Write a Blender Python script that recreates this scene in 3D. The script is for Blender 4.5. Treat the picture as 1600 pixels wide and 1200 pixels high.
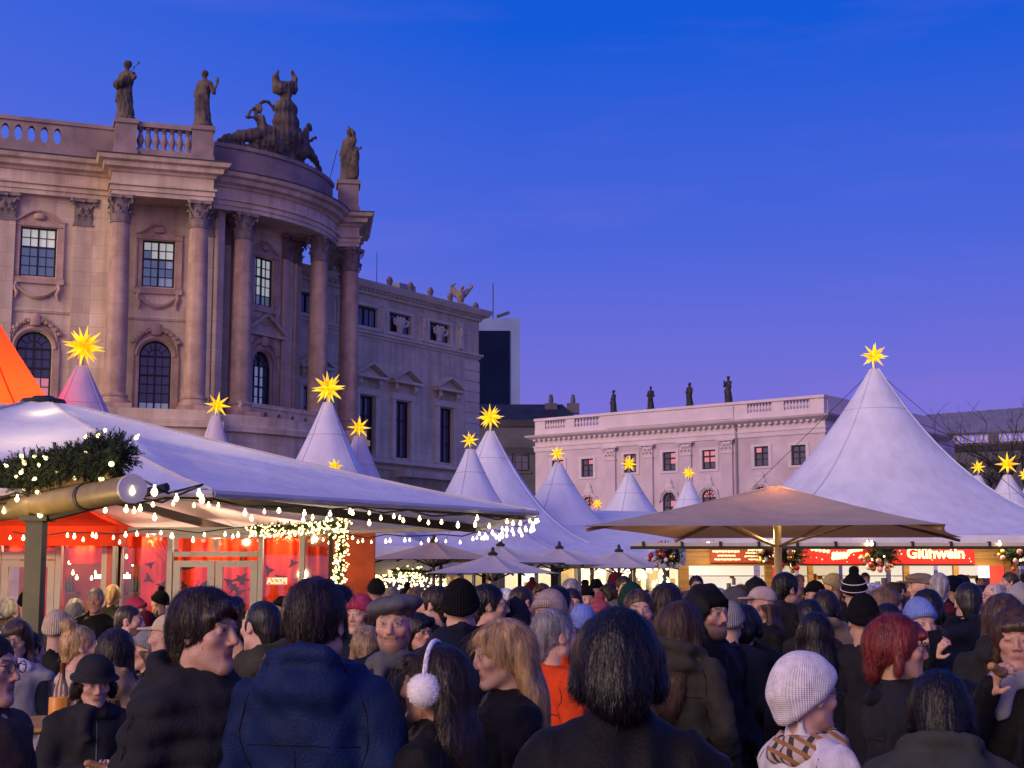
import bpy, math, random
import numpy as np
from mathutils import Vector, Matrix
R = math.radians
scene = bpy.context.scene
for _o in list(bpy.data.objects): bpy.data.objects.remove(_o)

# ------------------------------------------------------------------ camera
F = 2285.0; PITCH = R(7.6); CAMH = 1.75
cam = bpy.data.cameras.new('camera'); camo = bpy.data.objects.new('camera', cam)
scene.collection.objects.link(camo); scene.camera = camo
cam.sensor_width = 36; cam.lens = F / 1600 * 36
cam.clip_start = 0.05; cam.clip_end = 3000
camo.location = (0, 0, CAMH); camo.rotation_euler = (R(90) + PITCH, 0, 0)

# ------------------------------------------------------------------ sky, afterglow, exposure
world = bpy.data.worlds.new('World'); scene.world = world; world.use_nodes = True
wt = world.node_tree; wt.nodes.clear()
def wn(t, **k):
    n = wt.nodes.new(t)
    for a, b in k.items(): setattr(n, a, b)
    return n
wout = wn('ShaderNodeOutputWorld'); wbg = wn('ShaderNodeBackground'); wt.links.new(wbg.outputs[0], wout.inputs[0])
tc = wn('ShaderNodeTexCoord'); sep = wn('ShaderNodeSeparateXYZ'); wt.links.new(tc.outputs['Generated'], sep.inputs[0])
ramp = wn('ShaderNodeValToRGB'); wt.links.new(sep.outputs['Z'], ramp.inputs[0])
els = ramp.color_ramp.elements
els[0].position = 0.0; els[0].color = (.28, .195, .66, 1)
els[1].position = 1.0; els[1].color = (.010, .050, .42, 1)
for p, c in ((.10, (.205, .168, .67, 1)), (.22, (.072, .132, .70, 1)), (.36, (.005, .098, .68, 1)), (.6, (.003, .075, .58, 1))):
    e = els.new(p); e.color = c
# afterglow: the side of the sky where the sun has set (behind the camera, to the left)
glowdir = Vector((-.62, -.78, 0.05)).normalized()
dot = wn('ShaderNodeVectorMath', operation='DOT_PRODUCT'); wt.links.new(tc.outputs['Generated'], dot.inputs[0]); dot.inputs[1].default_value = glowdir
gr = wn('ShaderNodeValToRGB'); wt.links.new(dot.outputs['Value'], gr.inputs[0])
ge = gr.color_ramp.elements; ge[0].position = 0.0; ge[0].color = (0, 0, 0, 1); ge[1].position = 1; ge[1].color = (.95, .50, .42, 1)
e = ge.new(.5); e.color = (.20, .10, .11, 1)
# thin pink cloud streaks
mp = wn('ShaderNodeMapping'); mp.inputs['Scale'].default_value = (1.6, 1.6, 9.0); mp.inputs['Rotation'].default_value = (0, R(9), 0)
wt.links.new(tc.outputs['Generated'], mp.inputs[0])
nz = wn('ShaderNodeTexNoise'); nz.inputs['Scale'].default_value = 2.0; nz.inputs['Detail'].default_value = 5; nz.inputs['Roughness'].default_value = .55
wt.links.new(mp.outputs[0], nz.inputs['Vector'])
cr = wn('ShaderNodeValToRGB'); wt.links.new(nz.outputs['Fac'], cr.inputs[0])
cr.color_ramp.elements[0].position = .54; cr.color_ramp.elements[0].color = (0, 0, 0, 1)
cr.color_ramp.elements[1].position = .80; cr.color_ramp.elements[1].color = (.045, .012, .006, 1)
# a left-to-right drift: the sky is paler towards the sunset side
lr = wn('ShaderNodeMath', operation='MULTIPLY_ADD'); wt.links.new(sep.outputs['X'], lr.inputs[0]); lr.inputs[1].default_value = -.12; lr.inputs[2].default_value = .0
lrc = wn('ShaderNodeClamp'); wt.links.new(lr.outputs[0], lrc.inputs[0]); lrc.inputs['Max'].default_value = .22
lrm = wn('ShaderNodeVectorMath', operation='SCALE'); lrm.inputs[0].default_value = (1.0, .62, .72); wt.links.new(lrc.outputs[0], lrm.inputs['Scale'])
sky = wn('ShaderNodeTexSky'); sky.sky_type = 'NISHITA'; sky.sun_disc = False
sky.sun_elevation = R(-2.0); sky.sun_rotation = math.atan2(glowdir.x, glowdir.y); sky.ozone_density = 3.0
skm = wn('ShaderNodeVectorMath', operation='SCALE'); wt.links.new(sky.outputs[0], skm.inputs[0]); skm.inputs['Scale'].default_value = .05
def wadd(a, b):
    n = wn('ShaderNodeVectorMath', operation='ADD'); wt.links.new(a, n.inputs[0]); wt.links.new(b, n.inputs[1]); return n.outputs[0]
tot = wadd(wadd(wadd(wadd(ramp.outputs[0], gr.outputs[0]), cr.outputs[0]), lrm.outputs[0]), skm.outputs[0])
wt.links.new(tot, wbg.inputs['Color']); wbg.inputs['Strength'].default_value = 1.0
sun = bpy.data.lights.new('afterglow', 'SUN'); sun.energy = 1.9; sun.angle = R(40); sun.color = (1, .74, .44)
suno = bpy.data.objects.new('afterglow', sun); scene.collection.objects.link(suno)
suno.rotation_euler = Vector((-glowdir.x, -glowdir.y, -.32)).to_track_quat('-Z', 'Y').to_euler()
vs = scene.view_settings; vs.view_transform = 'Standard'; vs.look = 'None'; vs.gamma = 1; vs.exposure = 0; vs.use_curve_mapping = False
scene.cycles.use_denoising = True
scene.cycles.max_bounces = 6; scene.cycles.diffuse_bounces = 3; scene.cycles.glossy_bounces = 2; scene.cycles.transmission_bounces = 3
scene.cycles.sample_clamp_indirect = 3.0

# ------------------------------------------------------------------ helpers
def P(px, py, Y):
    u = (px - 800) / F; v = (600 - py) / F
    cp, sp = math.cos(PITCH), math.sin(PITCH)
    k = Y / (cp - v * sp)
    return Vector((u * k, Y, CAMH + (sp + v * cp) * k))
def zat(py, Y): return P(800, py, Y).z
def xat(px, py, Y): return P(px, py, Y).x
COL = scene.collection
def tag(o, label=None, cat=None, group=None, kind=None):
    if label: o['label'] = label
    if cat: o['category'] = cat
    if group: o['group'] = group
    if kind: o['kind'] = kind
    return o
def empty(name, loc, rz=0, label=None, cat=None, group=None, kind=None):
    o = bpy.data.objects.new(name, None); COL.objects.link(o); o.location = loc; o.rotation_euler = (0, 0, rz); o.empty_display_size = .1
    return tag(o, label, cat, group, kind)
def mobj(name, me, mat=None, parent=None, loc=None, rot=None, scale=None):
    o = bpy.data.objects.new(name, me); COL.objects.link(o)
    if mat is not None:
        if len(me.materials) == 0: me.materials.append(mat)
        else:
            o.material_slots[0].link = 'OBJECT'; o.material_slots[0].material = mat
    if parent is not None: o.parent = parent
    if loc is not None: o.location = loc
    if rot is not None: o.rotation_euler = rot
    if scale is not None: o.scale = scale if hasattr(scale, '__len__') else (scale,) * 3
    return o
def copy_tree(o, parent=None):
    c = o.copy(); COL.objects.link(c); c.parent = parent
    for ch in list(o.children): copy_tree(ch, c)
    return c
class MB:
    def __init__(s): s.v = []; s.f = []; s.m = None
    def add(s, vs, fs):
        n = len(s.v); s.v += [tuple(x) for x in vs]; s.f += [tuple(i + n for i in q) for q in fs]; return s
    def box(s, c, d, rz=0, taper=1.0):
        x, y, z = [q / 2 for q in d]; ca, sa = math.cos(rz), math.sin(rz); vs = []
        for dz, t in ((-z, 1), (z, taper)):
            for dx, dy in ((-x, -y), (x, -y), (x, y), (-x, y)):
                a, b = dx * t, dy * t; vs.append((c[0] + a * ca - b * sa, c[1] + a * sa + b * ca, c[2] + dz))
        return s.add(vs, [(3, 2, 1, 0), (4, 5, 6, 7), (0, 1, 5, 4), (1, 2, 6, 5), (2, 3, 7, 6), (3, 0, 4, 7)])
    def b2(s, a, b):   # box from corner to corner
        return s.box([(p + q) / 2 for p, q in zip(a, b)], [abs(q - p) for p, q in zip(a, b)])
    def bar(s, a, b, w, h=None, up=(0, 0, 1)):
        a = Vector(a); b = Vector(b); h = h or w; t = (b - a).normalized(); u = Vector(up)
        if abs(t.dot(u)) > .95: u = Vector((0, 1, 0))
        r = t.cross(u).normalized() * w / 2; u = r.cross(t).normalized() * h / 2
        return s.add([a - r - u, a + r - u, a + r + u, a - r + u, b - r - u, b + r - u, b + r + u, b - r + u],
                     [(3, 2, 1, 0), (4, 5, 6, 7), (0, 1, 5, 4), (1, 2, 6, 5), (2, 3, 7, 6), (3, 0, 4, 7)])
    def tube(s, pts, rad, n=8, caps=True):
        pts = [Vector(p) for p in pts]; rad = rad if hasattr(rad, '__len__') else [rad] * len(pts); vs = []; fs = []
        ref = None
        for i, p in enumerate(pts):
            t = (pts[min(i + 1, len(pts) - 1)] - pts[max(i - 1, 0)]).normalized()
            if ref is None: ref = Vector((0, 0, 1)) if abs(t.z) < .9 else Vector((1, 0, 0))
            a = t.cross(ref).normalized(); b = a.cross(t).normalized(); ref = b
            for k in range(n):
                q = 2 * math.pi * k / n; vs.append(p + (a * math.cos(q) + b * math.sin(q)) * rad[i])
        for i in range(len(pts) - 1):
            for k in range(n):
                k2 = (k + 1) % n; fs.append((i * n + k, i * n + k2, (i + 1) * n + k2, (i + 1) * n + k))
        if caps: fs.append(tuple(range(n))[::-1]); fs.append(tuple((len(pts) - 1) * n + k for k in range(n)))
        return s.add(vs, fs)
    def lathe(s, prof, c=(0, 0, 0), n=16, sx=1, sy=1, a0=0):
        vs = []; fs = []
        for r, z in prof:
            for k in range(n):
                q = a0 + 2 * math.pi * k / n; vs.append((c[0] + r * sx * math.cos(q), c[1] + r * sy * math.sin(q), c[2] + z))
        for i in range(len(prof) - 1):
            for k in range(n):
                k2 = (k + 1) % n; fs.append((i * n + k, i * n + k2, (i + 1) * n + k2, (i + 1) * n + k))
        fs.append(tuple(range(n))[::-1]); fs.append(tuple((len(prof) - 1) * n + k for k in range(n)))
        return s.add(vs, fs)
    def sweep(s, prof, path, closed=False):
        # prof: closed list of (out, z); path: plan points; out is to the right-hand side of travel
        n = len(path); pts = [Vector((p[0], p[1])) for p in path]; m = len(prof); vs = []; fs = []
        for i in range(n):
            d0 = (pts[i] - pts[i - 1]).normalized() if i > 0 else None
            d1 = (pts[i + 1] - pts[i]).normalized() if i < n - 1 else None
            if d0 is None: d0 = d1
            if d1 is None: d1 = d0
            n0 = Vector((d0.y, -d0.x)); n1 = Vector((d1.y, -d1.x)); mv = n0 + n1
            mv = mv / max(.25, (1 + n0.dot(n1)))
            for o, z in prof: vs.append((pts[i].x + mv.x * o, pts[i].y + mv.y * o, z))
        for i in range(n - 1):
            for k in range(m):
                k2 = (k + 1) % m; fs.append((i * m + k, (i + 1) * m + k, (i + 1) * m + k2, i * m + k2))
        fs.append(tuple(range(m))); fs.append(tuple((n - 1) * m + k for k in range(m))[::-1])
        return s.add(vs, fs)
    def poly(s, pts, th, axis):   # flat polygon (list of 3D points) thickened along axis vector
        n = len(pts); ax = Vector(axis) * th; vs = [Vector(p) for p in pts] + [Vector(p) + ax for p in pts]
        fs = [tuple(range(n))[::-1], tuple(range(n, 2 * n))] + [(k, (k + 1) % n, n + (k + 1) % n, n + k) for k in range(n)]
        return s.add(vs, fs)
    def me(s, name, smooth=False):
        m = bpy.data.meshes.new(name); m.from_pydata([tuple(v) for v in s.v], [], s.f); m.update()
        import bmesh as _b
        bm = _b.new(); bm.from_mesh(m); _b.ops.recalc_face_normals(bm, faces=bm.faces); bm.to_mesh(m); bm.free()
        if smooth:
            m.polygons.foreach_set('use_smooth', [True] * len(m.polygons))
            if smooth != 'all': m.set_sharp_from_angle(angle=R(38))
        return m
    def build(s, name, mat, parent=None, smooth=False, **k): return mobj(name, s.me(name, smooth), mat, parent, **k)

# ------------------------------------------------------------------ materials
MATS = {}
def mat(name, col, rough=.7, var=.15, vscale=3.0, bump=.0, bscale=30.0, metal=0, emit=None, estr=0, spec=.3, hue=None, stretch=None, coord='Object', sheen=0):
    if name in MATS: return MATS[name]
    m = bpy.data.materials.new(name); m.use_nodes = True; t = m.node_tree; b = t.nodes['Principled BSDF']
    b.inputs['Roughness'].default_value = rough; b.inputs['Metallic'].default_value = metal; b.inputs['Specular IOR Level'].default_value = spec
    if sheen: b.inputs['Sheen Weight'].default_value = sheen
    c = t.nodes.new('ShaderNodeTexCoord'); src = c.outputs[coord]
    if stretch:
        mpn = t.nodes.new('ShaderNodeMapping'); mpn.inputs['Scale'].default_value = stretch; t.links.new(src, mpn.inputs[0]); src = mpn.outputs[0]
    if var:
        n = t.nodes.new('ShaderNodeTexNoise'); n.inputs['Scale'].default_value = vscale; n.inputs['Detail'].default_value = 6; n.inputs['Roughness'].default_value = .6
        t.links.new(src, n.inputs['Vector'])
        r = t.nodes.new('ShaderNodeValToRGB'); t.links.new(n.outputs['Fac'], r.inputs[0])
        lo = hue or tuple(x * (1 - var * 1.6) for x in col)
        r.color_ramp.elements[0].position = .3; r.color_ramp.elements[0].color = (*lo, 1)
        r.color_ramp.elements[1].position = .68; r.color_ramp.elements[1].color = (*[min(1, x * (1 + var * .6)) for x in col], 1)
        t.links.new(r.outputs[0], b.inputs['Base Color'])
    else: b.inputs['Base Color'].default_value = (*col, 1)
    if bump:
        n2 = t.nodes.new('ShaderNodeTexNoise'); n2.inputs['Scale'].default_value = bscale; n2.inputs['Detail'].default_value = 4; t.links.new(src, n2.inputs['Vector'])
        bp = t.nodes.new('ShaderNodeBump'); bp.inputs['Strength'].default_value = bump; bp.inputs['Distance'].default_value = .02
        t.links.new(n2.outputs['Fac'], bp.inputs['Height']); t.links.new(bp.outputs[0], b.inputs['Normal'])
    if emit:
        b.inputs['Emission Color'].default_value = (*emit, 1); b.inputs['Emission Strength'].default_value = estr
    MATS[name] = m; return m
def glass_mat(name, col=(.02, .025, .035), rough=.04):
    m = mat(name, col, rough, var=0, spec=.9); return m
def glow_mat(name, col, strength, sample=False):
    if name in MATS: return MATS[name]
    m = mat(name, tuple(min(1, c) for c in col), .5, var=0, emit=col, estr=strength)
    if not sample: m.cycles.emission_sampling = 'NONE'
    return m
def lamp(name, kind, loc, energy, col, size=.3, parent=None, rot=None):
    l = bpy.data.lights.new(name, kind); l.energy = energy; l.color = col
    if kind == 'POINT': l.shadow_soft_size = size
    if kind == 'AREA': l.shape = 'RECTANGLE'; l.size = size[0]; l.size_y = size[1]
    o = bpy.data.objects.new(name, l); COL.objects.link(o); o.location = loc
    if rot: o.rotation_euler = rot
    if parent: o.parent = parent
    return o

# ------------------------------------------------------------------ implicit surfaces (smooth unions meshed with surface nets)
def lin(a, b, h): return np.linspace(a, b, max(2, int(round((b - a) / h)) + 1))
def axis_grid(a, b, coarse, fine=()):
    # coordinates from a to b, step 'coarse', with finer stretches [(lo, hi, h), ...]
    xs = [a]
    while xs[-1] < b:
        x = xs[-1]; h = coarse
        for lo, hi, fh in fine:
            if lo - 1e-6 <= x < hi: h = min(h, fh)
            elif x < lo: h = min(h, max(fh, (lo - x) * .6 + fh * .2))
        xs.append(x + h)
    return np.array(xs, dtype=np.float32)
class SDF:
    def __init__(s, xs, ys, zs, far=.12):
        s.xs, s.ys, s.zs = xs, ys, zs; s.d = np.full((len(xs), len(ys), len(zs)), far, np.float32); s.far = far
    def sub(s, lo, hi):
        sl = []
        for c, a, b in zip((s.xs, s.ys, s.zs), lo, hi):
            i = max(0, int(np.searchsorted(c, a)) - 1); j = min(len(c), int(np.searchsorted(c, b)) + 1)
            if j <= i: return None, None
            sl.append(slice(i, j))
        g = (s.xs[sl[0]][:, None, None], s.ys[sl[1]][None, :, None], s.zs[sl[2]][None, None, :]); return tuple(sl), g
    def comb(s, sl, d, k, op):
        o = s.d[sl]
        if op == 'u':
            if k > 0:
                h = np.clip(.5 + .5 * (o - d) / k, 0, 1); s.d[sl] = o * (1 - h) + d * h - k * h * (1 - h)
            else: s.d[sl] = np.minimum(o, d)
        elif op == 's':
            if k > 0:
                h = np.clip(.5 - .5 * (o + d) / k, 0, 1); s.d[sl] = o * (1 - h) - d * h + k * h * (1 - h)
            else: s.d[sl] = np.maximum(o, -d)
        elif op == 'i': s.d[sl] = np.maximum(o, d)
    def cone(s, a, b, r1, r2=None, k=.02, op='u', flat=None):
        r2 = r1 if r2 is None else r2; a = np.array(a, float); b = np.array(b, float); m = max(r1, r2) + k + .06
        sl, g = s.sub(np.minimum(a, b) - m, np.maximum(a, b) + m)
        if sl is None: return s
        ba = b - a; L2 = max(1e-9, ba @ ba); p = [g[i] - a[i] for i in range(3)]
        t = np.clip((p[0] * ba[0] + p[1] * ba[1] + p[2] * ba[2]) / L2, 0, 1)
        q = [p[i] - t * ba[i] for i in range(3)]
        if flat is not None: q = [q[i] * flat[i] for i in range(3)]
        d = np.sqrt(q[0] ** 2 + q[1] ** 2 + q[2] ** 2) - (r1 + (r2 - r1) * t)
        s.comb(sl, d.astype(np.float32), k, op); return s
    def ell(s, c, r, k=.02, op='u', rot=None):
        c = np.array(c, float); r = np.array(r, float); m = max(r) + k + .06 if rot is not None else r + k + .06
        sl, g = s.sub(c - m, c + m)
        if sl is None: return s
        p = [g[i] - c[i] for i in range(3)]
        if rot is not None:
            M = np.array(Matrix.Rotation(rot[0], 3, rot[1]).transposed()); p = [M[i][0] * p[0] + M[i][1] * p[1] + M[i][2] * p[2] for i in range(3)]
        k0 = np.sqrt((p[0] / r[0]) ** 2 + (p[1] / r[1]) ** 2 + (p[2] / r[2]) ** 2)
        k1 = np.sqrt((p[0] / r[0] ** 2) ** 2 + (p[1] / r[1] ** 2) ** 2 + (p[2] / r[2] ** 2) ** 2)
        d = k0 * (k0 - 1) / np.maximum(k1, 1e-6)
        s.comb(sl, d.astype(np.float32), k, op); return s
    def torus(s, c, Rr, r, ax='z', k=.02, sc=(1, 1, 1), tilt=0, op='u'):
        c = np.array(c, float); m = Rr * max(sc) + r + k + .06
        sl, g = s.sub(c - m, c + m)
        if sl is None: return s
        p = [(g[i] - c[i]) / sc[i] for i in range(3)]
        if tilt:
            ct, st = math.cos(tilt), math.sin(tilt); p = [p[0], p[1] * ct + p[2] * st, -p[1] * st + p[2] * ct]
        if ax == 'y': p = [p[0], p[2], p[1]]
        if ax == 'x': p = [p[2], p[1], p[0]]
        d = np.sqrt((np.sqrt(p[0] ** 2 + p[1] ** 2) - Rr) ** 2 + p[2] ** 2) - r
        s.comb(sl, d.astype(np.float32), k, op); return s
    def half(s, axis, val, sign, k=0):   # keep the side where sign*(x-val) < 0
        g = [s.xs[:, None, None], s.ys[None, :, None], s.zs[None, None, :]][axis]
        s.d = np.maximum(s.d, (sign * (g - val)).astype(np.float32)); return s
    def plane(s, nrm, off):              # keep dot(n,p) < off
        d = s.xs[:, None, None] * nrm[0] + s.ys[None, :, None] * nrm[1] + s.zs[None, None, :] * nrm[2] - off
        s.d = np.maximum(s.d, d.astype(np.float32)); return s
    def folds(s, amp, freq, seed=0, zf=1.0):
        rs = np.random.RandomState(seed); X, Y, Z = s.xs[:, None, None], s.ys[None, :, None], s.zs[None, None, :]; n = 0
        for i in range(4):
            f = freq * (1 + .35 * i); a = rs.uniform(-1, 1, 3); a /= np.linalg.norm(a); w = rs.uniform(-1, 1, 3)
            n = n + (1 - 2 * np.abs(np.sin(f * (a[0] * X + a[1] * Y + a[2] * zf * Z) + rs.uniform(0, 6.28) + 1.1 * np.sin(f * .45 * (w[0] * X + w[1] * Y + w[2] * Z))))) / (1 + .3 * i)
        s.d = s.d - (amp * n / 2.2).astype(np.float32); return s
    def wrinkle(s, amp, freq, seed=0, zf=1.0):
        rs = np.random.RandomState(seed); X, Y, Z = s.xs[:, None, None], s.ys[None, :, None], s.zs[None, None, :]
        n = 0
        for i in range(5):
            f = freq * (1 + .5 * i); a = rs.uniform(-1, 1, 3); a /= np.linalg.norm(a)
            w = rs.uniform(-1, 1, 3) * .6
            n = n + np.sin(f * (a[0] * X + a[1] * Y + a[2] * zf * Z) + rs.uniform(0, 6.28) + 1.3 * np.sin(f * .6 * (w[0] * X + w[1] * Y + w[2] * Z))) / (1 + .4 * i)
        s.d = s.d + (amp * n / 2.2).astype(np.float32); return s
    def field(s, fn): s.d = s.d + fn(s.xs[:, None, None], s.ys[None, :, None], s.zs[None, None, :]).astype(np.float32); return s
    def mesh(s, name, colfn=None, smooth_it=1):
        d = s.d; nx, ny, nz = d.shape; ins = d < 0
        c = [ins[:-1, :-1, :-1], ins[1:, :-1, :-1], ins[:-1, 1:, :-1], ins[1:, 1:, :-1], ins[:-1, :-1, 1:], ins[1:, :-1, 1:], ins[:-1, 1:, 1:], ins[1:, 1:, 1:]]
        cnt = np.zeros(c[0].shape, np.int8)
        for q in c: cnt += q
        act = (cnt > 0) & (cnt < 8); ids = np.full(act.shape, -1, np.int64); I = np.argwhere(act); ids[act] = np.arange(len(I))
        acc = np.zeros((len(I), 3)); num = np.zeros(len(I)); cs = (s.xs, s.ys, s.zs)
        corners = [(a, b, e) for e in (0, 1) for b in (0, 1) for a in (0, 1)]
        for a in range(8):
            for ax in range(3):
                if corners[a][ax]: continue
                bco = list(corners[a]); bco[ax] = 1
                ia = I + np.array(corners[a]); ib = I + np.array(bco)
                da = d[ia[:, 0], ia[:, 1], ia[:, 2]]; db = d[ib[:, 0], ib[:, 1], ib[:, 2]]
                m = (da < 0) != (db < 0); t = np.where(m, da / np.where(m, da - db, 1), 0)
                for q in range(3):
                    pa = cs[q][ia[:, q]]; pb = cs[q][ib[:, q]]; acc[:, q] += np.where(m, pa + t * (pb - pa), 0)
                num += m
        V = acc / np.maximum(num, 1)[:, None]; faces = []
        def quads(ax):
            sl0 = [slice(1, -1)] * 3; sl0[ax] = slice(0, -1); sl1 = list(sl0); sl1[ax] = slice(1, None)
            A = ins[tuple(sl0)]; B = ins[tuple(sl1)]; E = np.argwhere(A != B)
            if not len(E): return
            flip = A[E[:, 0], E[:, 1], E[:, 2]]
            o = [1, 1, 1]; o[ax] = 0; base = E + np.array(o)
            u, w = [(1, 2), (2, 0), (0, 1)][ax]
            def g(du, dw):
                q = base.copy(); q[:, u] -= du; q[:, w] -= dw; return ids[q[:, 0], q[:, 1], q[:, 2]]
            Q = np.stack([g(1, 1), g(0, 1), g(0, 0), g(1, 0)], 1); Q = np.where(flip[:, None], Q, Q[:, ::-1]); faces.append(Q)
        for ax in range(3): quads(ax)
        Fq = np.concatenate(faces); Fq = Fq[(Fq >= 0).all(1)]
        for _ in range(smooth_it):
            sm = np.zeros_like(V); ct = np.zeros(len(V))
            for a, b in ((0, 1), (1, 2), (2, 3), (3, 0)):
                np.add.at(sm, Fq[:, a], V[Fq[:, b]]); np.add.at(ct, Fq[:, a], 1); np.add.at(sm, Fq[:, b], V[Fq[:, a]]); np.add.at(ct, Fq[:, b], 1)
            V = V * .55 + .45 * sm / np.maximum(ct, 1)[:, None]
        me = bpy.data.meshes.new(name); me.vertices.add(len(V)); me.vertices.foreach_set('co', V.astype(np.float32).ravel())
        me.loops.add(len(Fq) * 4); me.loops.foreach_set('vertex_index', Fq.astype(np.int32).ravel())
        me.polygons.add(len(Fq)); me.polygons.foreach_set('loop_start', np.arange(len(Fq), dtype=np.int32) * 4)
        me.polygons.foreach_set('use_smooth', np.ones(len(Fq), bool)); me.update(calc_edges=True)
        if colfn is not None:
            at = me.color_attributes.new('col', 'FLOAT_COLOR', 'POINT'); C = np.ones((len(V), 4), np.float32); C[:, :3] = colfn(V); at.data.foreach_set('color', C.ravel())
        return me
# ================================================================== ground
def ground_material():
    m = bpy.data.materials.new('cobble'); m.use_nodes = True; t = m.node_tree; b = t.nodes['Principled BSDF']
    c = t.nodes.new('ShaderNodeTexCoord'); v = t.nodes.new('ShaderNodeTexVoronoi'); v.feature = 'DISTANCE_TO_EDGE'; v.inputs['Scale'].default_value = 8
    t.links.new(c.outputs['Object'], v.inputs['Vector'])
    r = t.nodes.new('ShaderNodeValToRGB'); t.links.new(v.outputs['Distance'], r.inputs[0]); r.color_ramp.elements[0].color = (.02, .02, .022, 1); r.color_ramp.elements[1].position = .12; r.color_ramp.elements[1].color = (.085, .085, .09, 1)
    n = t.nodes.new('ShaderNodeTexNoise'); n.inputs['Scale'].default_value = 1.2; n.inputs['Detail'].default_value = 6; t.links.new(c.outputs['Object'], n.inputs['Vector'])
    mx = t.nodes.new('ShaderNodeMix'); mx.data_type = 'RGBA'; mx.blend_type = 'MULTIPLY'; mx.inputs['Factor'].default_value = .6
    t.links.new(r.outputs[0], mx.inputs['A']); t.links.new(n.outputs['Color'], mx.inputs['B']); t.links.new(mx.outputs['Result'], b.inputs['Base Color'])
    bp = t.nodes.new('ShaderNodeBump'); bp.inputs['Distance'].default_value = .015; t.links.new(r.outputs[0], bp.inputs['Height']); t.links.new(bp.outputs[0], b.inputs['Normal'])
    b.inputs['Roughness'].default_value = .55; return m
g = MB(); g.add([(-900, -60, 0), (900, -60, 0), (900, 1500, 0), (-900, 1500, 0)], [(0, 1, 2, 3)])
tag(g.build('ground', ground_material()), 'dark cobbled square under the crowd', kind='structure')

M_STONE = mat('sandstone', (.70, .56, .40), .85, var=.26, vscale=.5, bump=.25, bscale=14, hue=(.50, .39, .27))
def ashlar(m, bw, bh, amt):
    t = m.node_tree; b = t.nodes['Principled BSDF']; l = b.inputs['Base Color'].links[0].from_socket; c = t.nodes.new('ShaderNodeTexCoord'); sp = t.nodes.new('ShaderNodeSeparateXYZ'); t.links.new(c.outputs['Object'], sp.inputs[0])
    a = t.nodes.new('ShaderNodeMath'); a.operation = 'MULTIPLY_ADD'; a.inputs[1].default_value = .55; t.links.new(sp.outputs['Y'], a.inputs[0]); t.links.new(sp.outputs['X'], a.inputs[2]); cb = t.nodes.new('ShaderNodeCombineXYZ'); t.links.new(a.outputs[0], cb.inputs[0]); t.links.new(sp.outputs['Z'], cb.inputs[1])
    br = t.nodes.new('ShaderNodeTexBrick'); br.inputs['Scale'].default_value = 1; br.inputs['Brick Width'].default_value = bw; br.inputs['Row Height'].default_value = bh; br.inputs['Mortar Size'].default_value = .012; br.inputs['Color1'].default_value = (1 - amt, 1 - amt, 1 - amt, 1); br.inputs['Color2'].default_value = (1 + amt * .7, 1 + amt * .7, 1 + amt * .8, 1); br.inputs['Mortar'].default_value = (.80, .78, .76, 1); t.links.new(cb.outputs[0], br.inputs['Vector'])
    mx = t.nodes.new('ShaderNodeMix'); mx.data_type = 'RGBA'; mx.blend_type = 'MULTIPLY'; mx.inputs['Factor'].default_value = 1; t.links.new(l, mx.inputs['A']); t.links.new(br.outputs['Color'], mx.inputs['B'])
    mp_ = t.nodes.new('ShaderNodeMapping'); mp_.inputs['Scale'].default_value = (1.6, 1.6, .10); t.links.new(c.outputs['Object'], mp_.inputs[0]); sn_ = t.nodes.new('ShaderNodeTexNoise'); sn_.inputs['Scale'].default_value = 1.5; sn_.inputs['Detail'].default_value = 6; t.links.new(mp_.outputs[0], sn_.inputs['Vector']); sr = t.nodes.new('ShaderNodeValToRGB'); t.links.new(sn_.outputs['Fac'], sr.inputs[0]); sr.color_ramp.elements[0].position = .30; sr.color_ramp.elements[0].color = (.74, .72, .70, 1); sr.color_ramp.elements[1].position = .56; sr.color_ramp.elements[1].color = (1, 1, 1, 1)
    m3 = t.nodes.new('ShaderNodeMix'); m3.data_type = 'RGBA'; m3.blend_type = 'MULTIPLY'; m3.inputs['Factor'].default_value = 1; t.links.new(mx.outputs['Result'], m3.inputs['A']); t.links.new(sr.outputs[0], m3.inputs['B']); t.links.new(m3.outputs['Result'], b.inputs['Base Color'])
ashlar(M_STONE, 1.5, .56, .10)
M_STONE2 = mat('sandstone_column', (.56, .39, .29), .8, var=.26, vscale=1.2, bump=.2, bscale=20, hue=(.36, .25, .19))
ashlar(M_STONE2, 3.0, 2.1, .06)
M_CARVE = mat('carved_stone', (.26, .205, .18), .85, var=.3, vscale=3, bump=.3, bscale=18, hue=(.17, .14, .13))
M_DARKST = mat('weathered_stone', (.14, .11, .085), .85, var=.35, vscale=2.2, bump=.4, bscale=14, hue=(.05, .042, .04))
M_ATTIC = mat('attic_stone', (.34, .255, .235), .85, var=.25, vscale=.8, bump=.2, bscale=12, hue=(.20, .155, .15))
M_LEAD = mat('roof_lead', (.05, .052, .06), .6, var=.2, vscale=1.5)
M_WFRAME = mat('window_frame', (.025, .024, .026), .5, var=.1)
M_PANE_D = glass_mat('pane_dark', (.035, .045, .075), .06)
M_PANE_B = mat('pane_shelves', (.06, .075, .12), .1, var=.5, vscale=7, spec=.8, emit=(.10, .13, .24), estr=.55, stretch=(1, 1, 3))
M_PANE_L = glow_mat('pane_lit', (.62, .66, .58), .42)
M_PANE_W = glow_mat('pane_lit_low', (.30, .35, .52), .3)
M_PANE_P = mat('pane_sunset', (.3, .1, .12), .08, var=.4, vscale=.8, spec=.9, emit=(.75, .25, .28), estr=.6)  # pink sky reflection painted in as pane colour and glow
UNIT = MB().box((0, 0, 0), (1, 1, 1)).me('unit_box')
PANE_ME = MB().box((0, 0, 0), (1, 1, 1)).me('pane')

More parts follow.
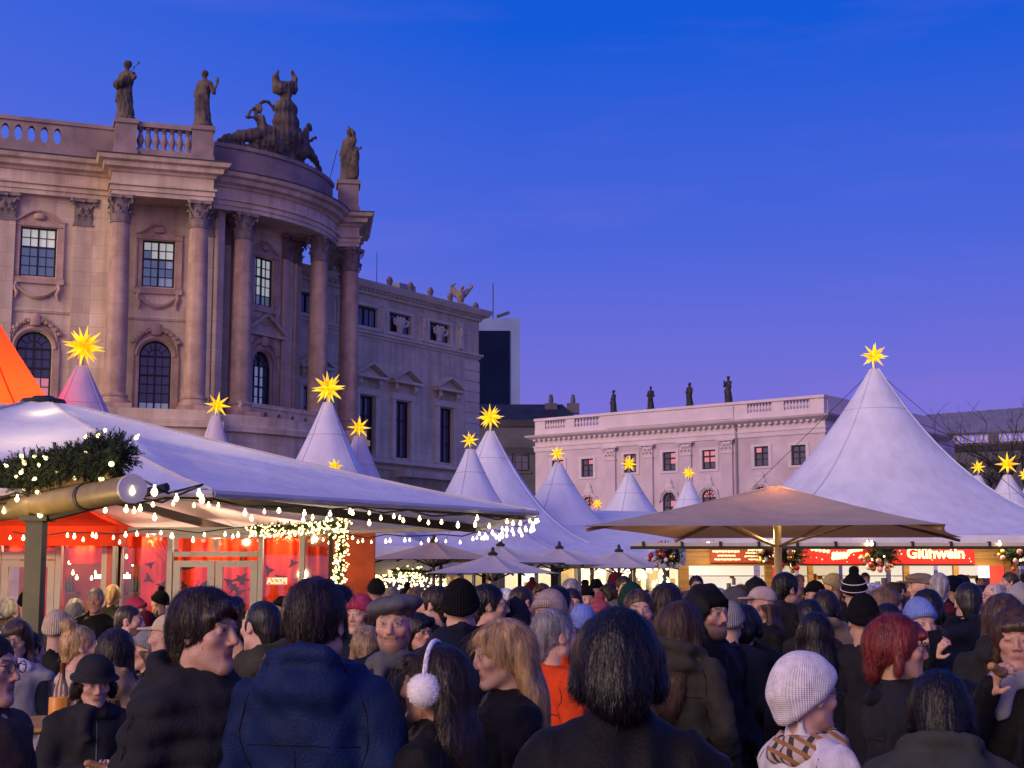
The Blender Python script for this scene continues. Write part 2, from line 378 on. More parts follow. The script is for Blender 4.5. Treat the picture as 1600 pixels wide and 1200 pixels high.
def rebase(root):   # children were laid out in world metres: bring them under the root
    for ch in root.children: ch.location = Vector(ch.location) - Vector(root.location)
def place(o, loc, ang): o.location = loc; o.rotation_euler = (0, 0, ang); return o

def make_window(root, org, ang, w, h, cols, rows, arched=False, panefn=None, fr=.07, depth=.10, name='window', mun=.035, world=True):
    """frame mesh + one pane object each; org = centre bottom of opening at the pane plane, local x along wall, -y outward"""
    f = MB(); hr = h - w / 2 if arched else h
    f.b2((-w / 2, -.05, 0), (-w / 2 + fr, .05, hr)); f.b2((w / 2 - fr, -.05, 0), (w / 2, .05, hr)); f.b2((-w / 2 + fr, -.05, 0), (w / 2 - fr, .05, fr))
    f.b2((-fr * .55, -.055, fr), (fr * .55, .045, h - fr * .3))
    if not arched: f.b2((-w / 2 + fr, -.05, h - fr), (w / 2 - fr, .05, h))
    else:
        f.b2((-w / 2 + fr, -.06, hr - fr / 2), (w / 2 - fr, .04, hr + fr / 2))
        f.tube([(w / 2 * math.cos(a) * .96, 0, hr + w / 2 * math.sin(a) * .96) for a in np.linspace(0, math.pi, 13)], fr * .7, 6)
        f.tube([(w / 4.4 * math.cos(a), 0, hr + w / 4.4 * math.sin(a)) for a in np.linspace(0, math.pi, 9)], mun * .6, 5)
        for a in (R(35), R(65), R(115), R(145)): f.bar((w / 4.4 * math.cos(a), 0, hr + w / 4.4 * math.sin(a)), (w / 2 * .95 * math.cos(a), 0, hr + w / 2 * .95 * math.sin(a)), mun)
    cw = (w - 2 * fr) / cols; rh = (hr - 1.5 * fr) / rows
    for i in range(1, cols):
        if cols % 2 == 0 and i == cols // 2: continue
        f.b2((-w / 2 + fr + i * cw - mun / 2, -.03, fr), (-w / 2 + fr + i * cw + mun / 2, .03, hr - fr * .5))
    for j in range(1, rows):
        t = mun if j != rows // 2 + 1 else mun * 2.2
        f.b2((-w / 2 + fr, -.034 - .002 * (t > mun), fr + j * rh - t / 2), (w / 2 - fr, .034, fr + j * rh + t / 2))
    o = f.build(name, M_WFRAME, root); place(o, org, ang)
    for i in range(cols):
        for j in range(rows):
            p = mobj('pane', PANE_ME, M_PANE_D, o, loc=(-w / 2 + fr + (i + .5) * cw, .012, fr + (j + .5) * rh), scale=(cw - .004, .012, rh - .004))
            p.material_slots[0].link = 'OBJECT'; p.material_slots[0].material = panefn(i, j) if panefn else M_PANE_D
    if arched:
        q = MB(); q.poly([(0.97 * w / 2 * math.cos(a), .008, hr + .97 * w / 2 * math.sin(a)) for a in np.linspace(0, math.pi, 15)], .012, (0, 1, 0)); q.build('pane', panefn(0, rows) if panefn else M_PANE_D, o)
    return o
PANE_ME.materials.append(M_PANE_D)

def wall_panel(mb, p0, p1, z0, z1, openings, reveal=.32):
    """flat wall p0->p1 with real openings [(s centre, width, zlo, zhi, arched)] and reveals; outward is right of travel"""
    p0 = Vector(p0); p1 = Vector(p1); L = (p1 - p0).length; t = (p1 - p0) / L; n = Vector((t.y, -t.x))
    def W(s, z, d=0): q = p0 + t * s - n * d; return (q.x, q.y, z)
    ss = sorted({0, L} | {q for o in openings for q in (o[0] - o[1] / 2, o[0] + o[1] / 2)}); zs = sorted({z0, z1} | {q for o in openings for q in (o[2], o[3])})
    for a, b in zip(ss, ss[1:]):
        for c, d in zip(zs, zs[1:]):
            if any(o[0] - o[1] / 2 < (a + b) / 2 < o[0] + o[1] / 2 and o[2] < (c + d) / 2 < o[3] for o in openings): continue
            mb.add([W(a, c), W(b, c), W(b, d), W(a, d)], [(0, 1, 2, 3)])
    for sc, w, c, d, arch in openings:
        a, b = sc - w / 2, sc + w / 2; sp = d - w / 2 if arch else d
        for q in ((a, c, a, sp), (b, sp, b, c), (b, c, a, c)): mb.add([W(q[0], q[1]), W(q[2], q[3]), W(q[2], q[3], reveal), W(q[0], q[1], reveal)], [(0, 1, 2, 3)])
        if arch:
            an = np.linspace(0, math.pi, 13); arc = [(sc + w / 2 * math.cos(x), sp + w / 2 * math.sin(x)) for x in an]
            for (s0, y0), (s1, y1) in zip(arc, arc[1:]): mb.add([W(s0, y0), W(s1, y1), W(s1, y1, reveal), W(s0, y0, reveal)], [(0, 1, 2, 3)])
            for half, cx in ((arc[:7], b), (arc[6:], a)):
                for (s0, y0), (s1, y1) in zip(half, half[1:]): mb.add([W(s0, y0), W(s1, y1), W(cx, d)], [(0, 1, 2)])
        else: mb.add([W(a, d), W(b, d), W(b, d, reveal), W(a, d, reveal)], [(0, 1, 2, 3)])
    return t, n

# ---- shared classical pieces
def leaf(mb, ang, r0, z0, h, w, out):
    ca, sa = math.cos(ang), math.sin(ang); vs = []; prof = [(0, 0), (.02, .35), (.05, .7), (out * .7, .95), (out, .93), (out * 1.05, .8)]
    for (o, z) in prof:
        ww = w * (1 - .25 * z) * (.55 if o >= out else 1)
        for sgn in (-1, 0, 1):
            rr = r0 + o + (.03 if sgn == 0 else 0); x, y = rr * ca - sgn * ww / 2 * sa, rr * sa + sgn * ww / 2 * ca; vs.append((x, y, z0 + z * h))
    fs = []
    for i in range(len(prof) - 1):
        for k in range(2): fs.append((i * 3 + k, i * 3 + k + 1, i * 3 + k + 4, i * 3 + k + 3))
    mb.add(vs, fs)
def capital_me(r, h):
    m = MB(); m.lathe([(r * .98, 0), (r * 1.08, .02), (r * 1.08, .07), (r * .95, .09), (r * .95, h * .5), (r * 1.12, h * .8), (r * 1.3, h * .88)], n=20)
    for k in range(8): leaf(m, k * math.pi / 4, r * .97, .08, h * .36, r * .74, r * .33)
    for k in range(8): leaf(m, (k + .5) * math.pi / 4, r * .97, .10, h * .60, r * .66, r * .40)
    for k in range(4):
        a = math.pi / 4 + k * math.pi / 2; ca, sa = math.cos(a), math.sin(a)
        m.tube([(ca * r * q, sa * r * q, z * h) for q, z in ((1.0, .5), (1.12, .7), (1.35, .84), (1.55, .86), (1.62, .78), (1.52, .71), (1.44, .77))], [r * .09, r * .1, r * .11, r * .12, r * .12, r * .1, r * .08], 6)
        b = k * math.pi / 2; m.lathe([(.02, -.07), (r * .22, -.04), (r * .24, .03), (.02, .07)], (math.cos(b) * r * 1.25, math.sin(b) * r * 1.25, h * .9), 8)
    pts = []
    for k in range(4):
        a = math.pi / 4 + k * math.pi / 2
        pts += [(r * 1.78 * math.cos(a - .10), r * 1.78 * math.sin(a - .10)), (r * 1.78 * math.cos(a + .10), r * 1.78 * math.sin(a + .10)), (r * 1.22 * math.cos(a + math.pi / 4), r * 1.22 * math.sin(a + math.pi / 4))]
    m.poly([(x, y, h * .87) for x, y in pts], h * .13, (0, 0, 1)); return m.me('capital', True)
def column_me(r, h):
    m = MB(); m.box((0, 0, .1), (r * 2.9, r * 2.9, .2))
    m.lathe([(r * 1.38, .2), (r * 1.42, .27), (r * 1.36, .36), (r * 1.16, .38), (r * 1.12, .46), (r * 1.22, .50), (r * 1.22, .56), (r * 1.05, .60), (r, .68)] + [(r * (1 - .14 * (q ** 1.8)), .68 + q * (h - .68)) for q in np.linspace(0, 1, 12)], n=28)
    return m.me('column', True)
def pilaster_me(w, d, h):
    m = MB(); m.b2((-w * .62, -d * 1.4, 0), (w * .62, 0, .22)); m.b2((-w * .57, -d * 1.2, .22), (w * .57, 0, .45)); m.b2((-w / 2, -d, .45), (w / 2, 0, h)); return m.me('pilaster')
def pilcap_me(w, d, h):
    m = MB(); m.b2((-w * .5, -d * 1.05, 0), (w * .5, 0, h * .85)); m.b2((-w * .56, -d * 1.3, 0), (w * .56, 0, .07))
    for row, (z, hh, cnt) in enumerate(((.08, h * .36, 3), (.1, h * .6, 2))):
        for k in range(cnt):
            q = MB(); leaf(q, -math.pi / 2, 0, 0, hh, w * .32, w * .2); cx = (k - (cnt - 1) / 2) * w * .34
            m.add([(x + cx, y - d, zz + z) for x, y, zz in q.v], q.f)
    for s in (-1, 1): m.tube([(s * w * q, -d * 1.1 - w * e, z * h) for q, e, z in ((.25, 0, .5), (.42, .05, .72), (.6, .16, .85), (.66, .2, .78), (.58, .18, .72))], w * .06, 6)
    m.lathe([(.02, -.08), (w * .13, -.03), (w * .13, .03), (.02, .08)], (0, -d - w * .08, h * .9), 8)
    m.add(*_abacus(w, d, h)); return m.me('capital', True)
def _abacus(w, d, h):
    pts = [(-w * .72, 0), (-w * .76, -d - w * .22), (-w * .66, -d - w * .28), (0, -d - w * .06), (w * .66, -d - w * .28), (w * .76, -d - w * .22), (w * .72, 0)]; n = len(pts)
    return [(x, y, h * .87) for x, y in pts] + [(x, y, h) for x, y in pts], [tuple(range(n)), tuple(range(n, 2 * n))] + [(k, (k + 1) % n, n + (k + 1) % n, n + k) for k in range(n)]
BALUSTER = MB().lathe([(.13, 0), (.13, .08), (.07, .12), (.12, .30), (.15, .42), (.11, .58), (.06, .78), (.10, .84), (.06, .88), (.13, .94), (.13, 1.0)], n=10).me('baluster', True)

# ================================================================== the old library (rounded corner pavilion)
lib = empty('library_building', (-14, 60, 0), 0, 'ornate sandstone palace with rounded columned corner and statues along its roof', 'building')
LC = Vector((-14.2, 57.85)); a_ = R(18); LT = Vector((math.cos(a_), math.sin(a_))); LN = Vector((LT.y, -LT.x))
WT = Vector((.929, .37)); WN = Vector((WT.y, -WT.x)); BC = Vector((-16.05, 66.2)); AX = R(-32)
def mir(p):
    d = Vector(p) - BC; an = math.atan2(d.y, d.x); r = d.length; an = 2 * AX - an; return BC + Vector((math.cos(an), math.sin(an))) * r
L0 = LC - LT * 2.0 + LN * .38; L1 = LC + LT * 2.0 + LN * .38
Wend = L0 - LN * 1.15; Wfar = Wend - WT * 12
def arcpts(r, a0, a1, n): return [BC + Vector((math.cos(q), math.sin(q))) * r for q in np.linspace(a0, a1, n)]
B0 = L1 - LN * 1.0; ab = math.atan2(B0.y - BC.y, B0.x - BC.x); rb = (B0 - BC).length
arc = arcpts(rb, ab, 2 * AX - ab, 22)
path = [Wfar, Wend, L0, L1] + arc + [mir(L1), mir(L0), mir(Wend), mir(Wfar)]
ZC = 18.5; ZA = 17.0
def swp(name, prof, material, pth=path, parent=lib):
    return MB().sweep(prof, pth).build(name, material, parent)
swp('entablature', [(-.5, ZA), (0, ZA), (.0, ZA + .18), (.06, ZA + .19), (.06, ZA + .38), (.14, ZA + .40), (.14, ZA + .48), (0, ZA + .5), (0, ZA + .92), (.08, ZA + .96), (.12, ZA + 1.04), (.34, ZA + 1.10), (.38, ZA + 1.28), (.56, ZA + 1.34), (.64, ZC), (-.5, ZC)], M_STONE)
swp('gutter_flashing', [(-.4, ZC + .004), (.66, ZC + .004), (.66, ZC + .05), (-.4, ZC + .09)], M_LEAD)
# attic: parapet over the wing and bow; open balustrade over the projecting bays
zb0, zb1 = ZC + .09, 20.15
def plate_ovals(mb, p0, t, s0, s1, z0, z1, th, cs, cz, rx, rz):
    n = Vector((t.y, -t.x)); N = 24
    def W(s, z, d): q = Vector(p0) + t * s + n * d; return (q.x, q.y, z)
    edges = [s0] + [(a + b) / 2 for a, b in zip(cs, cs[1:])] + [s1]
    for c, a, b in zip(cs, edges, edges[1:]):
        E = []; Q = []
        for k in range(N):
            q = 2 * math.pi * (k + .5) / N; x, z = math.cos(q), math.sin(q); E.append((c + rx * x, cz + rz * z))
            m = max(abs(x) / ((b - c) if x > 0 else (c - a)), abs(z) / ((z1 - cz) if z > 0 else (cz - z0))); Q.append((c + x / m, cz + z / m))
        # snap nearest ring points to the corners
        for cx in (a, b):
            for czz in (z0, z1):
                k = min(range(N), key=lambda i: (Q[i][0] - cx) ** 2 + (Q[i][1] - czz) ** 2); Q[k] = (cx, czz)
        for k in range(N):
            k2 = (k + 1) % N
            mb.add([W(*E[k], 0), W(*E[k2], 0), W(*Q[k2], 0), W(*Q[k], 0)], [(0, 1, 2, 3)]); mb.add([W(*E[k], -th), W(*E[k2], -th), W(*Q[k2], -th), W(*Q[k], -th)], [(3, 2, 1, 0)])
            mb.add([W(*E[k], 0), W(*E[k2], 0), W(*E[k2], -th), W(*E[k], -th)], [(3, 2, 1, 0)]); mb.add([W(*Q[k], 0), W(*Q[k2], 0), W(*Q[k2], -th), W(*Q[k], -th)], [(0, 1, 2, 3)])
pw = MB(); WP = Wfar - WN * .15; Lw = 12.0
sA = Lw - 4.4; sB = Lw - 1.9
plate_ovals(pw, WP, WT, sA, sB, zb0 + .45, zb1 - .16, .35, [sA + .26 + k * (sB - sA - .5) / 4 for k in range(5)], (zb0 + zb1 + .28) / 2, .155, .33)
def seg_box(mb, p0, t, s0, s1, z0, z1, d0, d1):
    n = Vector((t.y, -t.x)); a = Vector(p0) + t * s0; b = Vector(p0) + t * s1
    mb.add([(*(a + n * d0), z0), (*(b + n * d0), z0), (*(b + n * d1), z0), (*(a + n * d1), z0), (*(a + n * d0), z1), (*(b + n * d0), z1), (*(b + n * d1), z1), (*(a + n * d1), z1)], [(3, 2, 1, 0), (4, 5, 6, 7), (0, 1, 5, 4), (1, 2, 6, 5), (2, 3, 7, 6), (3, 0, 4, 7)])
seg_box(pw, WP, WT, 0, Lw + .3, zb0, zb0 + .447, .03, -.38); seg_box(pw, WP, WT, 0, Lw + .3, zb1 - .157, zb1, .08, -.43)
seg_box(pw, WP, WT, 0, sA - .004, zb0 + .45, zb1 - .16, .02, -.37); seg_box(pw, WP, WT, sB + .004, Lw + .3, zb0 + .45, zb1 - .16, .02, -.37)
pw.build('parapet', M_ATTIC, lib)
def open_balustrade(name, p0, p1, pier=.85, nb=7):
    p0 = Vector(p0); p1 = Vector(p1); L = (p1 - p0).length; t = (p1 - p0) / L; m = MB()
    for a, b in ((0, pier), (L - pier, L)):
        seg_box(m, p0, t, a, b, zb0, zb1 - .17, 0, -.75); seg_box(m, p0, t, a - .06, b + .06, zb1 - .166, zb1 + .03, .07, -.82); seg_box(m, p0, t, a - .05, b + .05, zb0 + .003, zb0 + .32, .05, -.8)
    seg_box(m, p0, t, pier + .004, L - pier - .004, zb0, zb0 + .42, -.1, -.55); seg_box(m, p0, t, pier + .004, L - pier - .004, zb1 - .22, zb1 - .02, -.08, -.57)
    o = m.build(name, M_ATTIC, lib)
    n = Vector((t.y, -t.x)); hh = zb1 - .22 - zb0 - .42
    for k in range(nb):
        q = p0 + t * (pier + (L - 2 * pier) * (k + .5) / nb) - n * .32; b = mobj('baluster', BALUSTER, M_ATTIC, o, loc=(q.x, q.y, zb0 + .42), scale=(1.05, 1.05, hh))
    return o
bl = open_balustrade('balustrade', L0 - LN * .05 + LT * .05, L1 - LN * .05 - LT * .05)
bowa = arcpts(rb - .25, ab + .02, 2 * AX - ab - .02, 22)
swp('bow_parapet', [(-.5, zb0), (.12, zb0), (.12, zb0 + .42), (.02, zb0 + .45), (.02, zb1 - .45), (.1, zb1 - .42), (.1, zb1 - .25), (-.5, zb1 - .25)], M_ATTIC, bowa)
rp = MB(); q0 = mir(L1); q1 = mir(L0); tt = (q1 - q0).normalized(); nn = Vector((tt.y, -tt.x))
seg_box(rp, q0, tt, .02, 1.2, zb0, zb1 - .17, -.05, -1.0); seg_box(rp, q0, tt, -.05, 1.27, zb1 - .166, zb1 + .03, .03, -1.08); seg_box(rp, q0, tt, -.04, 1.25, zb0 + .003, zb0 + .32, .02, -1.05)
seg_box(rp, q0, tt, 1.28, 4.2, zb0, zb1 - .05, -.1, -.6)
rp.build('attic_pier', M_ATTIC, lib)
# main walls behind the columns
ZW0 = 0.0; ZP = 8.4     # ground floor up to the column base
wm = MB(); wW = -.28
Wp0 = Wfar + WN * wW; Wp1 = Wend + WN * wW + WT * .2
def s_on(p0, t, px, py):   # distance along a plan line where the pixel's ray meets it
    d = P(px, py, 1.0); dx, dy = d.x, d.y; p0 = Vector(p0); det = t.x * (-dy) + dx * t.y * 1.0
    # p0 + t s = (dx,dy) k
    k = (p0.x * t.y - p0.y * t.x) / (dx * t.y - dy * t.x); s = (Vector((dx, dy)) * k - p0).dot(t); return s, k
sW, kW = s_on(Wp0, WT, 60, 393)
wall_panel(wm, Wp0, Wp1, ZP - 1.6, ZA + .05, [(sW, 1.38, 13.72, 15.72, False), (sW, 1.36, 8.5, 11.5, True)])
dL = -1.25; Lp0 = LC - LT * 2.6 + LN * dL; Lp1 = LC + LT * 2.7 + LN * dL
sL, kL = s_on(Lp0, LT, 248, 406)
wall_panel(wm, Lp0, Lp1, ZP - 1.6, ZA + .05, [(sL, 1.3, 13.65, 15.6, False), (sL, 1.28, 8.45, 11.42, True)])
# bow wall: chord facets, the middle one with a window on the axis
rw = 6.1; fac = [ab - .02, AX - R(13.5), AX + R(13.5), 2 * AX - ab + .02]; fp = [BC + Vector((math.cos(q), math.sin(q))) * rw / math.cos(R(13.5) if i in (1, 2) else 0) for i, q in enumerate(fac)]
for i in range(3):
    L = (fp[i + 1] - fp[i]).length
    wall_panel(wm, fp[i], fp[i + 1], ZP - 1.6, ZA + .05, [(L / 2, 1.3, 13.6, 15.75, False), (L / 2, 1.3, 8.2, 11.6, True)] if i == 1 else [])
wm.build('wall', M_STONE, lib)
# inner returns so that no gap shows between wall planes, and soffit
rt = MB()
for a, b in ((Wp1, Lp0), (Lp1, fp[0])): seg_box(rt, a, (Vector(b) - Vector(a)).normalized(), 0, (Vector(b) - Vector(a)).length, ZP - 1.6, ZA + .04, .0, -.4)
rt.build('wall_return', M_STONE, lib)
sf = MB(); inner = [Wp1, Lp0, Lp1] + fp + [mir(Lp1), mir(Lp0)]; outer = [Wend, L0, L1] + arc[::3] + [arc[-1], mir(L1), mir(L0)]
sfp = outer + inner[::-1]; sf.add([(*p, ZA + .012) for p in sfp], [tuple(range(len(sfp)))]); sf.build('soffit', M_STONE, lib)
# ground floor: plinth storey under the columns with cornice ledge
swp('ground_storey', [(-2.2, 0), (.55, 0), (.55, 1.0), (.42, 1.05), (.42, ZP - .75), (.6, ZP - .7), (.6, ZP - .45), (.45, ZP - .4), (.45, ZP - .004), (-2.2, ZP - .004)], M_STONE)
swp('string_course', [(-.3, 12.25), (.05, 12.25), (.08, 12.33), (.03, 12.42), (-.3, 12.42)], M_STONE, [Wp0, Wp1]); swp('string_course', [(-.3, 12.25), (.05, 12.25), (.08, 12.33), (.03, 12.42), (-.3, 12.42)], M_STONE, [Lp0, Lp1])
swp('string_course', [(-.3, 12.55), (.05, 12.55), (.08, 12.63), (.03, 12.72), (-.3, 12.72)], M_STONE, [fp[0], fp[1]]); swp('string_course', [(-.3, 12.55), (.05, 12.55), (.08, 12.63), (.03, 12.72), (-.3, 12.72)], M_STONE, [fp[2], fp[3]])
rf = MB(); rfp = [Wfar - WN * .6, Wend - WN * .6, L0 - LN * 2, L1 - LN * 2] + [p for p in arcpts(rb - 1.5, ab, 2 * AX - ab, 8)] + [mir(Wfar) + Vector((-3, 3)), Wfar + Vector((-3, 14))]
rf.poly([(*p, ZC + .1) for p in rfp], .3, (0, 0, 1)); rf.build('roof', M_LEAD, lib)
# columns
CR = .44; CH = ZA - ZP; capH = 1.12; COLM = column_me(CR, CH - capH); CAPM = capital_me(CR * .86, capH)
def column(p, ang):
    o = mobj('column', COLM, M_STONE2, lib, loc=(p.x, p.y, ZP), rot=(0, 0, ang)); mobj('capital', CAPM, M_CARVE, o, loc=(0, 0, CH - capH)); return o
cL = [LC - LT * 1.6, LC + LT * 1.5]
for p in cL: column(p, a_)
for q in (R(-51.3), 2 * AX + R(51.3)): column(BC + Vector((math.cos(q), math.sin(q))) * (rb - .42), q + math.pi / 2)
for p in cL[::-1]: column(mir(p), a_ + R(50))
PILM = pilaster_me(.72, .16, CH - capH); PCM = pilcap_me(.72, .16, capH)
def pilaster(p, ang):
    o = mobj('pilaster', PILM, M_STONE, lib, loc=(p.x, p.y, ZP), rot=(0, 0, ang)); mobj('capital', PCM, M_CARVE, o, loc=(0, 0, CH - capH)); return o
angW = math.atan2(WT.y, WT.x)
for px in (6, 127):
    s, k = s_on(Wp0, WT, px, 420); pilaster(Wp0 + WT * s + WN * .004, angW)
for s in (-1.95, 1.85): pilaster(LC + LT * s + LN * (dL + .004), a_)
for i, (q, t) in enumerate(((fac[1], 0), (fac[2], 0))):
    p = BC + Vector((math.cos(q), math.sin(q))) * (rw + .18); pilaster(p, q + math.pi / 2)
p = BC + Vector((math.cos(ab + R(9)), math.sin(ab + R(9)))) * (rw + .22); pilaster(p, ab + R(9) + math.pi / 2)
p = BC + Vector((math.cos(2 * AX - ab - R(9)), math.sin(2 * AX - ab - R(9)))) * (rw + .22); pilaster(p, 2 * AX - ab - R(9) + math.pi / 2)
# windows, surrounds, crests
def lit_upper(i, j): return M_PANE_L if j >= 3 else M_PANE_B
def mixed(seed):
    r = random.Random(seed); return lambda i, j: M_PANE_L if j >= 3 and not (i == 0 and j == 3) else (M_PANE_B if r.random() < .7 else M_PANE_W)
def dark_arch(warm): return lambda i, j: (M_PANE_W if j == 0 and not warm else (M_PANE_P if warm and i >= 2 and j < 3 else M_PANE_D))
def surround(p, ang, w, z0, z1, arched, crest=True):
    m = MB(); hw = w / 2
    for s in (-1, 1):
        top = z1 - (hw if arched else 0); m.b2((s * (hw + .02), -.07, z0 - .05), (s * (hw + .22), .02, top)); m.b2((s * (hw + .22), -.11, z0 - .05), (s * (hw + .28), .02, top))
    if arched:
        for rr, tk in ((hw + .12, .10), (hw + .25, .05)): m.tube([(rr * math.cos(a), -.04, z1 - hw + rr * math.sin(a)) for a in np.linspace(0, math.pi, 15)], tk, 6)
        zt = z1
        for k in range(-5, 6):     # carved garland over the arch
            a = math.pi / 2 + k * .2; rr = hw + .42; m.lathe([(.02, -.11), (.12, -.05), (.13, .04), (.02, .11)], (rr * math.cos(a), -.08, z1 - hw + rr * math.sin(a)), 7)
        m.lathe([(.03, -.28), (.2, -.2), (.24, 0), (.18, .22), (.03, .30)], (0, -.12, z1 + .42), 9, sy=.6)
        for s in (-1, 1): m.tube([(s * .2, -.1, z1 + .5), (s * .42, -.1, z1 + .42), (s * .62, -.09, z1 + .2), (s * .8, -.08, z1 - .06), (s * .86, -.08, z1 - .4)], [.06, .09, .09, .09, .03], 6)
    else:
        m.b2((-hw - .28, -.09, z1 + .02), (hw + .28, .02, z1 + .2)); m.b2((-hw - .32, -.12, z0 - .3), (hw + .32, .02, z0 - .07))
        cv = [(-hw - .3, z1 + .24), (-hw - .12, z1 + .28), (-hw + .1, z1 + .42), (-.28, z1 + .62), (0, z1 + .68), (.28, z1 + .62), (hw - .1, z1 + .42), (hw + .12, z1 + .28), (hw + .3, z1 + .24)]
        m.tube([(x, -.06, z) for x, z in cv], .055, 6); m.poly([(x, -.03, z) for x, z in cv] + [(hw + .3, -.03, z1 + .19), (-hw - .3, -.03, z1 + .19)], .05, (0, 1, 0))
        m.lathe([(.02, -.16), (.2, -.1), (.26, 0), (.2, .1), (.02, .16)], (0, -.08, z1 + .42), 10, sy=.5)
        for s in (-1, 1): m.tube([(s * (hw + .12), -.07, z0 - .3), (s * (hw + .16), -.08, z0 - .5), (s * (hw + .06), -.09, z0 - .72), (s * (hw + .12), -.07, z0 - .95)], [.08, .1, .09, .03], 6)
        m.tube([(x, -.08, z0 - .42 - .42 * (1 - (x / (hw + .1)) ** 2)) for x in np.linspace(-hw - .1, hw + .1, 11)], [.05, .06, .07, .08, .09, .1, .09, .08, .07, .06, .05], 6)
    o = m.build('window_surround', M_STONE2, lib, True); place(o, (p.x, p.y, 0), ang); return o
def lib_window(p, n, ang, w, z0, z1, arched, cols, rows, fn):
    q = p - n * .2; make_window(lib, (q.x, q.y, z0), ang, w, z1 - z0, cols, rows, arched, fn); surround(p, ang, w, z0, z1, arched)
pW = Wp0 + WT * sW; lib_window(pW, WN, angW, 1.38, 13.72, 15.72, False, 4, 5, lit_upper); lib_window(pW, WN, angW, 1.36, 8.5, 11.5, True, 4, 6, dark_arch(True))
pL = Lp0 + LT * sL; lib_window(pL, LN, a_, 1.3, 13.65, 15.6, False, 4, 5, mixed(3)); lib_window(pL, LN, a_, 1.28, 8.45, 11.42, True, 4, 6, dark_arch(False))
pB = (fp[1] + fp[2]) / 2; nB = Vector((math.cos(AX), math.sin(AX))); angB = AX + math.pi / 2
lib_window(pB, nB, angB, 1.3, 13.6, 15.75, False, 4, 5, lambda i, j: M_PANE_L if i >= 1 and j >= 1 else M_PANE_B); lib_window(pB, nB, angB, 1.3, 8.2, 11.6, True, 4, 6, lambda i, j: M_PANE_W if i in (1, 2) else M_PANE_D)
pd = MB(); hw = 1.15; zt = 12.35
pd.poly([(-hw, -.1, zt), (hw, -.1, zt), (hw, -.1, zt + .12), (0, -.1, zt + .78), (-hw, -.1, zt + .12)], .12, (0, 1, 0)); pd.bar((-hw - .1, -.16, zt + .08), (0, -.16, zt + .84), .34, .12); pd.bar((hw + .1, -.16, zt + .08), (0, -.16, zt + .84), .34, .12); pd.b2((-hw - .1, -.33, zt - .13), (hw + .1, 0, zt - .003))
place(pd.build('pediment', M_STONE, lib), (pB.x, pB.y, 0), angB)
# pierced balcony wall at the foot of the bow windows
bw = MB(); bp0 = BC + Vector((math.cos(AX - R(21)), math.sin(AX - R(21)))) * (rb + .1); bp1 = BC + Vector((math.cos(AX + R(21)), math.sin(AX + R(21)))) * (rb + .1); bt = (bp1 - bp0).normalized(); bL = (bp1 - bp0).length
plate_ovals(bw, bp0, bt, .3, bL - .3, ZP - .35, ZP + .45, .3, [.3 + (bL - .6) * (k + .5) / 6 for k in range(6)], ZP + .03, .17, .29)
seg_box(bw, bp0, bt, 0, bL, ZP + .453, ZP + .62, .06, -.36); seg_box(bw, bp0, bt, 0, .297, ZP - .35, ZP + .45, .03, -.33); seg_box(bw, bp0, bt, bL - .297, bL, ZP - .35, ZP + .45, .03, -.33)
bw.build('balcony_wall', M_STONE, lib)
rebase(lib)

# ---- statues on the roof
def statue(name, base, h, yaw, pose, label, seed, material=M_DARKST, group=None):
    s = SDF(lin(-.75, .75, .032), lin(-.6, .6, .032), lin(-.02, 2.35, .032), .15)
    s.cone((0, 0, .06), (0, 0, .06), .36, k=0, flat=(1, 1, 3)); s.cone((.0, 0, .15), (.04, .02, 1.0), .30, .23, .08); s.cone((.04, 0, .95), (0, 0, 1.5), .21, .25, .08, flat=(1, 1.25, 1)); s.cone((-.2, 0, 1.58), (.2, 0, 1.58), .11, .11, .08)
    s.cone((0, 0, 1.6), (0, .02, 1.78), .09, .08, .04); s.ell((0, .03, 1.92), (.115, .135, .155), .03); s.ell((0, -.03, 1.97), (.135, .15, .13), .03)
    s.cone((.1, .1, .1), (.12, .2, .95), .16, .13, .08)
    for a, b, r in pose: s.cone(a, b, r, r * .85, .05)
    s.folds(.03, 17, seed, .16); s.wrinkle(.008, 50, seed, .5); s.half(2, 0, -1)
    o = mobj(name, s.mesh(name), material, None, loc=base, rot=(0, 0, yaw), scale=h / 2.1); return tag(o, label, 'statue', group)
lz = zb1 + .03
p = L0 - LN * .42 + LT * .45
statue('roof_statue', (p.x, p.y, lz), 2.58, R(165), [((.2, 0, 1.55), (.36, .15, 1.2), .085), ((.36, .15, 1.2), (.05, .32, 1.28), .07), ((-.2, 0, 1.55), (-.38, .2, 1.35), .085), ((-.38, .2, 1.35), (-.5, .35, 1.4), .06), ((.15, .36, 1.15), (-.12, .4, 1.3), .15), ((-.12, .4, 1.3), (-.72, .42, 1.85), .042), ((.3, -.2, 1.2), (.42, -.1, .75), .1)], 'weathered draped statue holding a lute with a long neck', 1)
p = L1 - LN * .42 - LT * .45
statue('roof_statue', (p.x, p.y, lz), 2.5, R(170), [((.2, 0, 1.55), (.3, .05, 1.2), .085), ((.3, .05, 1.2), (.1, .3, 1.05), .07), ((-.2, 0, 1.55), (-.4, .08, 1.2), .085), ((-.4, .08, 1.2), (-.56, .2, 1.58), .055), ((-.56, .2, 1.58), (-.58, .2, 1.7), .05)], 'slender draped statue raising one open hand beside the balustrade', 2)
p = q0 + tt * .55 - nn * .5
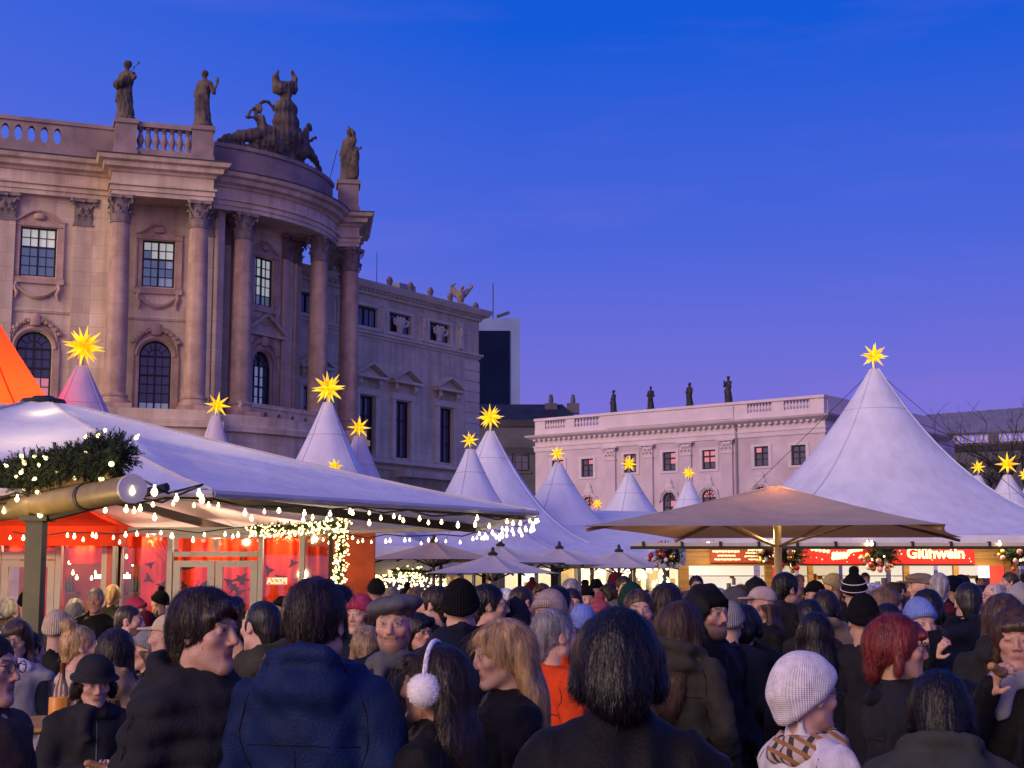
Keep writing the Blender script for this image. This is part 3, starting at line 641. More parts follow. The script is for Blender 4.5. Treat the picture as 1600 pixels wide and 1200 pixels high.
statue('roof_statue', (p.x, p.y, lz), 2.65, R(150), [((-.2, 0, 1.55), (-.26, .1, 1.85), .08), ((-.26, .1, 1.85), (-.05, .15, 2.1), .06), ((.2, 0, 1.5), (.34, .1, 1.1), .08), ((-.32, .1, .2), (-.36, .1, 1.0), .17), ((-.36, .12, 1.0), (-.38, .12, 1.2), .13), ((-.42, .12, 1.1), (-.7, .2, 1.22), .05)], 'dark statue with a raised arm and a small companion on the end pier', 5)
rod = MB(); rod.tube([(p.x - .95, p.y - .3, lz - .3), (p.x - .55, p.y - .2, lz + 1.55)], .02, 5); tag(rod.build('support_rod', M_LEAD), 'thin slanting iron rod beside the end pier statue', 'rod')
# carved group over the bow, laid out along the curved parapet
def arcP(px, py, off=.35):
    d = P(px, py, 1.0); best = None
    for q in np.linspace(ab, 2 * AX - ab, 90):
        w = BC + Vector((math.cos(q), math.sin(q))) * (rb - off); e = abs(w.x / w.y - d.x)
        if best is None or e < best[0]: best = (e, w)
    return P(px, py, best[1].y)
g0 = arcP(438, 240); S = SDF(lin(-3.4, 2.6, .045), lin(-2.6, 3.2, .045), lin(-2.6, 4.2, .045), .2)
def G(px, py): return tuple(arcP(px, py) - g0)
pm = 1 / 36.5
for a, b, r1, r2 in (((434, 110), (430, 122), 2, 5), ((430, 122), (434, 138), 5.5, 9), ((457, 112), (461, 124), 3.8, 5), ((461, 124), (457, 138), 5.5, 9), ((436, 138), (456, 138), 10, 10), ((438, 134), (454, 134), 8, 8), ((446, 146), (446, 156), 10, 8), ((440, 168), (452, 172), 13, 14), ((442, 190), (452, 192), 17, 17), ((440, 212), (455, 215), 19, 19),
                     ((412, 205), (407, 185), 9, 7), ((404, 172), (404, 166), 6, 5.5), ((400, 184), (386, 182), 3, 3), ((386, 182), (396, 168), 3, 3), ((420, 205), (395, 212), 11, 9), ((398, 210), (375, 213), 11, 10), ((375, 214), (350, 217), 9, 6), ((350, 217), (340, 219), 6, 3),
                     ((475, 225), (478, 205), 9, 6), ((483, 200), (482, 197), 5.5, 5.5), ((468, 212), (466, 203), 6, 5), ((480, 222), (493, 215), 3, 2.5), ((478, 230), (490, 248), 9, 7), ((490, 248), (500, 265), 6, 4), ((420, 222), (470, 238), 14, 14), ((400, 222), (430, 232), 8, 12), ((345, 224), (400, 232), 5, 6), ((400, 232), (455, 248), 7, 7), ((455, 248), (500, 272), 7, 5)):
    S.cone(G(*a), G(*b), r1 * pm, r2 * pm, .10)
for q in np.linspace(R(10), R(200), 9):
    q2 = q + R(24); S.cone(G(414 + 13 * math.cos(q), 176 - 18 * math.sin(q)), G(414 + 13 * math.cos(q2), 176 - 18 * math.sin(q2)), 3 * pm, 3 * pm, .05)
S.folds(.05, 9, 7, .6); S.wrinkle(.015, 30, 8)
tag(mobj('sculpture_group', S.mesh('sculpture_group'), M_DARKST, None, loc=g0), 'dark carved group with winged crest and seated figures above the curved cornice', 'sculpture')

# ================================================================== second palace (side front along the street)
def FP(org, ang, px, py):
    t = Vector((math.cos(ang), math.sin(ang))); s, k = s_on((org[0], org[1]), t, px, py); y = org[1] + t.y * s; return s, zat(py, y)
A0 = Vector((-7.67, 74.5)); A1 = Vector((-1.9, 82.8)); angA = math.atan2(A1.y - A0.y, A1.x - A0.x); LA = (A1 - A0).length
pal = empty('palace_building', (A0.x, A0.y, 0), angA, 'pale stone palace front with pedimented windows and carved attic frieze', 'building')
M_PAL = mat('palace_stone', (.74, .65, .42), .85, var=.14, vscale=.5, bump=.15, bscale=9, hue=(.52, .46, .32)); ashlar(M_PAL, 1.6, .5, .07); M_PALT = mat('palace_trim', (.74, .66, .46), .8, var=.12, vscale=1.0, bump=.1, bscale=12)
sE = LA; z_top = 17.0
wA = [FP(A0, angA, px, 675)[0] for px in (572, 628, 696)]; fA = [FP(A0, angA, px, 510)[0] for px in (572, 624, 686)]; figs = [FP(A0, angA, px, 510)[0] for px in (527, 595.5, 660, 718)]
wb = MB()
wall_panel(wb, (-9, 0), (sE, 0), 0, 16.4, [(s + 9, 1.25, 8.1, 11.1, False) for s in [wA[0] - 4.2] + wA] + [(s + 9, 1.85, 14.75, 15.75, False) for s in [fA[0] - 4.4] + fA], .3)
wb.add([(sE, 0, 0), (sE, 14, 0), (sE, 14, 16.4), (sE, 0, 16.4)], [(0, 1, 2, 3)])
wb.build('wall', M_PAL, pal)
def pbox(name, s0, s1, d0, d1, z0, z1, material=None): return MB().b2((s0, -d1, z0), (s1, -d0, z1)).build(name, material or M_PALT, pal)
MB().sweep([(-.3, 16.4), (.12, 16.4), (.16, 16.55), (.45, 16.68), (.55, 16.85), (.62, 17.0), (-.3, 17.0)], [(-9, 0), (sE, 0), (sE, 12)]).build('cornice', M_PALT, pal)
MB().sweep([(-.3, 14.2), (.06, 14.2), (.10, 14.3), (.2, 14.36), (.2, 14.46), (-.3, 14.5)], [(-9, 0), (sE, 0), (sE, 12)]).build('string_course', M_PALT, pal)
MB().sweep([(-.3, 7.4), (.15, 7.4), (.2, 7.6), (.6, 7.7), (.6, 7.9), (-.3, 7.95)], [(-9, 0), (sE, 0), (sE, 12)]).build('balcony_ledge', M_PALT, pal)
pbox('awning_beam', wA[1] - 1.2, wA[2] + 1.0, .6, 1.3, 7.0, 7.35, M_PAL)
q = MB()
for k in range(60): q.b2((-8.8 + k * .33, -.33, 16.56), (-8.66 + k * .33, -.1, 16.67)) if -8.8 + k * .33 < sE else None
q.build('dentil_row', M_PALT, pal)
for k in range(10):      # rusticated corner
    pbox('quoin', sE - 1.35, sE + .035, -.2, .035, 8.1 + k * .6, 8.1 + k * .6 + .54) if k < 10 else None
for s in [wA[0] - 4.2] + wA:
    f = MB()
    for e in (-1, 1): f.b2((s + e * .64, -.12, 8.0), (s + e * .9, .0, 11.15)); f.tube([(s + e * .8, -.1, 11.5), (s + e * .8, -.3, 11.75), (s + e * .8, -.22, 12.0)], [.06, .13, .1], 6)
    f.b2((s - 1.0, -.15, 11.16), (s + 1.0, 0, 11.5)); f.b2((s - 1.2, -.5, 12.0), (s + 1.2, 0, 12.14))
    f.poly([(s - 1.15, -.12, 12.145), (s + 1.15, -.12, 12.145), (s, -.12, 12.68)], .12, (0, 1, 0)); f.bar((s - 1.28, -.25, 12.17), (s + .02, -.25, 12.80), .52, .1); f.bar((s + 1.28, -.25, 12.17), (s - .02, -.25, 12.80), .52, .1)
    f.build('pediment_surround', M_PALT, pal); make_window(pal, (s, .2, 8.1), 0, 1.25, 3.0, 2, 3, fr=.09, panefn=lambda i, j: M_PANE_D)
M_CURT = mat('window_curtain', (.25, .27, .36), .6, var=.3, vscale=4, stretch=(6, 1, .3))
for n_, s in enumerate([fA[0] - 4.4] + fA):
    f = MB(); f.b2((s - 1.15, -.1, 14.55), (s - .95, 0, 15.95)); f.b2((s + .95, -.1, 14.55), (s + 1.15, 0, 15.95)); f.b2((s - .95, -.1, 15.78), (s + .95, 0, 15.95)); f.b2((s - .95, -.1, 14.55), (s + .95, 0, 14.72)); f.build('attic_frame', M_PALT, pal)
    make_window(pal, (s, .2, 14.76), 0, 1.84, .98, 4, 1, fr=.06, panefn=lambda i, j: M_CURT if i in (0, 3) else M_PANE_D)
    if n_ >= 2:
        v = MB(); v.lathe([(.22, 0), (.26, .06), (.2, .12), (.3, .35), (.46, .62), (.42, .7), (.05, .72)], (s, -.02, 14.74), 12, sy=.5)
        for e in (-1, 1): v.tube([(s + e * .3, -.1, 15.1), (s + e * .55, -.12, 15.2), (s + e * .6, -.12, 15.4), (s + e * .42, -.1, 15.45)], .07, 6)
        for e in (-.25, 0, .25): v.lathe([(.03, -.12), (.12, 0), (.03, .14)], (s + e, -.08, 15.5), 7)
        v.build('carved_urn', M_PALT, pal, True)
fs = SDF(lin(-.4, .4, .035), lin(-.25, .1, .035), lin(0, 1.5, .035), .1)
fs.cone((-.08, -.08, .05), (-.03, -.08, .75), .07, .1, .04); fs.cone((.12, -.1, .05), (.04, -.08, .75), .07, .1, .04); fs.cone((0, -.08, .75), (.02, -.08, 1.1), .13, .15, .05); fs.ell((.03, -.08, 1.36), (.1, .1, .12), .02); fs.cone((.16, -.08, 1.14), (.26, -.1, .85), .05, .045, .03); fs.cone((-.14, -.08, 1.14), (-.22, -.1, 1.4), .05, .045, .03); fs.wrinkle(.008, 30, 3)
FIGM = fs.mesh('relief_figure')
for s in figs:
    pbox('relief_panel', s - .36, s + .36, -.1, .05, 14.52, 16.1); mobj('relief_figure', FIGM, M_PALT, pal, loc=(s, -.02, 14.54), scale=(1, 1, 1.02))
rr = MB(); rr.add([(-9, -.4, 17.02), (sE + .4, -.4, 17.02), (sE - 3, 5, 18.0), (-9, 5, 18.0), (sE + .4, 14, 17.02)], [(0, 1, 2, 3), (1, 4, 2)]); rr.build('roof', M_LEAD, pal)
ANT = MB().lathe([(.24, 0), (.26, .1), (.16, .2), (.26, .4), (.18, .6), (.03, .7)], n=10, sy=.6).me('antefix', True)
for px in (604, 637, 668, 699): mobj('antefix', ANT, M_CARVE, pal, loc=(FP(A0, angA, px, 460)[0], -.2, 17.0), scale=.9)
mobj('antefix', ANT, M_CARVE, pal, loc=(sE + .25, .4, 17.0), scale=.9)
s_, z_ = FP(A0, angA, 655, 455); pbox('roof_hatch', s_ - .7, s_ + .7, -1.6, -.8, 17.05, 17.75, mat('zinc', (.3, .31, .34), .5, var=.1))
s_, z_ = FP(A0, angA, 602, 440); MB().tube([(s_, .6, 17), (s_, .6, 19.0)], .02, 5).build('lightning_rod', M_LEAD, pal)
# stone eagle on the corner
p = A0 + (A1 - A0).normalized() * (FP(A0, angA, 730, 470)[0]); eb = Vector((p.x - .4, p.y + .55, 17.05))
e = SDF(lin(-2.1, 1.3, .045), lin(-.8, .8, .05), lin(0, 2.3, .045), .15)
e.ell((0, 0, .22), (.6, .45, .25), .02); e.ell((0, 0, .95), (.3, .3, .55), .1); e.cone((.0, 0, 1.2), (.05, -.1, 1.55), .16, .13, .06); e.ell((.12, -.18, 1.62), (.14, .2, .12), .03)
for sg in (-1, 1): e.cone((sg * .2, .05, 1.1), (sg * .75 + .1, .15, 1.75), .2, .12, .06, flat=(1, 1.8, 1)); e.cone((sg * .75 + .1, .15, 1.75), (sg * .55 + .2, .15, 1.95), .12, .05, .04); e.cone((sg * .65, .15, 1.5), (sg * .35, .15, .95), .14, .06, .05, flat=(1, 1.8, 1))
e.cone((-.15, 0, 1.0), (-1.6, .1, 1.12), .06, .02, .03); e.wrinkle(.014, 30, 4)
tag(mobj('eagle_statue', e.mesh('eagle_statue'), M_CARVE, None, loc=eb, rot=(0, 0, R(10)), scale=.78), 'grey stone eagle with raised wings on palace roof corner', 'statue')

# ================================================================== tower block and dark block behind
M_TWL = mat('tower_concrete', (.17, .24, .46), .7, var=.1, vscale=.2); M_TWD = mat('tower_glass', (.006, .012, .050), .9, var=.2, vscale=.1, spec=.05)
tY = 260; tx0, tx1, tx2 = xat(745, 600, tY), xat(797, 600, tY), xat(812.5, 600, tY); tz = zat(497, tY); tzg = zat(517, tY)
tw = empty('office_tower', ((tx0 + tx2) / 2, tY, 0), 0, 'tall modern office block with dark glass front', 'tower')
def tb(name, a, b, m_): o = MB().b2(a, b).build(name, m_, tw); o.location = (-(tx0 + tx2) / 2, -tY, 0); return o
tb('core', (tx0 - 20, tY, 0), (tx2, tY + 16, tz), M_TWL)
for k in range(28):
    xx = tx1 - .05 - k * .42; tb('glass_strip', (xx - .34, tY - .25, 0), (xx, tY - .003, tzg), M_TWD) if xx > tx0 - 6 else None
tb('glass_backing', (tx0 - 6, tY - .12, 0), (tx1 - .02, tY - .001, tzg - .02), M_TWD)
o = MB().tube([(xat(770, 500, tY), tY + 3, tz), (xat(770, 500, tY), tY + 3, tz + 7)], .1, 5).build('mast', M_LEAD, tw); o.location = (-(tx0 + tx2) / 2, -tY, 0)
o = MB().bar((xat(776, 500, tY), tY + 2, tz + .6), (xat(796, 500, tY), tY + 2, tz + 1.4), .5).build('window_crane', M_LEAD, tw); o.location = (-(tx0 + tx2) / 2, -tY, 0)
M_DKW = mat('grey_stone', (.10, .10, .125), .9, var=.25, vscale=.4, bump=.1, bscale=6); M_SLATE = mat('slate', (.016, .022, .045), .6, var=.25, vscale=1.0)
dY = 140; dl = empty('corner_house', (0, dY, 0), 0, 'dark stone corner house with slate mansard roof behind the palace', 'building')
def db(name, m_, mb): o = mb.build(name, m_, dl); o.location = (0, -dY, 0); return o
x0, x1 = xat(700, 650, dY), xat(905, 650, dY); zc = zat(657, dY)
db('wall', M_DKW, MB().b2((x0, dY, 0), (x1, dY + 12, zc - .6)))
db('cornice', M_DKW, MB().sweep([(-.2, zc - .6), (.2, zc - .6), (.5, zc - .25), (.7, zc), (-.2, zc)], [(x0, dY), (x1, dY)])); db('cornice', M_DKW, MB().sweep([(-.2, zc - 3.2), (.15, zc - 3.2), (.45, zc - 2.7), (-.2, zc - 2.6)], [(x0, dY), (x1, dY)]))
zr = zat(626, dY); rm = MB(); rm.add([(x0, dY - .1, zc), (x1, dY - .1, zc), (x1 - 1.5, dY + 3, zr), (x0, dY + 3, zr), (x1, dY + 12, zc), (x1 - 2, dY + 9, zr), (x0, dY + 9, zr)], [(0, 1, 2, 3), (1, 4, 5, 2), (3, 2, 5, 6)]); db('roof', M_SLATE, rm)
for px in (862, 897): cx = xat(px, 630, dY); db('chimney', M_DKW, MB().b2((cx - .6, dY + 2, zr - 1), (cx + .6, dY + 3, zat(634, dY) + .5)).lathe([(.2, 0), (.25, .3), (.15, .9)], (cx, dY + 2.5, zat(634, dY) + .5), 8))
for k, px in enumerate((765, 790, 815)):
    cx = xat(px, 720, dY); o = make_window(dl, (cx, -.05, zat(735, dY)), 0, 1.3, 2.2, 2, 3); pm_ = MB().b2((cx - .95, dY - .12, zat(735, dY) - .3), (cx + .95, dY, zat(735, dY) - .1)); db('window_sill', M_DKW, pm_)
tag(dl)

# ================================================================== pink palace across the street
B0_ = Vector((2.1, 130.7)); B1_ = Vector((24.3, 113.0)); angP = math.atan2(B1_.y - B0_.y, B1_.x - B0_.x); LB = (B1_ - B0_).length
pk = empty('university_palace', (B0_.x, B0_.y, 0), angP, 'pink palace across the street with pilasters and four roof statues', 'building')
M_PK = mat('pink_plaster', (.60, .50, .56), .85, var=.16, vscale=.35, bump=.05, bscale=8); M_PKT = mat('pink_trim', (.64, .55, .60), .8, var=.08, vscale=.8); M_PKR = mat('seam_roof', (.20, .19, .23), .5, var=.12, vscale=.6)
def BS(px, py): return FP(B0_, angP, px, py)
zt_ = 16.0; zco = BS(1100, 664)[1]
upx = [(872, 733, 24), (918, 731, 24), (985, 724, 22), (1046, 721, 22), (1108, 718, 22), (1190, 713, 24), (1248, 711, 24)]
op = []; wins = []
for px, py, w in upx:
    s, z = BS(px, py); op.append((s, 1.25, z - .78, z + .78, False)); wins.append((s, z - .78, 1.25, 1.56, False))
for px, py in ((920, 796), (985, 793), (1046, 790), (1108, 786), (1190, 782), (1248, 779)):
    s, z = BS(px, py); op.append((s, 1.3, z - 1.3, z + 1.1, True)); wins.append((s, z - 1.3, 1.3, 2.4, True))
w_ = MB(); wall_panel(w_, (0, 0), (LB, 0), 0, zco, op, .3); w_.add([(LB, 0, 0), (LB, 26, 0), (LB, 26, zco), (LB, 0, zco)], [(0, 1, 2, 3)]); w_.add([(0, 0, 0), (0, 20, 0), (0, 20, zco), (0, 0, zco)], [(3, 2, 1, 0)]); w_.build('wall', M_PK, pk)
MB().sweep([(-.3, zco - 1.3), (.08, zco - 1.3), (.1, zco - .95), (.16, zco - .92), (.16, zco - .8), (.02, zco - .78), (.02, zco - .35), (.3, zco - .22), (.65, zco - .02), (.75, zco + .14), (-.3, zco + .2)], [(0, 12), (0, 0), (LB, 0), (LB, 24)]).build('cornice', M_PKT, pk)
q = MB()
for k in range(int(LB / .55)): q.b2((k * .55, -.36, zco - .36), (k * .55 + .26, -.05, zco - .2))
q.build('dentil_row', M_PKT, pk)
# roof parapet with baluster panels
pp = MB(); zb = zco + .22; sSt = [BS(px, 632)[0] for px in (957, 1015, 1076, 1137)]; bal = [(BS(852, 665)[0], BS(884, 662)[0]), (BS(898, 662)[0], BS(937, 658)[0]), (BS(1168, 645)[0], BS(1207, 640)[0]), (BS(1225, 636)[0], BS(1266, 632)[0])]
pp.b2((0, -.1, zb), (LB, .4, zb + .45)); pp.b2((-.05, -.18, zt_ - .22), (LB + .08, .48, zt_)); edges = [0] + [q for b in bal for q in b] + [LB]
for a, b in zip(edges[::2], edges[1::2]): pp.b2((a, -.06, zb + .453), (b, .36, zt_ - .223))
pp.b2((LB - .35, .5, zb), (LB + .05, 24, zt_ - .003)); pp.b2((sSt[0] - .6, -.2, zb + .1), (sSt[3] + .6, -.07, zt_ - .3))
pr = pp.build('parapet', M_PKT, pk)
for a, b in bal:
    n_ = 8
    for k in range(n_): mobj('baluster', BALUSTER, M_PKT, pr, loc=(a + (b - a) * (k + .5) / n_, .15, zb + .45), scale=(1.1, 1.1, zt_ - .22 - zb - .45))
PKP = pilaster_me(1.05, .2, 9.0); PKC = pilcap_me(1.05, .2, 1.15); zcap = zco - 1.3 - 1.15
for px in (955, 1013, 1073, 1137):
    s, z = BS(px, 720); o = mobj('pilaster', PKP, M_PK, pk, loc=(s, -.004, zcap - 9.0)); mobj('capital', PKC, M_CARVE if 0 else M_PKT, o, loc=(0, 0, 9.0))
s, z = BS(1152, 720); MB().tube([(s, -.15, 2), (s, -.15, zco - .6), (s, -.5, zco - .1)], .09, 7).build('drainpipe', mat('pipe', (.3, .27, .32), .5, var=.1), pk)
rnd = random.Random(4)
for i, (s, z0, w, h, ar) in enumerate(wins):
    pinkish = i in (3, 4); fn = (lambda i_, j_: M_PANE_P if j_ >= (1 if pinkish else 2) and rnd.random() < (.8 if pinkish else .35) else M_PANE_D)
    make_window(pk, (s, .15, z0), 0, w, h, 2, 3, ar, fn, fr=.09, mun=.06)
    f = MB()
    if not ar:
        for e in (-1, 1): f.b2((s + e * (w / 2 + .01), -.07, z0 - .2), (s + e * (w / 2 + .3), .0, z0 + h + .2))
        f.b2((s - w / 2 - .01, -.07, z0 + h + .01), (s + w / 2 + .01, 0, z0 + h + .2)); f.b2((s - w / 2 - .01, -.07, z0 - .2), (s + w / 2 + .01, 0, z0 - .01))
    else:
        f.tube([(s + (w / 2 + .1) * math.cos(a), -.03, z0 + h - w / 2 + (w / 2 + .1) * math.sin(a)) for a in np.linspace(0, math.pi, 11)], .1, 6)
        f.lathe([(.1, -.5), (.4, -.3), (.45, 0), (.3, .3), (.32, .5), (.1, .75)], (s, -.1, z0 + h + .45), 9, sy=.4)
        for e in (-1, 1): f.tube([(s + e * .35, -.1, z0 + h + .2), (s + e * .75, -.1, z0 + h - .1), (s + e * .95, -.1, z0 + h - .8)], [.15, .16, .08], 6)
    f.build('window_surround', M_PKT, pk)
rz_ = zat(610, 118) + .4; r_ = MB(); r_.add([(2, 1.2, zt_ - .3), (LB - 1, 1.2, zt_ - .3), (LB - 4, 8, rz_ - .3), (8, 8, rz_ - .3), (LB - 1, 24, zt_ - .3), (LB - 4, 20, rz_ - .3)], [(0, 1, 2, 3), (1, 4, 5, 2)])
rf_ = r_.build('roof', M_PKR, pk)
for k in range(40):
    s = 2.5 + k * .62; y = 0; m_ = MB()
    a = Vector((s, 1.2, zt_ - .28)); b = Vector((min(max(s, 8), LB - 4), 8, rz_ - .27)); m_.bar(a, b, .05, .06); m_.build('roof_seam', M_PKR, rf_)
for s in (sSt[0] + 2.5, sSt[1] + 6): MB().box((s, 3.6, zt_ - .27 + .353 * (rz_ - zt_)), (1.1, .8, .2)).build('skylight', M_LEAD, pk)
for i, s in enumerate(sSt):
    w = Vector((B0_.x + math.cos(angP) * s - math.sin(angP) * .2, B0_.y + math.sin(angP) * s + math.cos(angP) * .2, zt_ + .002))
    statue('parapet_statue', w, 2.0 + (.25 if i == 3 else 0), angP + R(180 + (-30, 20, 0, -15)[i]), [((.2, 0, 1.55), (.3, .12, 1.2), .1), ((.3, .12, 1.2), (.05, .25, 1.25), .08), ((-.2, 0, 1.5), (-.3, .1, 1.15), .1)] if i < 3 else [((.2, 0, 1.55), (.36, .1, 1.3), .1), ((.36, .1, 1.3), (.2, .25, 1.7), .07), ((-.2, 0, 1.5), (-.3, .1, 1.15), .1)],
           ['dark cloaked statue on the pink palace parapet, farthest towards the slate roof', 'dark leaning statue on the pink palace parapet, second from the slate roof', 'dark upright statue on the pink palace parapet, third from the slate roof', 'dark statue with a bent raised arm beside the palace drainpipe'][i], 11 + i, mat('bronze_dark', (.03, .03, .035), .6, var=.2), 'statues on the pink palace')

# ---- farther wing with seam roof
C0 = Vector((xat(1473, 690, 150), 150)); angC = R(-28); wing = empty('university_wing', (C0.x, C0.y, 0), angC, 'dark far wing with seam metal roof and balustrade behind the bare tree', 'building')
zk = zat(678, 150); MB().b2((0, 0, 0), (32, 12, zk - 1.3)).build('wall', M_DKW, wing); MB().sweep([(-.2, zk - 1.9), (.2, zk - 1.9), (.7, zk - 1.4), (-.2, zk - 1.3)], [(0, 10), (0, 0), (32, 0)]).build('cornice', M_DKW, wing)
bb = MB().b2((0, -.1, zk - 1.296), (32, .3, zk - 1.05)).b2((0, -.15, zk - .2), (32, .35, zk))
for k in range(7): bb.b2((k * 4.6, -.12, zk - 1.047), (k * 4.6 + .9, .32, zk - .203))
bo = bb.build('balustrade', M_DKW, wing)
for k in range(6):
    for j in range(8): mobj('baluster', BALUSTER, M_PKT, bo, loc=(k * 4.6 + 1.15 + j * .46, .1, zk - 1.05), scale=(1.2, 1.2, .85))
rw_ = MB(); zrr = zat(648, 156); rw_.add([(-.4, 1, zk + .05), (32, 1, zk + .05), (32, 9, zrr + 1.2), (-3.5, 9, zrr + .4), (-6, 14, zk)], [(0, 1, 2, 3), (0, 3, 4)]); ro = rw_.build('roof', M_PKR, wing)
for k in range(34): MB().bar((k * .95, 1, zk + .08), (-3.2 + k * 1.05, 9, zrr + .45 + .8 * k / 34), .08, .08).build('roof_seam', M_PKR, ro)
for px, py in ((1455, 745), (1500, 742), (1555, 738)):
    s, z = FP(C0, angC, px, py); make_window(wing, (s, -.03, z - 1.2), 0, 1.6, 2.4, 2, 3, True)
# ---- bare tree
rt_ = random.Random(5); M_BARK = mat('bark', (.028, .022, .022), .9, var=.3, vscale=5)
tY_ = 62; tb_ = Vector((xat(1578, 700, tY_), tY_, 0)); tree = empty('bare_tree', tb_, 0, 'leafless winter tree with twisted dark branches beyond the tents', 'tree')
trunk = MB(); crown = MB()
def grow(mb, p, d, L, r, dep):
    pts = [p]; rs = [r]; q = Vector(p); dd = Vector(d)
    for i in range(4):
        dd = (dd + Vector((rt_.uniform(-.35, .35), rt_.uniform(-.35, .35), rt_.uniform(-.12, .22)))).normalized(); q = q + dd * L / 4; pts.append(q.copy()); rs.append(r * (1 - .06 * (i + 1)))
    mb.tube(pts, rs, 5 if dep < 3 else 3, caps=False)
    if dep < 6:
        for k in range(2 if dep > 2 else 3):
            a = rt_.uniform(0, 6.28); side = Vector((math.cos(a), math.sin(a), rt_.uniform(-.1, .6))); grow(crown, pts[-1 if k == 0 else rt_.choice((2, 3, 4))], (dd * .7 + side * .8).normalized(), L * rt_.uniform(.62, .85), rs[-1] * (.82 if k == 0 else .72), dep + 1)
grow(trunk, Vector((0, 0, 0)), Vector((0, 0, 1)), 4.6, .22, 0)
zmax = max(v[2] for v in crown.v); sc = (zat(617, tY_)) / zmax
tree.location.x -= sc * (min(v[0] for v in crown.v) + max(v[0] for v in crown.v)) / 2; trunk.build('trunk', M_BARK, tree, True, scale=sc); crown.build('crown', M_BARK, tree, True, scale=sc)
# ================================================================== market: tents, parasols, stalls
def fabric(name, col, trans=.35, tcol=None, rough=.6, seam=0):
    if name in MATS: return MATS[name]
    m = bpy.data.materials.new(name); m.use_nodes = True; t = m.node_tree; b = t.nodes['Principled BSDF']; out = t.nodes['Material Output']
    c = t.nodes.new('ShaderNodeTexCoord'); n = t.nodes.new('ShaderNodeTexNoise'); n.inputs['Scale'].default_value = 1.3; n.inputs['Detail'].default_value = 5; t.links.new(c.outputs['Object'], n.inputs['Vector'])
    r = t.nodes.new('ShaderNodeValToRGB'); r.color_ramp.elements[0].position = .3; r.color_ramp.elements[1].position = .7; r.color_ramp.elements[0].color = (*[x * .86 for x in col], 1); r.color_ramp.elements[1].color = (*col, 1)
    t.links.new(n.outputs['Fac'], r.inputs[0]); t.links.new(r.outputs[0], b.inputs['Base Color']); b.inputs['Roughness'].default_value = rough; b.inputs['Specular IOR Level'].default_value = .25
    bp = t.nodes.new('ShaderNodeBump'); bp.inputs['Strength'].default_value = .12; bp.inputs['Distance'].default_value = .05; t.links.new(n.outputs['Fac'], bp.inputs['Height']); t.links.new(bp.outputs[0], b.inputs['Normal'])
    mp_ = t.nodes.new('ShaderNodeMapping'); mp_.inputs['Scale'].default_value = (2.2, 2.2, .22); t.links.new(c.outputs['Object'], mp_.inputs[0]); n2 = t.nodes.new('ShaderNodeTexNoise'); n2.inputs['Scale'].default_value = 1.6; n2.inputs['Detail'].default_value = 5; t.links.new(mp_.outputs[0], n2.inputs['Vector'])
    b2_ = t.nodes.new('ShaderNodeBump'); b2_.inputs['Strength'].default_value = .28; b2_.inputs['Distance'].default_value = .10; t.links.new(n2.outputs['Fac'], b2_.inputs['Height']); t.links.new(bp.outputs[0], b2_.inputs['Normal']); t.links.new(b2_.outputs[0], b.inputs['Normal'])
    mm = t.nodes.new('ShaderNodeMix'); mm.data_type = 'RGBA'; mm.blend_type = 'MULTIPLY'; mm.inputs['Factor'].default_value = 1; rr_ = t.nodes.new('ShaderNodeValToRGB'); rr_.color_ramp.elements[0].position = .32; rr_.color_ramp.elements[0].color = (.92, .915, .91, 1); rr_.color_ramp.elements[1].position = .58; t.links.new(n2.outputs['Fac'], rr_.inputs[0]); t.links.new(r.outputs[0], mm.inputs['A']); t.links.new(rr_.outputs[0], mm.inputs['B']); t.links.new(mm.outputs['Result'], b.inputs['Base Color'])
    tr = t.nodes.new('ShaderNodeBsdfTranslucent'); tr.inputs[0].default_value = (*(tcol or col), 1); mx = t.nodes.new('ShaderNodeMixShader'); mx.inputs[0].default_value = trans
    t.links.new(b.outputs[0], mx.inputs[1]); t.links.new(tr.outputs[0], mx.inputs[2]); t.links.new(mx.outputs[0], out.inputs[0]); MATS[name] = m; return m
M_TENT = fabric('tent_pvc', (.78, .82, .95), .15); M_TENT2 = fabric('tent_pvc_warm', (.74, .70, .80), .18)
M_RED = fabric('red_canvas', (.75, .05, .02), .6, (1.0, .10, .02)); M_BEIGE = fabric('beige_canvas', (.62, .51, .37), .25, (.9, .42, .12)); M_GREY = fabric('parasol_grey', (.78, .75, .76), .3, (.9, .75, .5))
M_STEEL = mat('steel', (.30, .30, .32), .4, var=.1, metal=.6); M_DARKM = mat('dark_metal', (.035, .033, .033), .5, var=.15); M_WHITEM = mat('white_frame', (.52, .52, .58), .45, var=.08)
M_SEAM = mat('seam_tape', (.50, .49, .54), .7, var=.1)
def tent_surface(half, H, p=1.6, N=56, M=22, top=.10, sag=.0):
    vs = []; fs = []
    for i in range(M + 1):
        f = i / M
        for k in range(N):
            a = 2 * math.pi * k / N; sq = 1 / max(abs(math.cos(a)), abs(math.sin(a))); cornerness = (sq - 1) / .4142
            r = top + (half - top) * f * ((1 - f ** 1.3) * 1.02 + f ** 1.3 * sq)
            z = H * (1 - f) ** (p + .22 * cornerness * f) - sag * f * (1 - f) * (1 - cornerness)
            vs.append((r * math.cos(a), r * math.sin(a), z))
    for i in range(M):
        for k in range(N): k2 = (k + 1) % N; fs.append((i * N + k, (i + 1) * N + k, (i + 1) * N + k2, i * N + k2))
    fs.append(tuple(range(N))); return vs, fs
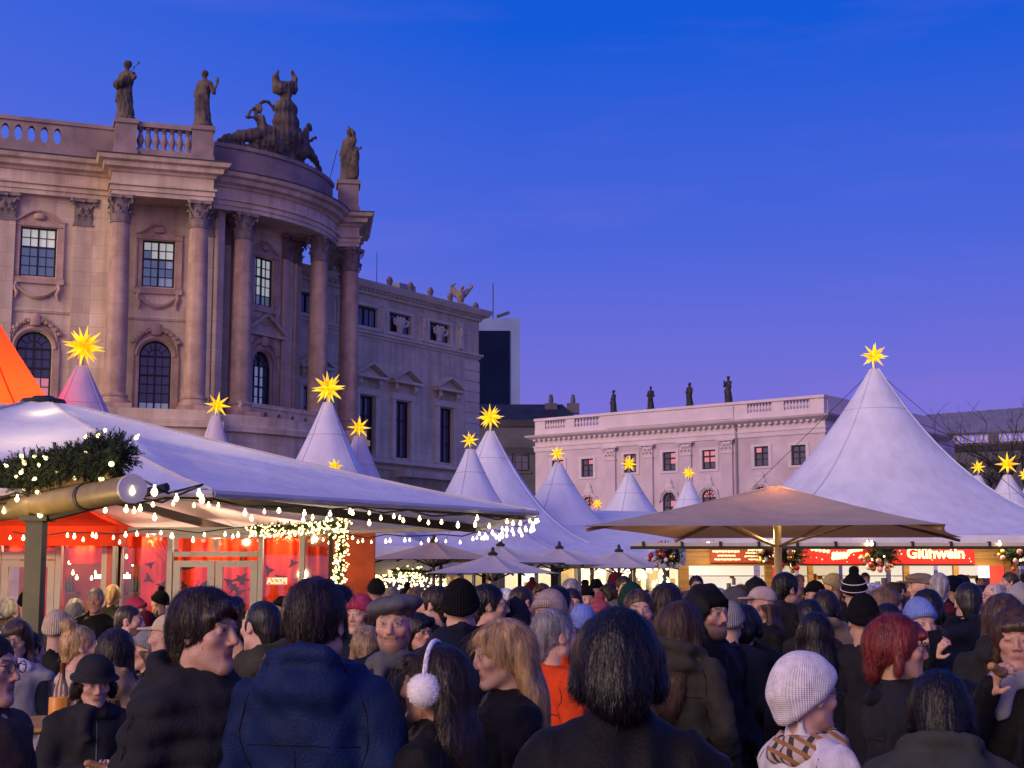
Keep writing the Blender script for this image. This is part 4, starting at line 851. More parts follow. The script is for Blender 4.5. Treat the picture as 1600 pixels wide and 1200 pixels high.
def star_me(nm='star'):
    m = MB(); dirs = []
    for x in (-1, 0, 1):
        for y in (-1, 0, 1):
            for z in (-1, 0, 1):
                if (x, y, z) != (0, 0, 0): dirs.append(Vector((x, y, z)).normalized())
    for i, d in enumerate(dirs):
        u = d.orthogonal().normalized(); v = d.cross(u); w = .135; L = 1.0 if sum(abs(c) > .01 for c in d) < 3 else .86; base = .22; n = 4
        ring = [d * base + (u * math.cos(q) + v * math.sin(q)) * w for q in [math.pi / 4 + k * math.pi / 2 for k in range(n)]]
        m.add(ring + [d * L], [(k, (k + 1) % n, n) for k in range(n)])
    me_ = m.me(nm); at = me_.color_attributes.new('facet', 'FLOAT_COLOR', 'CORNER'); rs_ = random.Random(2)
    for p_ in me_.polygons:
        g_ = rs_.choice((.55, .72, .9, 1.1, 1.25))  # random facet brightness stands in for shading between the paper faces
        for li in p_.loop_indices: at.data[li].color = (g_, g_ * g_ ** .35, g_, 1)
    return me_
def star_mat():
    m = bpy.data.materials.new('star_paper'); m.use_nodes = True; t = m.node_tree; b = t.nodes['Principled BSDF']; c = t.nodes.new('ShaderNodeTexCoord')
    ln = t.nodes.new('ShaderNodeVectorMath'); ln.operation = 'LENGTH'; t.links.new(c.outputs['Object'], ln.inputs[0]); r = t.nodes.new('ShaderNodeValToRGB'); t.links.new(ln.outputs['Value'], r.inputs[0])
    e = r.color_ramp.elements; e[0].position = .22; e[0].color = (.95, .26, .0, 1); e[1].position = 1.0; e[1].color = (1, .66, .10, 1); q = e.new(.5); q.color = (1, .58, .0, 1)
    b.inputs['Base Color'].default_value = (.8, .5, .02, 1); fa = t.nodes.new('ShaderNodeAttribute'); fa.attribute_name = 'facet'; fm = t.nodes.new('ShaderNodeMix'); fm.data_type = 'RGBA'; fm.blend_type = 'MULTIPLY'; fm.inputs['Factor'].default_value = 1; t.links.new(r.outputs[0], fm.inputs['A']); t.links.new(fa.outputs['Color'], fm.inputs['B']); t.links.new(fm.outputs['Result'], b.inputs['Emission Color']); b.inputs['Emission Strength'].default_value = 1.0; b.inputs['Roughness'].default_value = .5; return m
STAR = star_me(); M_STAR = star_mat(); STAR.materials.append(M_STAR)
def star(px, py, Y, dpx, label, rot=0):
    p = P(px, py, Y); r = dpx / 2 / F * Y * 1.08
    o = mobj('star_lantern', STAR, None, None, loc=p, rot=(R(8 * math.sin(px)), R(7 * math.cos(px * 1.7)), rot + px * .37), scale=r)
    return tag(o, label, 'star lantern', 'glowing star lanterns on the tent tops')
TENTMESH = {}
def pagoda(px, py, Y, half, eave, rot, label, material=None, zp=None, p=1.75, poles=True, valance=.28, name='pagoda_tent', seams=True):
    tip = P(px, py, Y); H = tip.z - eave; root = empty(name, (tip.x, tip.y, 0), rot, label, 'tent', 'white pagoda tents of the market')
    vs, fs = tent_surface(half, H, p, sag=.10); m = MB(); m.add([(x, y, z + eave) for x, y, z in vs], fs); can = m.build('canopy', material or M_TENT, root, 'all')
    v = MB(); h = half
    for a, b in (((-h, -h), (h, -h)), ((h, -h), (h, h)), ((h, h), (-h, h)), ((-h, h), (-h, -h))):
        v.add([(a[0], a[1], eave), (b[0], b[1], eave), (b[0], b[1], eave - valance), (a[0], a[1], eave - valance)], [(0, 1, 2, 3)])
    v.build('valance', material or M_TENT, root)
    if seams:
        N = 56; sm = MB()
        for k in (7, 21, 35, 49):
            sm.tube([(vs[i * N + k][0] * 1.002, vs[i * N + k][1] * 1.002, vs[i * N + k][2] + eave + .008) for i in range(0, 23)], .008 if half < 3 else .015, 4)
        sm.build('ridge_seam', M_SEAM if half < 3 else (material or M_TENT), can)
        ring = 3; sm = MB(); sm.tube([(vs[ring * N + k % N][0] * 1.004, vs[ring * N + k % N][1] * 1.004, vs[ring * N + k % N][2] + eave) for k in range(N + 1)], .008, 4); sm.build('hoop_seam', M_SEAM, can)
    if poles:
        for a in (-1, 1):
            for b in (-1, 1): MB().tube([(a * (h - .06), b * (h - .06), 0), (a * (h - .06), b * (h - .06), eave)], .04, 8).build('pole', M_STEEL, root)
    MB().tube([(0, 0, eave + H - .3), (0, 0, eave + H + .25)], .03, 6).build('mast', M_STEEL, root)
    return root
# (peak px, py, Y, half, eave, rot deg, star px size, tent label, star label)
for a in (
    (128, 572, 25.0, 2.4, 2.5, 20, (131, 541, 66), 'white pagoda tent rising behind the round bar canopy before the library', 'star lantern above the tent behind the dark cap of the round canopy'),
    (337, 650, 33.0, 1.6, 2.5, 10, (340, 633, 40), 'narrow pale tent tip in front of the library plinth', 'small star lantern in front of the library column bases'),
    (512, 629, 31.0, 2.3, 2.4, 8, (513, 607, 54), 'wide white tent before the rounded corner of the library', 'star lantern overlapping the last library column'),
    (561, 682, 32.0, 1.85, 2.12, 45, (561, 668, 36), 'white tent whose eave is hung with a dense light garland', 'orange star lantern under the pale palace pediment'),
    (735, 702, 34.0, 1.9, 2.35, 28, (734, 688, 28), 'slim white tent overlapping the wide tent by the palace corner', 'star lantern next to the palace corner, lower of the pair'),
    (766, 674, 37.5, 3.0, 2.4, 12, (766, 652, 42), 'wide white tent beside the palace corner', 'star lantern next to the palace corner, higher of the pair'),
    (872, 724, 40.0, 2.6, 2.3, 20, (871, 709, 25), 'white tent in front of the pink palace end bay', 'star lantern over the end bay of the pink palace'),
    (935, 800, 52.0, 2.2, 2.3, 15, (933, 787, 17), 'tiny distant tent tip between two larger tents', 'tiny star lantern on the distant low tent'),
    (983, 740, 46.0, 2.7, 2.3, 25, (983, 725, 27), 'white tent in front of the pink palace pilasters', 'star lantern in front of a palace window between pilasters'),
    (1076, 752, 50.0, 2.3, 2.3, 15, (1076, 739, 21), 'small white tent tip over the beige parasol, before the palace', 'star lantern just above the slope of the beige parasol'),
    (1528, 743, 50.0, 2.3, 2.3, 15, (1528, 730, 23), 'small tent tip behind the slope of the largest tent', 'smaller star lantern before the far dark wing'),
    (1574, 742, 44.0, 2.5, 2.3, 30, (1574, 725, 36), 'white tent under the bare tree', 'larger star lantern before the far dark wing'),
    (1606, 760, 52.0, 2.4, 2.3, 10, (1601, 742, 20), 'tent cut by the picture edge beside the bare tree', 'star lantern behind the bare tree tent')):
    pagoda(a[0], a[1], a[2], a[3], a[4], R(a[5]), a[7], M_TENT2 if a[0] in (128, 337, 561) else M_TENT); star(a[6][0], a[6][1], a[2], a[6][2], a[8])
star(523, 729, 30.0, 26, 'half hidden star lantern behind the ridge of the round canopy')
big = pagoda(1366, 577, 31.4, 4.4, 2.55, R(3), 'largest white pagoda tent, spreading over the mulled wine stall', M_TENT, p=1.9, valance=.16, poles=False); star(1366, 556, 31.4, 42, 'star lantern on the tallest tent')
# skirt tent joining the row
def low_roof(name, pts, eave_drop, label):
    m = MB(); n = len(pts); m.add(pts + [(x, y, z - eave_drop) for x, y, z in pts[:2]], [tuple(range(n)), (0, 1, n + 1, n)]); o = m.build(name, M_TENT); return tag(o, label, 'tent roof')
low_roof('tent_roof', [tuple(P(600, 868, 33)), tuple(P(1062, 872, 34)), tuple(P(1040, 800, 42)), tuple(P(620, 790, 42))], .2, 'low white linking roof below the row of tents')
# guy wires of the largest tent
for name, a, b, lab in (('guy_wire', P(1370, 580, 31.4), P(1640, 812, 28.5), 'guy wire from the tallest tent towards the bare tree'), ('guy_wire', P(1362, 580, 31.4), P(1178, 760, 38), 'guy wire from the tallest tent towards the pink palace')):
    tag(MB().tube([a, b], .007, 5).build(name, M_DARKM), lab, 'wire')
# red tent at the far left
pagoda(-52, 436, 24.0, 3.3, 2.5, R(4), 'glowing red tent at the edge of the market', M_RED, p=1.25, seams=True, name='red_tent'); rp_ = P(-52, 436, 24.0)
lamp('red_tent_lamp', 'POINT', (rp_.x, rp_.y, 3.2), 900, (1, .55, .3), .4)
# ---------------------------------------------------------------- round bar canopy
CEN = Vector((-5.65, 17.5)); CRD = 6.1; EZ = 2.48; AZ = zat(622, 17.5); a0 = R(-14)
bar = empty('round_canopy', (CEN.x, CEN.y, 0), 0, 'huge octagonal white canopy with dark cap and lights round its rim', 'canopy')
ov = [(CRD * math.cos(a0 + k * math.pi / 4), CRD * math.sin(a0 + k * math.pi / 4)) for k in range(8)]
for k in range(8):
    A = ov[k]; B = ov[(k + 1) % 8]; m = MB(); M_ = 10; N_ = 8; vs = []; fs = []
    for i in range(M_ + 1):
        f = .03 + .97 * i / M_
        for j in range(N_ + 1):
            t_ = j / N_; x = (A[0] * (1 - t_) + B[0] * t_) * f; y = (A[1] * (1 - t_) + B[1] * t_) * f; z = EZ + (AZ - EZ) * (1 - f) ** 1.12 - .10 * math.sin(math.pi * t_) * math.sin(math.pi * min(1, f)) ; vs.append((x, y, z))
    for i in range(M_):
        for j in range(N_): q = i * (N_ + 1) + j; fs.append((q, q + 1, q + N_ + 2, q + N_ + 1))
    m.add(vs, fs); pn = m.build('canopy_panel', M_TENT, bar, 'all')
    MB().tube([(A[0] * f, A[1] * f, EZ + (AZ - EZ) * (1 - f) ** 1.12 + .012) for f in np.linspace(.07, 1, 9)], .014, 5).build('rib_seam', M_SEAM, bar)
    MB().bar((A[0] * .98, A[1] * .98, EZ - .03), (A[0] * .2, A[1] * .2, EZ + .35), .09, .11).build('rib', M_DARKM, bar)
    MB().tube([(A[0], A[1], EZ - .02), (B[0], B[1], EZ - .02)], .035, 7).build('rim_tube', M_WHITEM, bar)
MB().lathe([(.02, .0), (.24, 0), (.27, .02), (.25, .05), (.14, .07), (.12, .09), (.02, .1)], (0, 0, AZ - .07), 20).build('cap', M_DARKM, bar, True)
MB().tube([(0, 0, 0), (0, 0, AZ - .1)], .11, 10).build('mast', M_STEEL, bar)
for k, e in ((0, 100), (2, 90), (5, 110)): lamp('canopy_lamp', 'POINT', (CEN.x + 2.2 * math.cos(k), CEN.y + 2.2 * math.sin(k), 2.45), e, (1, .66, .30), .04)
for q in (-1.2, .3): lamp('canopy_lamp', 'POINT', (CEN.x + .8 * math.cos(q), CEN.y + .8 * math.sin(q), AZ - .42), 16, (1, .72, .30), .04)
# ---------------------------------------------------------------- bulbs
BULB = MB().lathe([(.003, -.026), (.016, -.016), (.021, 0), (.015, .017), (.008, .023), (.008, .042)], n=8).me('bulb', True); M_BULB = glow_mat('bulb_glow', (1, .74, .36), 7.0); BULB.materials.append(M_BULB); rb_ = random.Random(3)
def light_string(pts, step, label, sag=.06, size=1.0, jit=.05):
    root = empty('string_lights', pts[0], 0, label, 'string lights'); o0 = Vector(pts[0]); w = MB(); path_ = []
    for a, b in zip(pts, pts[1:]):
        a, b = Vector(a), Vector(b); n = max(2, int((b - a).length / .35))
        for i in range(n): path_.append(a.lerp(b, i / n) + Vector((0, 0, -sag * abs(math.sin(i * 1.3)) + rb_.uniform(-.015, .015))))
    path_.append(Vector(pts[-1])); w.tube([q - o0 for q in path_], .009, 4); w.build('wire', M_DARKM, root)
    d = 0
    for a, b in zip(path_, path_[1:]):
        L = (b - a).length
        while d < L:
            q = a.lerp(b, d / L) - o0 + Vector((rb_.uniform(-jit, jit), rb_.uniform(-jit, jit), -rb_.uniform(.03, .12))); mobj('bulb', BULB, None, root, loc=q, scale=size * rb_.uniform(.8, 1.15)); d += step * rb_.uniform(.45, 1.5)
        d -= L
    return root
W3 = lambda p, z: Vector((CEN.x + p[0], CEN.y + p[1], z))
light_string([W3(ov[6], EZ - .06), W3(ov[7], EZ - .06), W3(ov[0], EZ - .04)], .15, 'fairy lights along the near rim of the round canopy', size=.8, jit=.07)
light_string([W3(ov[0], EZ - .06), W3(ov[1], EZ - .06), W3(ov[2], EZ - .05)], .17, 'fairy lights along the far rim of the round canopy', size=.9, jit=.08)
light_string([W3(ov[2], EZ - .06), W3(ov[3], EZ - .06)], .22, 'fairy lights over the tavern door under the round canopy', size=1.1)
light_string([P(20, 832, 20.6), P(265, 826, 20.6), P(400, 822, 20.6)], .16, 'row of bulbs above the tavern windows', size=1.1, jit=.09)
# ---------------------------------------------------------------- garlands
M_FIR = mat('fir_needles', (.028, .05, .022), .8, var=.4, vscale=9, hue=(.01, .02, .012)); M_FIR.use_backface_culling = False
def garland(pts, rad, n, nb, label, seed, bulbsize=1.0, drop=0, name='fir_garland', foliage=True, mfir=None, bmat=None):
    r = random.Random(seed); pts = [Vector(p) for p in pts]; root = empty(name, pts[0], 0, label, 'garland'); o0 = pts[0]; L = sum((b - a).length for a, b in zip(pts, pts[1:]))
    def along(t):
        t *= L
        for a, b in zip(pts, pts[1:]):
            d = (b - a).length
            if t <= d: return a.lerp(b, t / d), (b - a).normalized()
            t -= d
        return pts[-1], (pts[-1] - pts[-2]).normalized()
    vs = []; fs = []
    for i in range(n):
        c, tg = along(r.random()); d = Vector((r.gauss(0, 1), r.gauss(0, 1), r.gauss(0, 1))).normalized(); d = (d + tg * r.uniform(-.6, .6)).normalized(); st = c + d * rad * r.uniform(.1, .55); Ls = rad * r.uniform(.4, .66); u = d.orthogonal().normalized(); v = d.cross(u)
        for k in range(9):
            f = k / 9; b = st + d * Ls * f
            for sg in (0, 1):
                q = r.uniform(0, 6.28); e = (u * math.cos(q) + v * math.sin(q)) * .75 + d * .65; tip = b + e.normalized() * rad * .24 * (1.15 - f * .6); sd = d.cross(e).normalized() * .0035 * max(1, rad / .12); n0 = len(vs); vs += [tuple(b - sd - o0), tuple(b + sd - o0), tuple(tip - o0)]; fs.append((n0, n0 + 1, n0 + 2))
    if foliage:
        m = MB(); m.v = vs; m.f = fs; me_ = bpy.data.meshes.new('needles'); me_.from_pydata(vs, [], fs); o = mobj('needles', me_, mfir or M_FIR, root); o['kind'] = 'stuff'
        core = MB(); core.tube([p - o0 for p in pts], rad * .35, 6); core.build('stem', M_FIR, root)
    for i in range(nb):
        c, tg = along(r.random()); a = r.uniform(0, 6.28); d = Vector((r.gauss(0, 1), r.gauss(0, 1) - .3, r.gauss(0, 1))).normalized(); q = c + d * rad * r.uniform(.55, 1.05) + Vector((0, 0, -r.random() * drop)) - o0; b = mobj('bulb', BULB, None, root, loc=q, scale=bulbsize * r.uniform(.7, 1.25), rot=(r.uniform(0, 3), r.uniform(0, 3), 0))
        if bmat: b.material_slots[0].link = 'OBJECT'; b.material_slots[0].material = bmat
    return root
M_BULBY = glow_mat('bulb_yellow', (1, .78, .30), 4.5)
garland([P(395, 826, 20.5), P(450, 824, 20.5), P(538, 818, 20.5)], .11, 260, 230, 'dense light garland over the tavern corner', 21, .6, .06, bmat=M_BULBY)
garland([P(534, 815, 20.5), P(532, 860, 20.5), P(528, 920, 20.5)], .12, 200, 200, 'light garland hanging down the tavern corner post', 22, .6, 0, bmat=M_BULBY)
garland([P(540, 892, 30.5), P(610, 893, 30.3), P(696, 896, 31)], .17, 260, 290, 'thick glittering light garland under the tent eave', 23, .95, .28, bmat=M_BULBY)
# ---------------------------------------------------------------- hut edge with gutter, post and fir garland
GL = Vector((-5.6, 14.5, 2.33)); GR = Vector((-2.47, 9.5, 2.33)); gd = (GR - GL).normalized()
M_GUT = mat('gutter_lamplit', (.25, .20, .075), .45, var=.2, vscale=4, bump=.1); M_POST = mat('green_post', (.055, .062, .05), .55, var=.15, vscale=6); M_BOARD = mat('dark_board', (.16, .10, .045), .6, var=.3, vscale=3, stretch=(1, 1, 8))  # gutter's yellow is warm lamplight put into its base colour
hut = empty('hut_eave', GR, 0, 'eave of a near hut with round metal gutter on a dark post', 'hut')
def hb(name, mb, m_, sm=False): o = mb.build(name, m_, hut, sm); o.location = -GR; return o
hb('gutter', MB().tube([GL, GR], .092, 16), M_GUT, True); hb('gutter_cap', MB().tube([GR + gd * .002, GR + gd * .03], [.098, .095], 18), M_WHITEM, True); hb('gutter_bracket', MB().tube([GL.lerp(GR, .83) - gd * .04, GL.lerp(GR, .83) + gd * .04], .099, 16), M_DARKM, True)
up = Vector((0, 0, 1)); nrm = Vector((-gd.y, gd.x, 0))
fb = MB(); fb.bar(GL + up * .16 + nrm * .05, GR + up * .16 + nrm * .05 - gd * .5, .06, .12); hb('fascia_board', fb, M_BOARD)
pp_ = GL.lerp(GR, .60); hb('post', MB().b2((pp_.x - .065, pp_.y - .065, 0), (pp_.x + .065, pp_.y + .065, 2.24)), M_POST); hb('post_head', MB().b2((pp_.x - .11, pp_.y - .11, 2.2), (pp_.x + .11, pp_.y + .11, 2.24)), M_POST)
hb('brace', MB().tube([pp_ + Vector((0, 0, -.12)), pp_.lerp(GR, .6) + Vector((.4, .6, .1))], .035, 7), M_DARKM, True)
garland([GL + up * .27, GL.lerp(GR, .6) + up * .27, GR + up * .25 - gd * .30], .19, 3000, 60, 'bushy fir garland with warm bulbs lying on the hut gutter', 31, .8, 0, bmat=M_BULBY)
light_string([GR + up * .1, GR + Vector((.25, 1.0, .08)), W3(ov[6], EZ - .08).lerp(W3(ov[7], EZ), .55)], .3, 'loose fairy lights linking hut gutter and round canopy', sag=.1)
lamp('hut_lamp', 'POINT', (pp_.x - .9, pp_.y - .9, 1.85), 90, (1, .62, .25), .1)
# ---------------------------------------------------------------- tavern front under the canopy
TY = 21.6
tav = empty('tavern_front', (xat(270, 900, TY), TY, 0), 0, 'glazed tavern front glowing with red curtains behind white frames', 'tavern')
def tvx(px): return xat(px, 880, TY) - tav.location.x
def tz(py): return zat(py, TY)
M_CURTAIN = mat('red_curtain', (.85, .06, .010), .8, var=.2, vscale=2); M_PINK = mat('pink_panel', (.55, .16, .18), .7, var=.1)
def clear_glass():
    m = bpy.data.materials.new('clear_glass'); m.use_nodes = True; t = m.node_tree; t.nodes.clear(); o = t.nodes.new('ShaderNodeOutputMaterial'); a = t.nodes.new('ShaderNodeBsdfTransparent'); b = t.nodes.new('ShaderNodeBsdfGlossy'); b.inputs['Roughness'].default_value = .03; b.inputs[0].default_value = (.8, .8, .85, 1); mx = t.nodes.new('ShaderNodeMixShader'); mx.inputs[0].default_value = .05
    t.links.new(a.outputs[0], mx.inputs[1]); t.links.new(b.outputs[0], mx.inputs[2]); t.links.new(mx.outputs[0], o.inputs[0]); return m
M_CLEAR = clear_glass()
def tframe(name, x0, x1, y0, y1, m_=None, d=.05): return MB().b2((tvx(x0), -d, y0), (tvx(x1), d, y1)).build(name, m_ or M_WHITEM, tav)
zt0, zt1 = 0.0, tz(826)
tframe('head_beam', -40, 545, tz(834), tz(824), d=.06)
for px0, px1, m_ in ((-5, 3, None), (88, 97, None), (160, 168, None), (168, 190, M_PINK), (186, 192, None), (262, 270, None), (404, 411, None), (468, 476, None), (514, 520, M_DARKM)): tframe('mullion', px0, px1, 0, tz(834) - .002, m_)
for px0, px1, a, b in ((4, 87, 862, 874), (271, 403, 862, 870), (271, 403, 835, 841)): tframe('transom', px0, px1, tz(b), tz(a), d=.045)
tframe('transom_bar', 334, 340, tz(861), tz(842), d=.04)
for a, b in ((4, 60), (60, 87), (272, 336), (338, 403)):      # door leaves: stiles + rails
    m = MB(); x0, x1 = tvx(a), tvx(b); m.b2((x0, -.04, .05), (x0 + .1, .04, tz(876))); m.b2((x1 - .1, -.04, .05), (x1, .04, tz(876))); m.b2((x0 + .1, -.04, tz(886)), (x1 - .1, .04, tz(876))); m.b2((x0 + .1, -.04, .05), (x1 - .1, .04, .9)); d_ = m.build('door_leaf', M_WHITEM, tav)
    MB().b2((x0 + .1, -.006, .9), (x1 - .1, .006, tz(886))).build('door_pane', M_CLEAR, d_)
for a, b in ((97, 160), (192, 262), (411, 468), (476, 514)): MB().b2((tvx(a), -.006, .1), (tvx(b), .006, tz(834))).build('pane', M_CLEAR, tav)
for a, b, c, d in ((4, 87, 861, 836), (271, 334, 861, 842), (340, 403, 861, 842)): MB().b2((tvx(a), -.006, tz(c)), (tvx(b), .006, tz(d))).build('pane', M_CLEAR, tav)
def curtain(a, b, top, bot, dpt, amp=.05, fr=26, nm='curtain'):
    m = MB(); n = int((tvx(b) - tvx(a)) / .025) + 2; vs = []; fs = []
    for i in range(n):
        x = tvx(a) + (tvx(b) - tvx(a)) * i / (n - 1); y = dpt + amp * math.sin(x * fr + .6 * math.sin(x * 7)); vs += [(x, y, bot), (x + .03 * math.sin(x * 5), y, top)]
    for i in range(n - 1): fs.append((2 * i, 2 * i + 2, 2 * i + 3, 2 * i + 1))
    m.add(vs, fs); return m.build(nm, M_CURTAIN, tav, 'all')
curtain(-10, 60, tz(836), tz(866), .3); curtain(55, 92, tz(836), 0, .35); curtain(97, 160, tz(838), tz(880), .3); curtain(190, 262, tz(838), tz(882), .35); curtain(215, 262, tz(838), 0, .3); curtain(268, 408, tz(836), 0, .45, .06); curtain(408, 470, tz(838), 0, .4, .06); curtain(474, 516, tz(852), 0, .5)
m = MB()
for k in range(5): m.tube([(tvx(215) + .12 + k * .05, .22, tz(842) - .02), (tvx(222) + .15 + k * .07, .2, tz(862) - .05 * k), (tvx(258), .22, tz(880) - .02 - .03 * k)], .02, 5)
m.build('swag', M_CURTAIN, tav, True)
LEAF = MB(); LEAF.add([(0, 0, 0), (.05, 0, .03), (.12, 0, 0), (.05, 0, -.03), (0, -.004, .1), (0, -.004, -.1)], [(0, 1, 2, 3), (0, 1, 4), (0, 3, 5)])
LFM = LEAF.me('leaf'); M_LEAFD = mat('dry_leaf', (.06, .015, .01), .8, var=.2); rl = random.Random(5)
for k in range(26): mobj('hanging_leaf', LFM, M_LEAFD, tav, loc=(tvx(rl.choice((rl.uniform(225, 260), rl.uniform(280, 330), rl.uniform(345, 400), rl.uniform(412, 466)))), .12 + rl.random() * .05, tz(rl.uniform(878, 945))), rot=(0, rl.uniform(0, 6.28), 0), scale=rl.uniform(.7, 1.4))
pz = MB().b2((tvx(418), -.03, tz(914)), (tvx(450), -.012, tz(902))).build('pizza_sign', mat('sign_pink', (.75, .35, .32), .5, var=.05, emit=(.8, .35, .3), estr=.3), tav)
def text_me(txt, size, extrude=.004, offset=0.0):
    c = bpy.data.curves.new('lettering', 'FONT'); c.body = txt; c.size = size; c.extrude = extrude; c.offset = offset; c.align_x = 'CENTER'; c.align_y = 'CENTER'; c.resolution_u = 3; o = bpy.data.objects.new('tmp', c); COL.objects.link(o); dg = bpy.context.evaluated_depsgraph_get(); me_ = bpy.data.meshes.new_from_object(o.evaluated_get(dg)); bpy.data.objects.remove(o); return me_
M_CREAM = glow_mat('sign_letters', (1, .88, .52), .8)
mobj('lettering', text_me('PIZZA', .11, .003, .003), M_CREAM, pz, loc=((tvx(418) + tvx(450)) / 2, -.036, (tz(914) + tz(902)) / 2), rot=(R(90), 0, 0), scale=(-1, 1, 1))
# tavern interior: back wall, bar counter glow, lamp globe
tframe('back_wall', -60, 560, 0, 2.9, mat('tavern_wall', (.42, .09, .03), .8, var=.3, vscale=2), d=.05).location = (0, 2.6, 0); tframe('ceiling_panel', -60, 560, 2.9, 2.95, M_DARKM, d=1.4).location = (0, 1.3, 0)
for i, (a, b, py) in enumerate(((100, 158, 900), (200, 216, 895))): MB().b2((tvx(a), 1.6, tz(py + 4)), (tvx(b), 1.7, tz(py - 3))).build('strip_light', glow_mat('strip_glow', (1, .85, .7), 4), tav)
MB().lathe([(.01, -.13), (.1, -.09), (.13, 0), (.1, .09), (.01, .13)], (tvx(28), .6, tz(851)), 12).build('globe_lamp', glow_mat('globe_glow', (1, .45, .15), 6), tav, True)
for px, e in ((40, 70), (130, 60), (230, 60), (335, 110), (440, 70)): lamp('tavern_lamp', 'POINT', (tvx(px), .12 if px > 250 else .2, tz(838) - .06), e * .2, (1, .55, .32), .06, tav)
lamp('tavern_room_lamp', 'AREA', (tvx(250), 1.4, 2.75), 150, (1, .6, .35), (5.5, 1.0), tav)
for k in range(40): mobj('room_bulb', BULB, None, tav, loc=(tvx(rl.choice((rl.uniform(8, 85), rl.uniform(98, 160), rl.uniform(192, 216)))), rl.uniform(.8, 2.3), rl.uniform(1.75, 2.5)), scale=rl.uniform(.7, 1.5))
for px, w in ((108, 26), (140, 18), (199, 14), (20, 30)): MB().b2((tvx(px), 2.2, 1.5), (tvx(px + w), 2.5, 1.5 + .04)).build('wall_shelf', M_WOOD if 'stall_wood' in MATS else M_BOARD, tav)
BTL = MB().lathe([(.03, 0), (.032, .01), (.032, .13), (.012, .18), (.012, .25)], n=8).me('shelf_bottle', True)
for px in (110, 113, 117, 121, 126, 130, 143, 147, 152, 201, 205, 210, 24, 29, 35, 41): mobj('shelf_bottle', BTL, mat('bottle_green', (.03, .09, .04), .15, var=.1, spec=.7), tav, loc=(tvx(px), 2.3, 1.545))
# ---------------------------------------------------------------- beige parasol
def parasol(name, c, rot, hx, hy, ez, az, label, fabricm, ribs, pole_m, sagk=.06, grp=None, valance=.0, cap=True):
    root = empty(name, (c[0], c[1], 0), rot, label, 'parasol', grp); pts = ribs
    n = len(pts)
    for k in range(n):
        A = pts[k]; B = pts[(k + 1) % n]; m = MB(); vs = []; fs = []; Mr = 8; Nr = 6
        for i in range(Mr + 1):
            f = .03 + .97 * i / Mr
            for j in range(Nr + 1):
                t_ = j / Nr; e = 1 - .05 * math.sin(math.pi * t_) * f; vs.append(((A[0] * (1 - t_) + B[0] * t_) * f * e, (A[1] * (1 - t_) + B[1] * t_) * f * e, ez + (az - ez) * (1 - f) ** 1.15 - sagk * math.sin(math.pi * t_) * math.sin(math.pi * f)))
        for i in range(Mr):
            for j in range(Nr): q = i * (Nr + 1) + j; fs.append((q, q + 1, q + Nr + 2, q + Nr + 1))
        m.add(vs, fs); m.build('canopy_panel', fabricm, root, 'all')
        MB().bar((A[0] * .98, A[1] * .98, ez - .035), (A[0] * .05, A[1] * .05, az - .11), .022, .03).build('rib', M_DARKM if pole_m is not M_POLEY else M_BOARDL, root)
        MB().bar((A[0] * .5, A[1] * .5, ez + (az - ez) * .45 - .03), (0, 0, ez - .15), .02).build('strut', M_BOARDL if pole_m is M_POLEY else M_DARKM, root)
    MB().tube([(0, 0, 0), (0, 0, az - .02)], .035 if hx < 1.5 else .038, 10).build('pole', pole_m, root, True)
    if cap: MB().lathe([(.02, -.02), (.09, -.02), (.1, .02), (.04, .05), (.03, .12), (.01, .14)], (0, 0, az), 10).build('finial', M_DARKM, root, True)
    return root
M_POLEY = mat('pale_pole', (.62, .56, .36), .4, var=.1); M_BOARDL = mat('rib_wood', (.30, .22, .13), .6, var=.2)
NL, NR, FR, FL = P(909, 826, 13.0), P(1478, 820, 12.6), P(1504, 834, 16.6), P(1052, 843, 17.0); pc = (NL + NR + FR + FL) / 4; pc.x = xat(1214, 800, pc.y)
pz_ = (NL.z + NR.z + FR.z + FL.z) / 4
par = parasol('market_parasol', pc, 0, 2, 2, pz_, zat(757, pc.y), 'large beige square parasol lit from inside its peak, on a pale pole', M_BEIGE, [tuple((q - pc)[:2]) for q in (NL, NR, FR, FL)], M_POLEY, .05, cap=False)
lamp('parasol_lamp', 'POINT', (pc.x + .12, pc.y - .1, zat(757, pc.y) - .17), 9, (1, .55, .16), .06)
lamp('parasol_heater', 'POINT', (pc.x - .1, pc.y + .25, pz_ - .05), 24, (1, .62, .28), .1)
for px, py, Y, r, lab, mt in ((678, 846, 29, .98, 'beige-grey round parasol beside the light garland', M_BEIGE), (782, 852, 30, 1.05, 'grey parasol between the beige one and the next grey one', M_GREY), (874, 856, 31, 1.08, 'grey parasol standing midway along the lit glass pavilion', M_GREY), (967, 861, 31, 1.05, 'grey parasol next to the bauble garland', M_GREY), (770, 866, 28, .95, 'low pale parasol in front of the garland end', M_GREY)):
    top = P(px, py, Y); parasol('small_parasol', top, .3, r, r, top.z - .36, top.z, lab, mt, [(1.42 * r * math.cos(q), 1.42 * r * math.sin(q)) for q in [k * math.pi / 4 for k in range(8)]], M_STEEL, .03, 'small parasols in front of the glass pavilion')
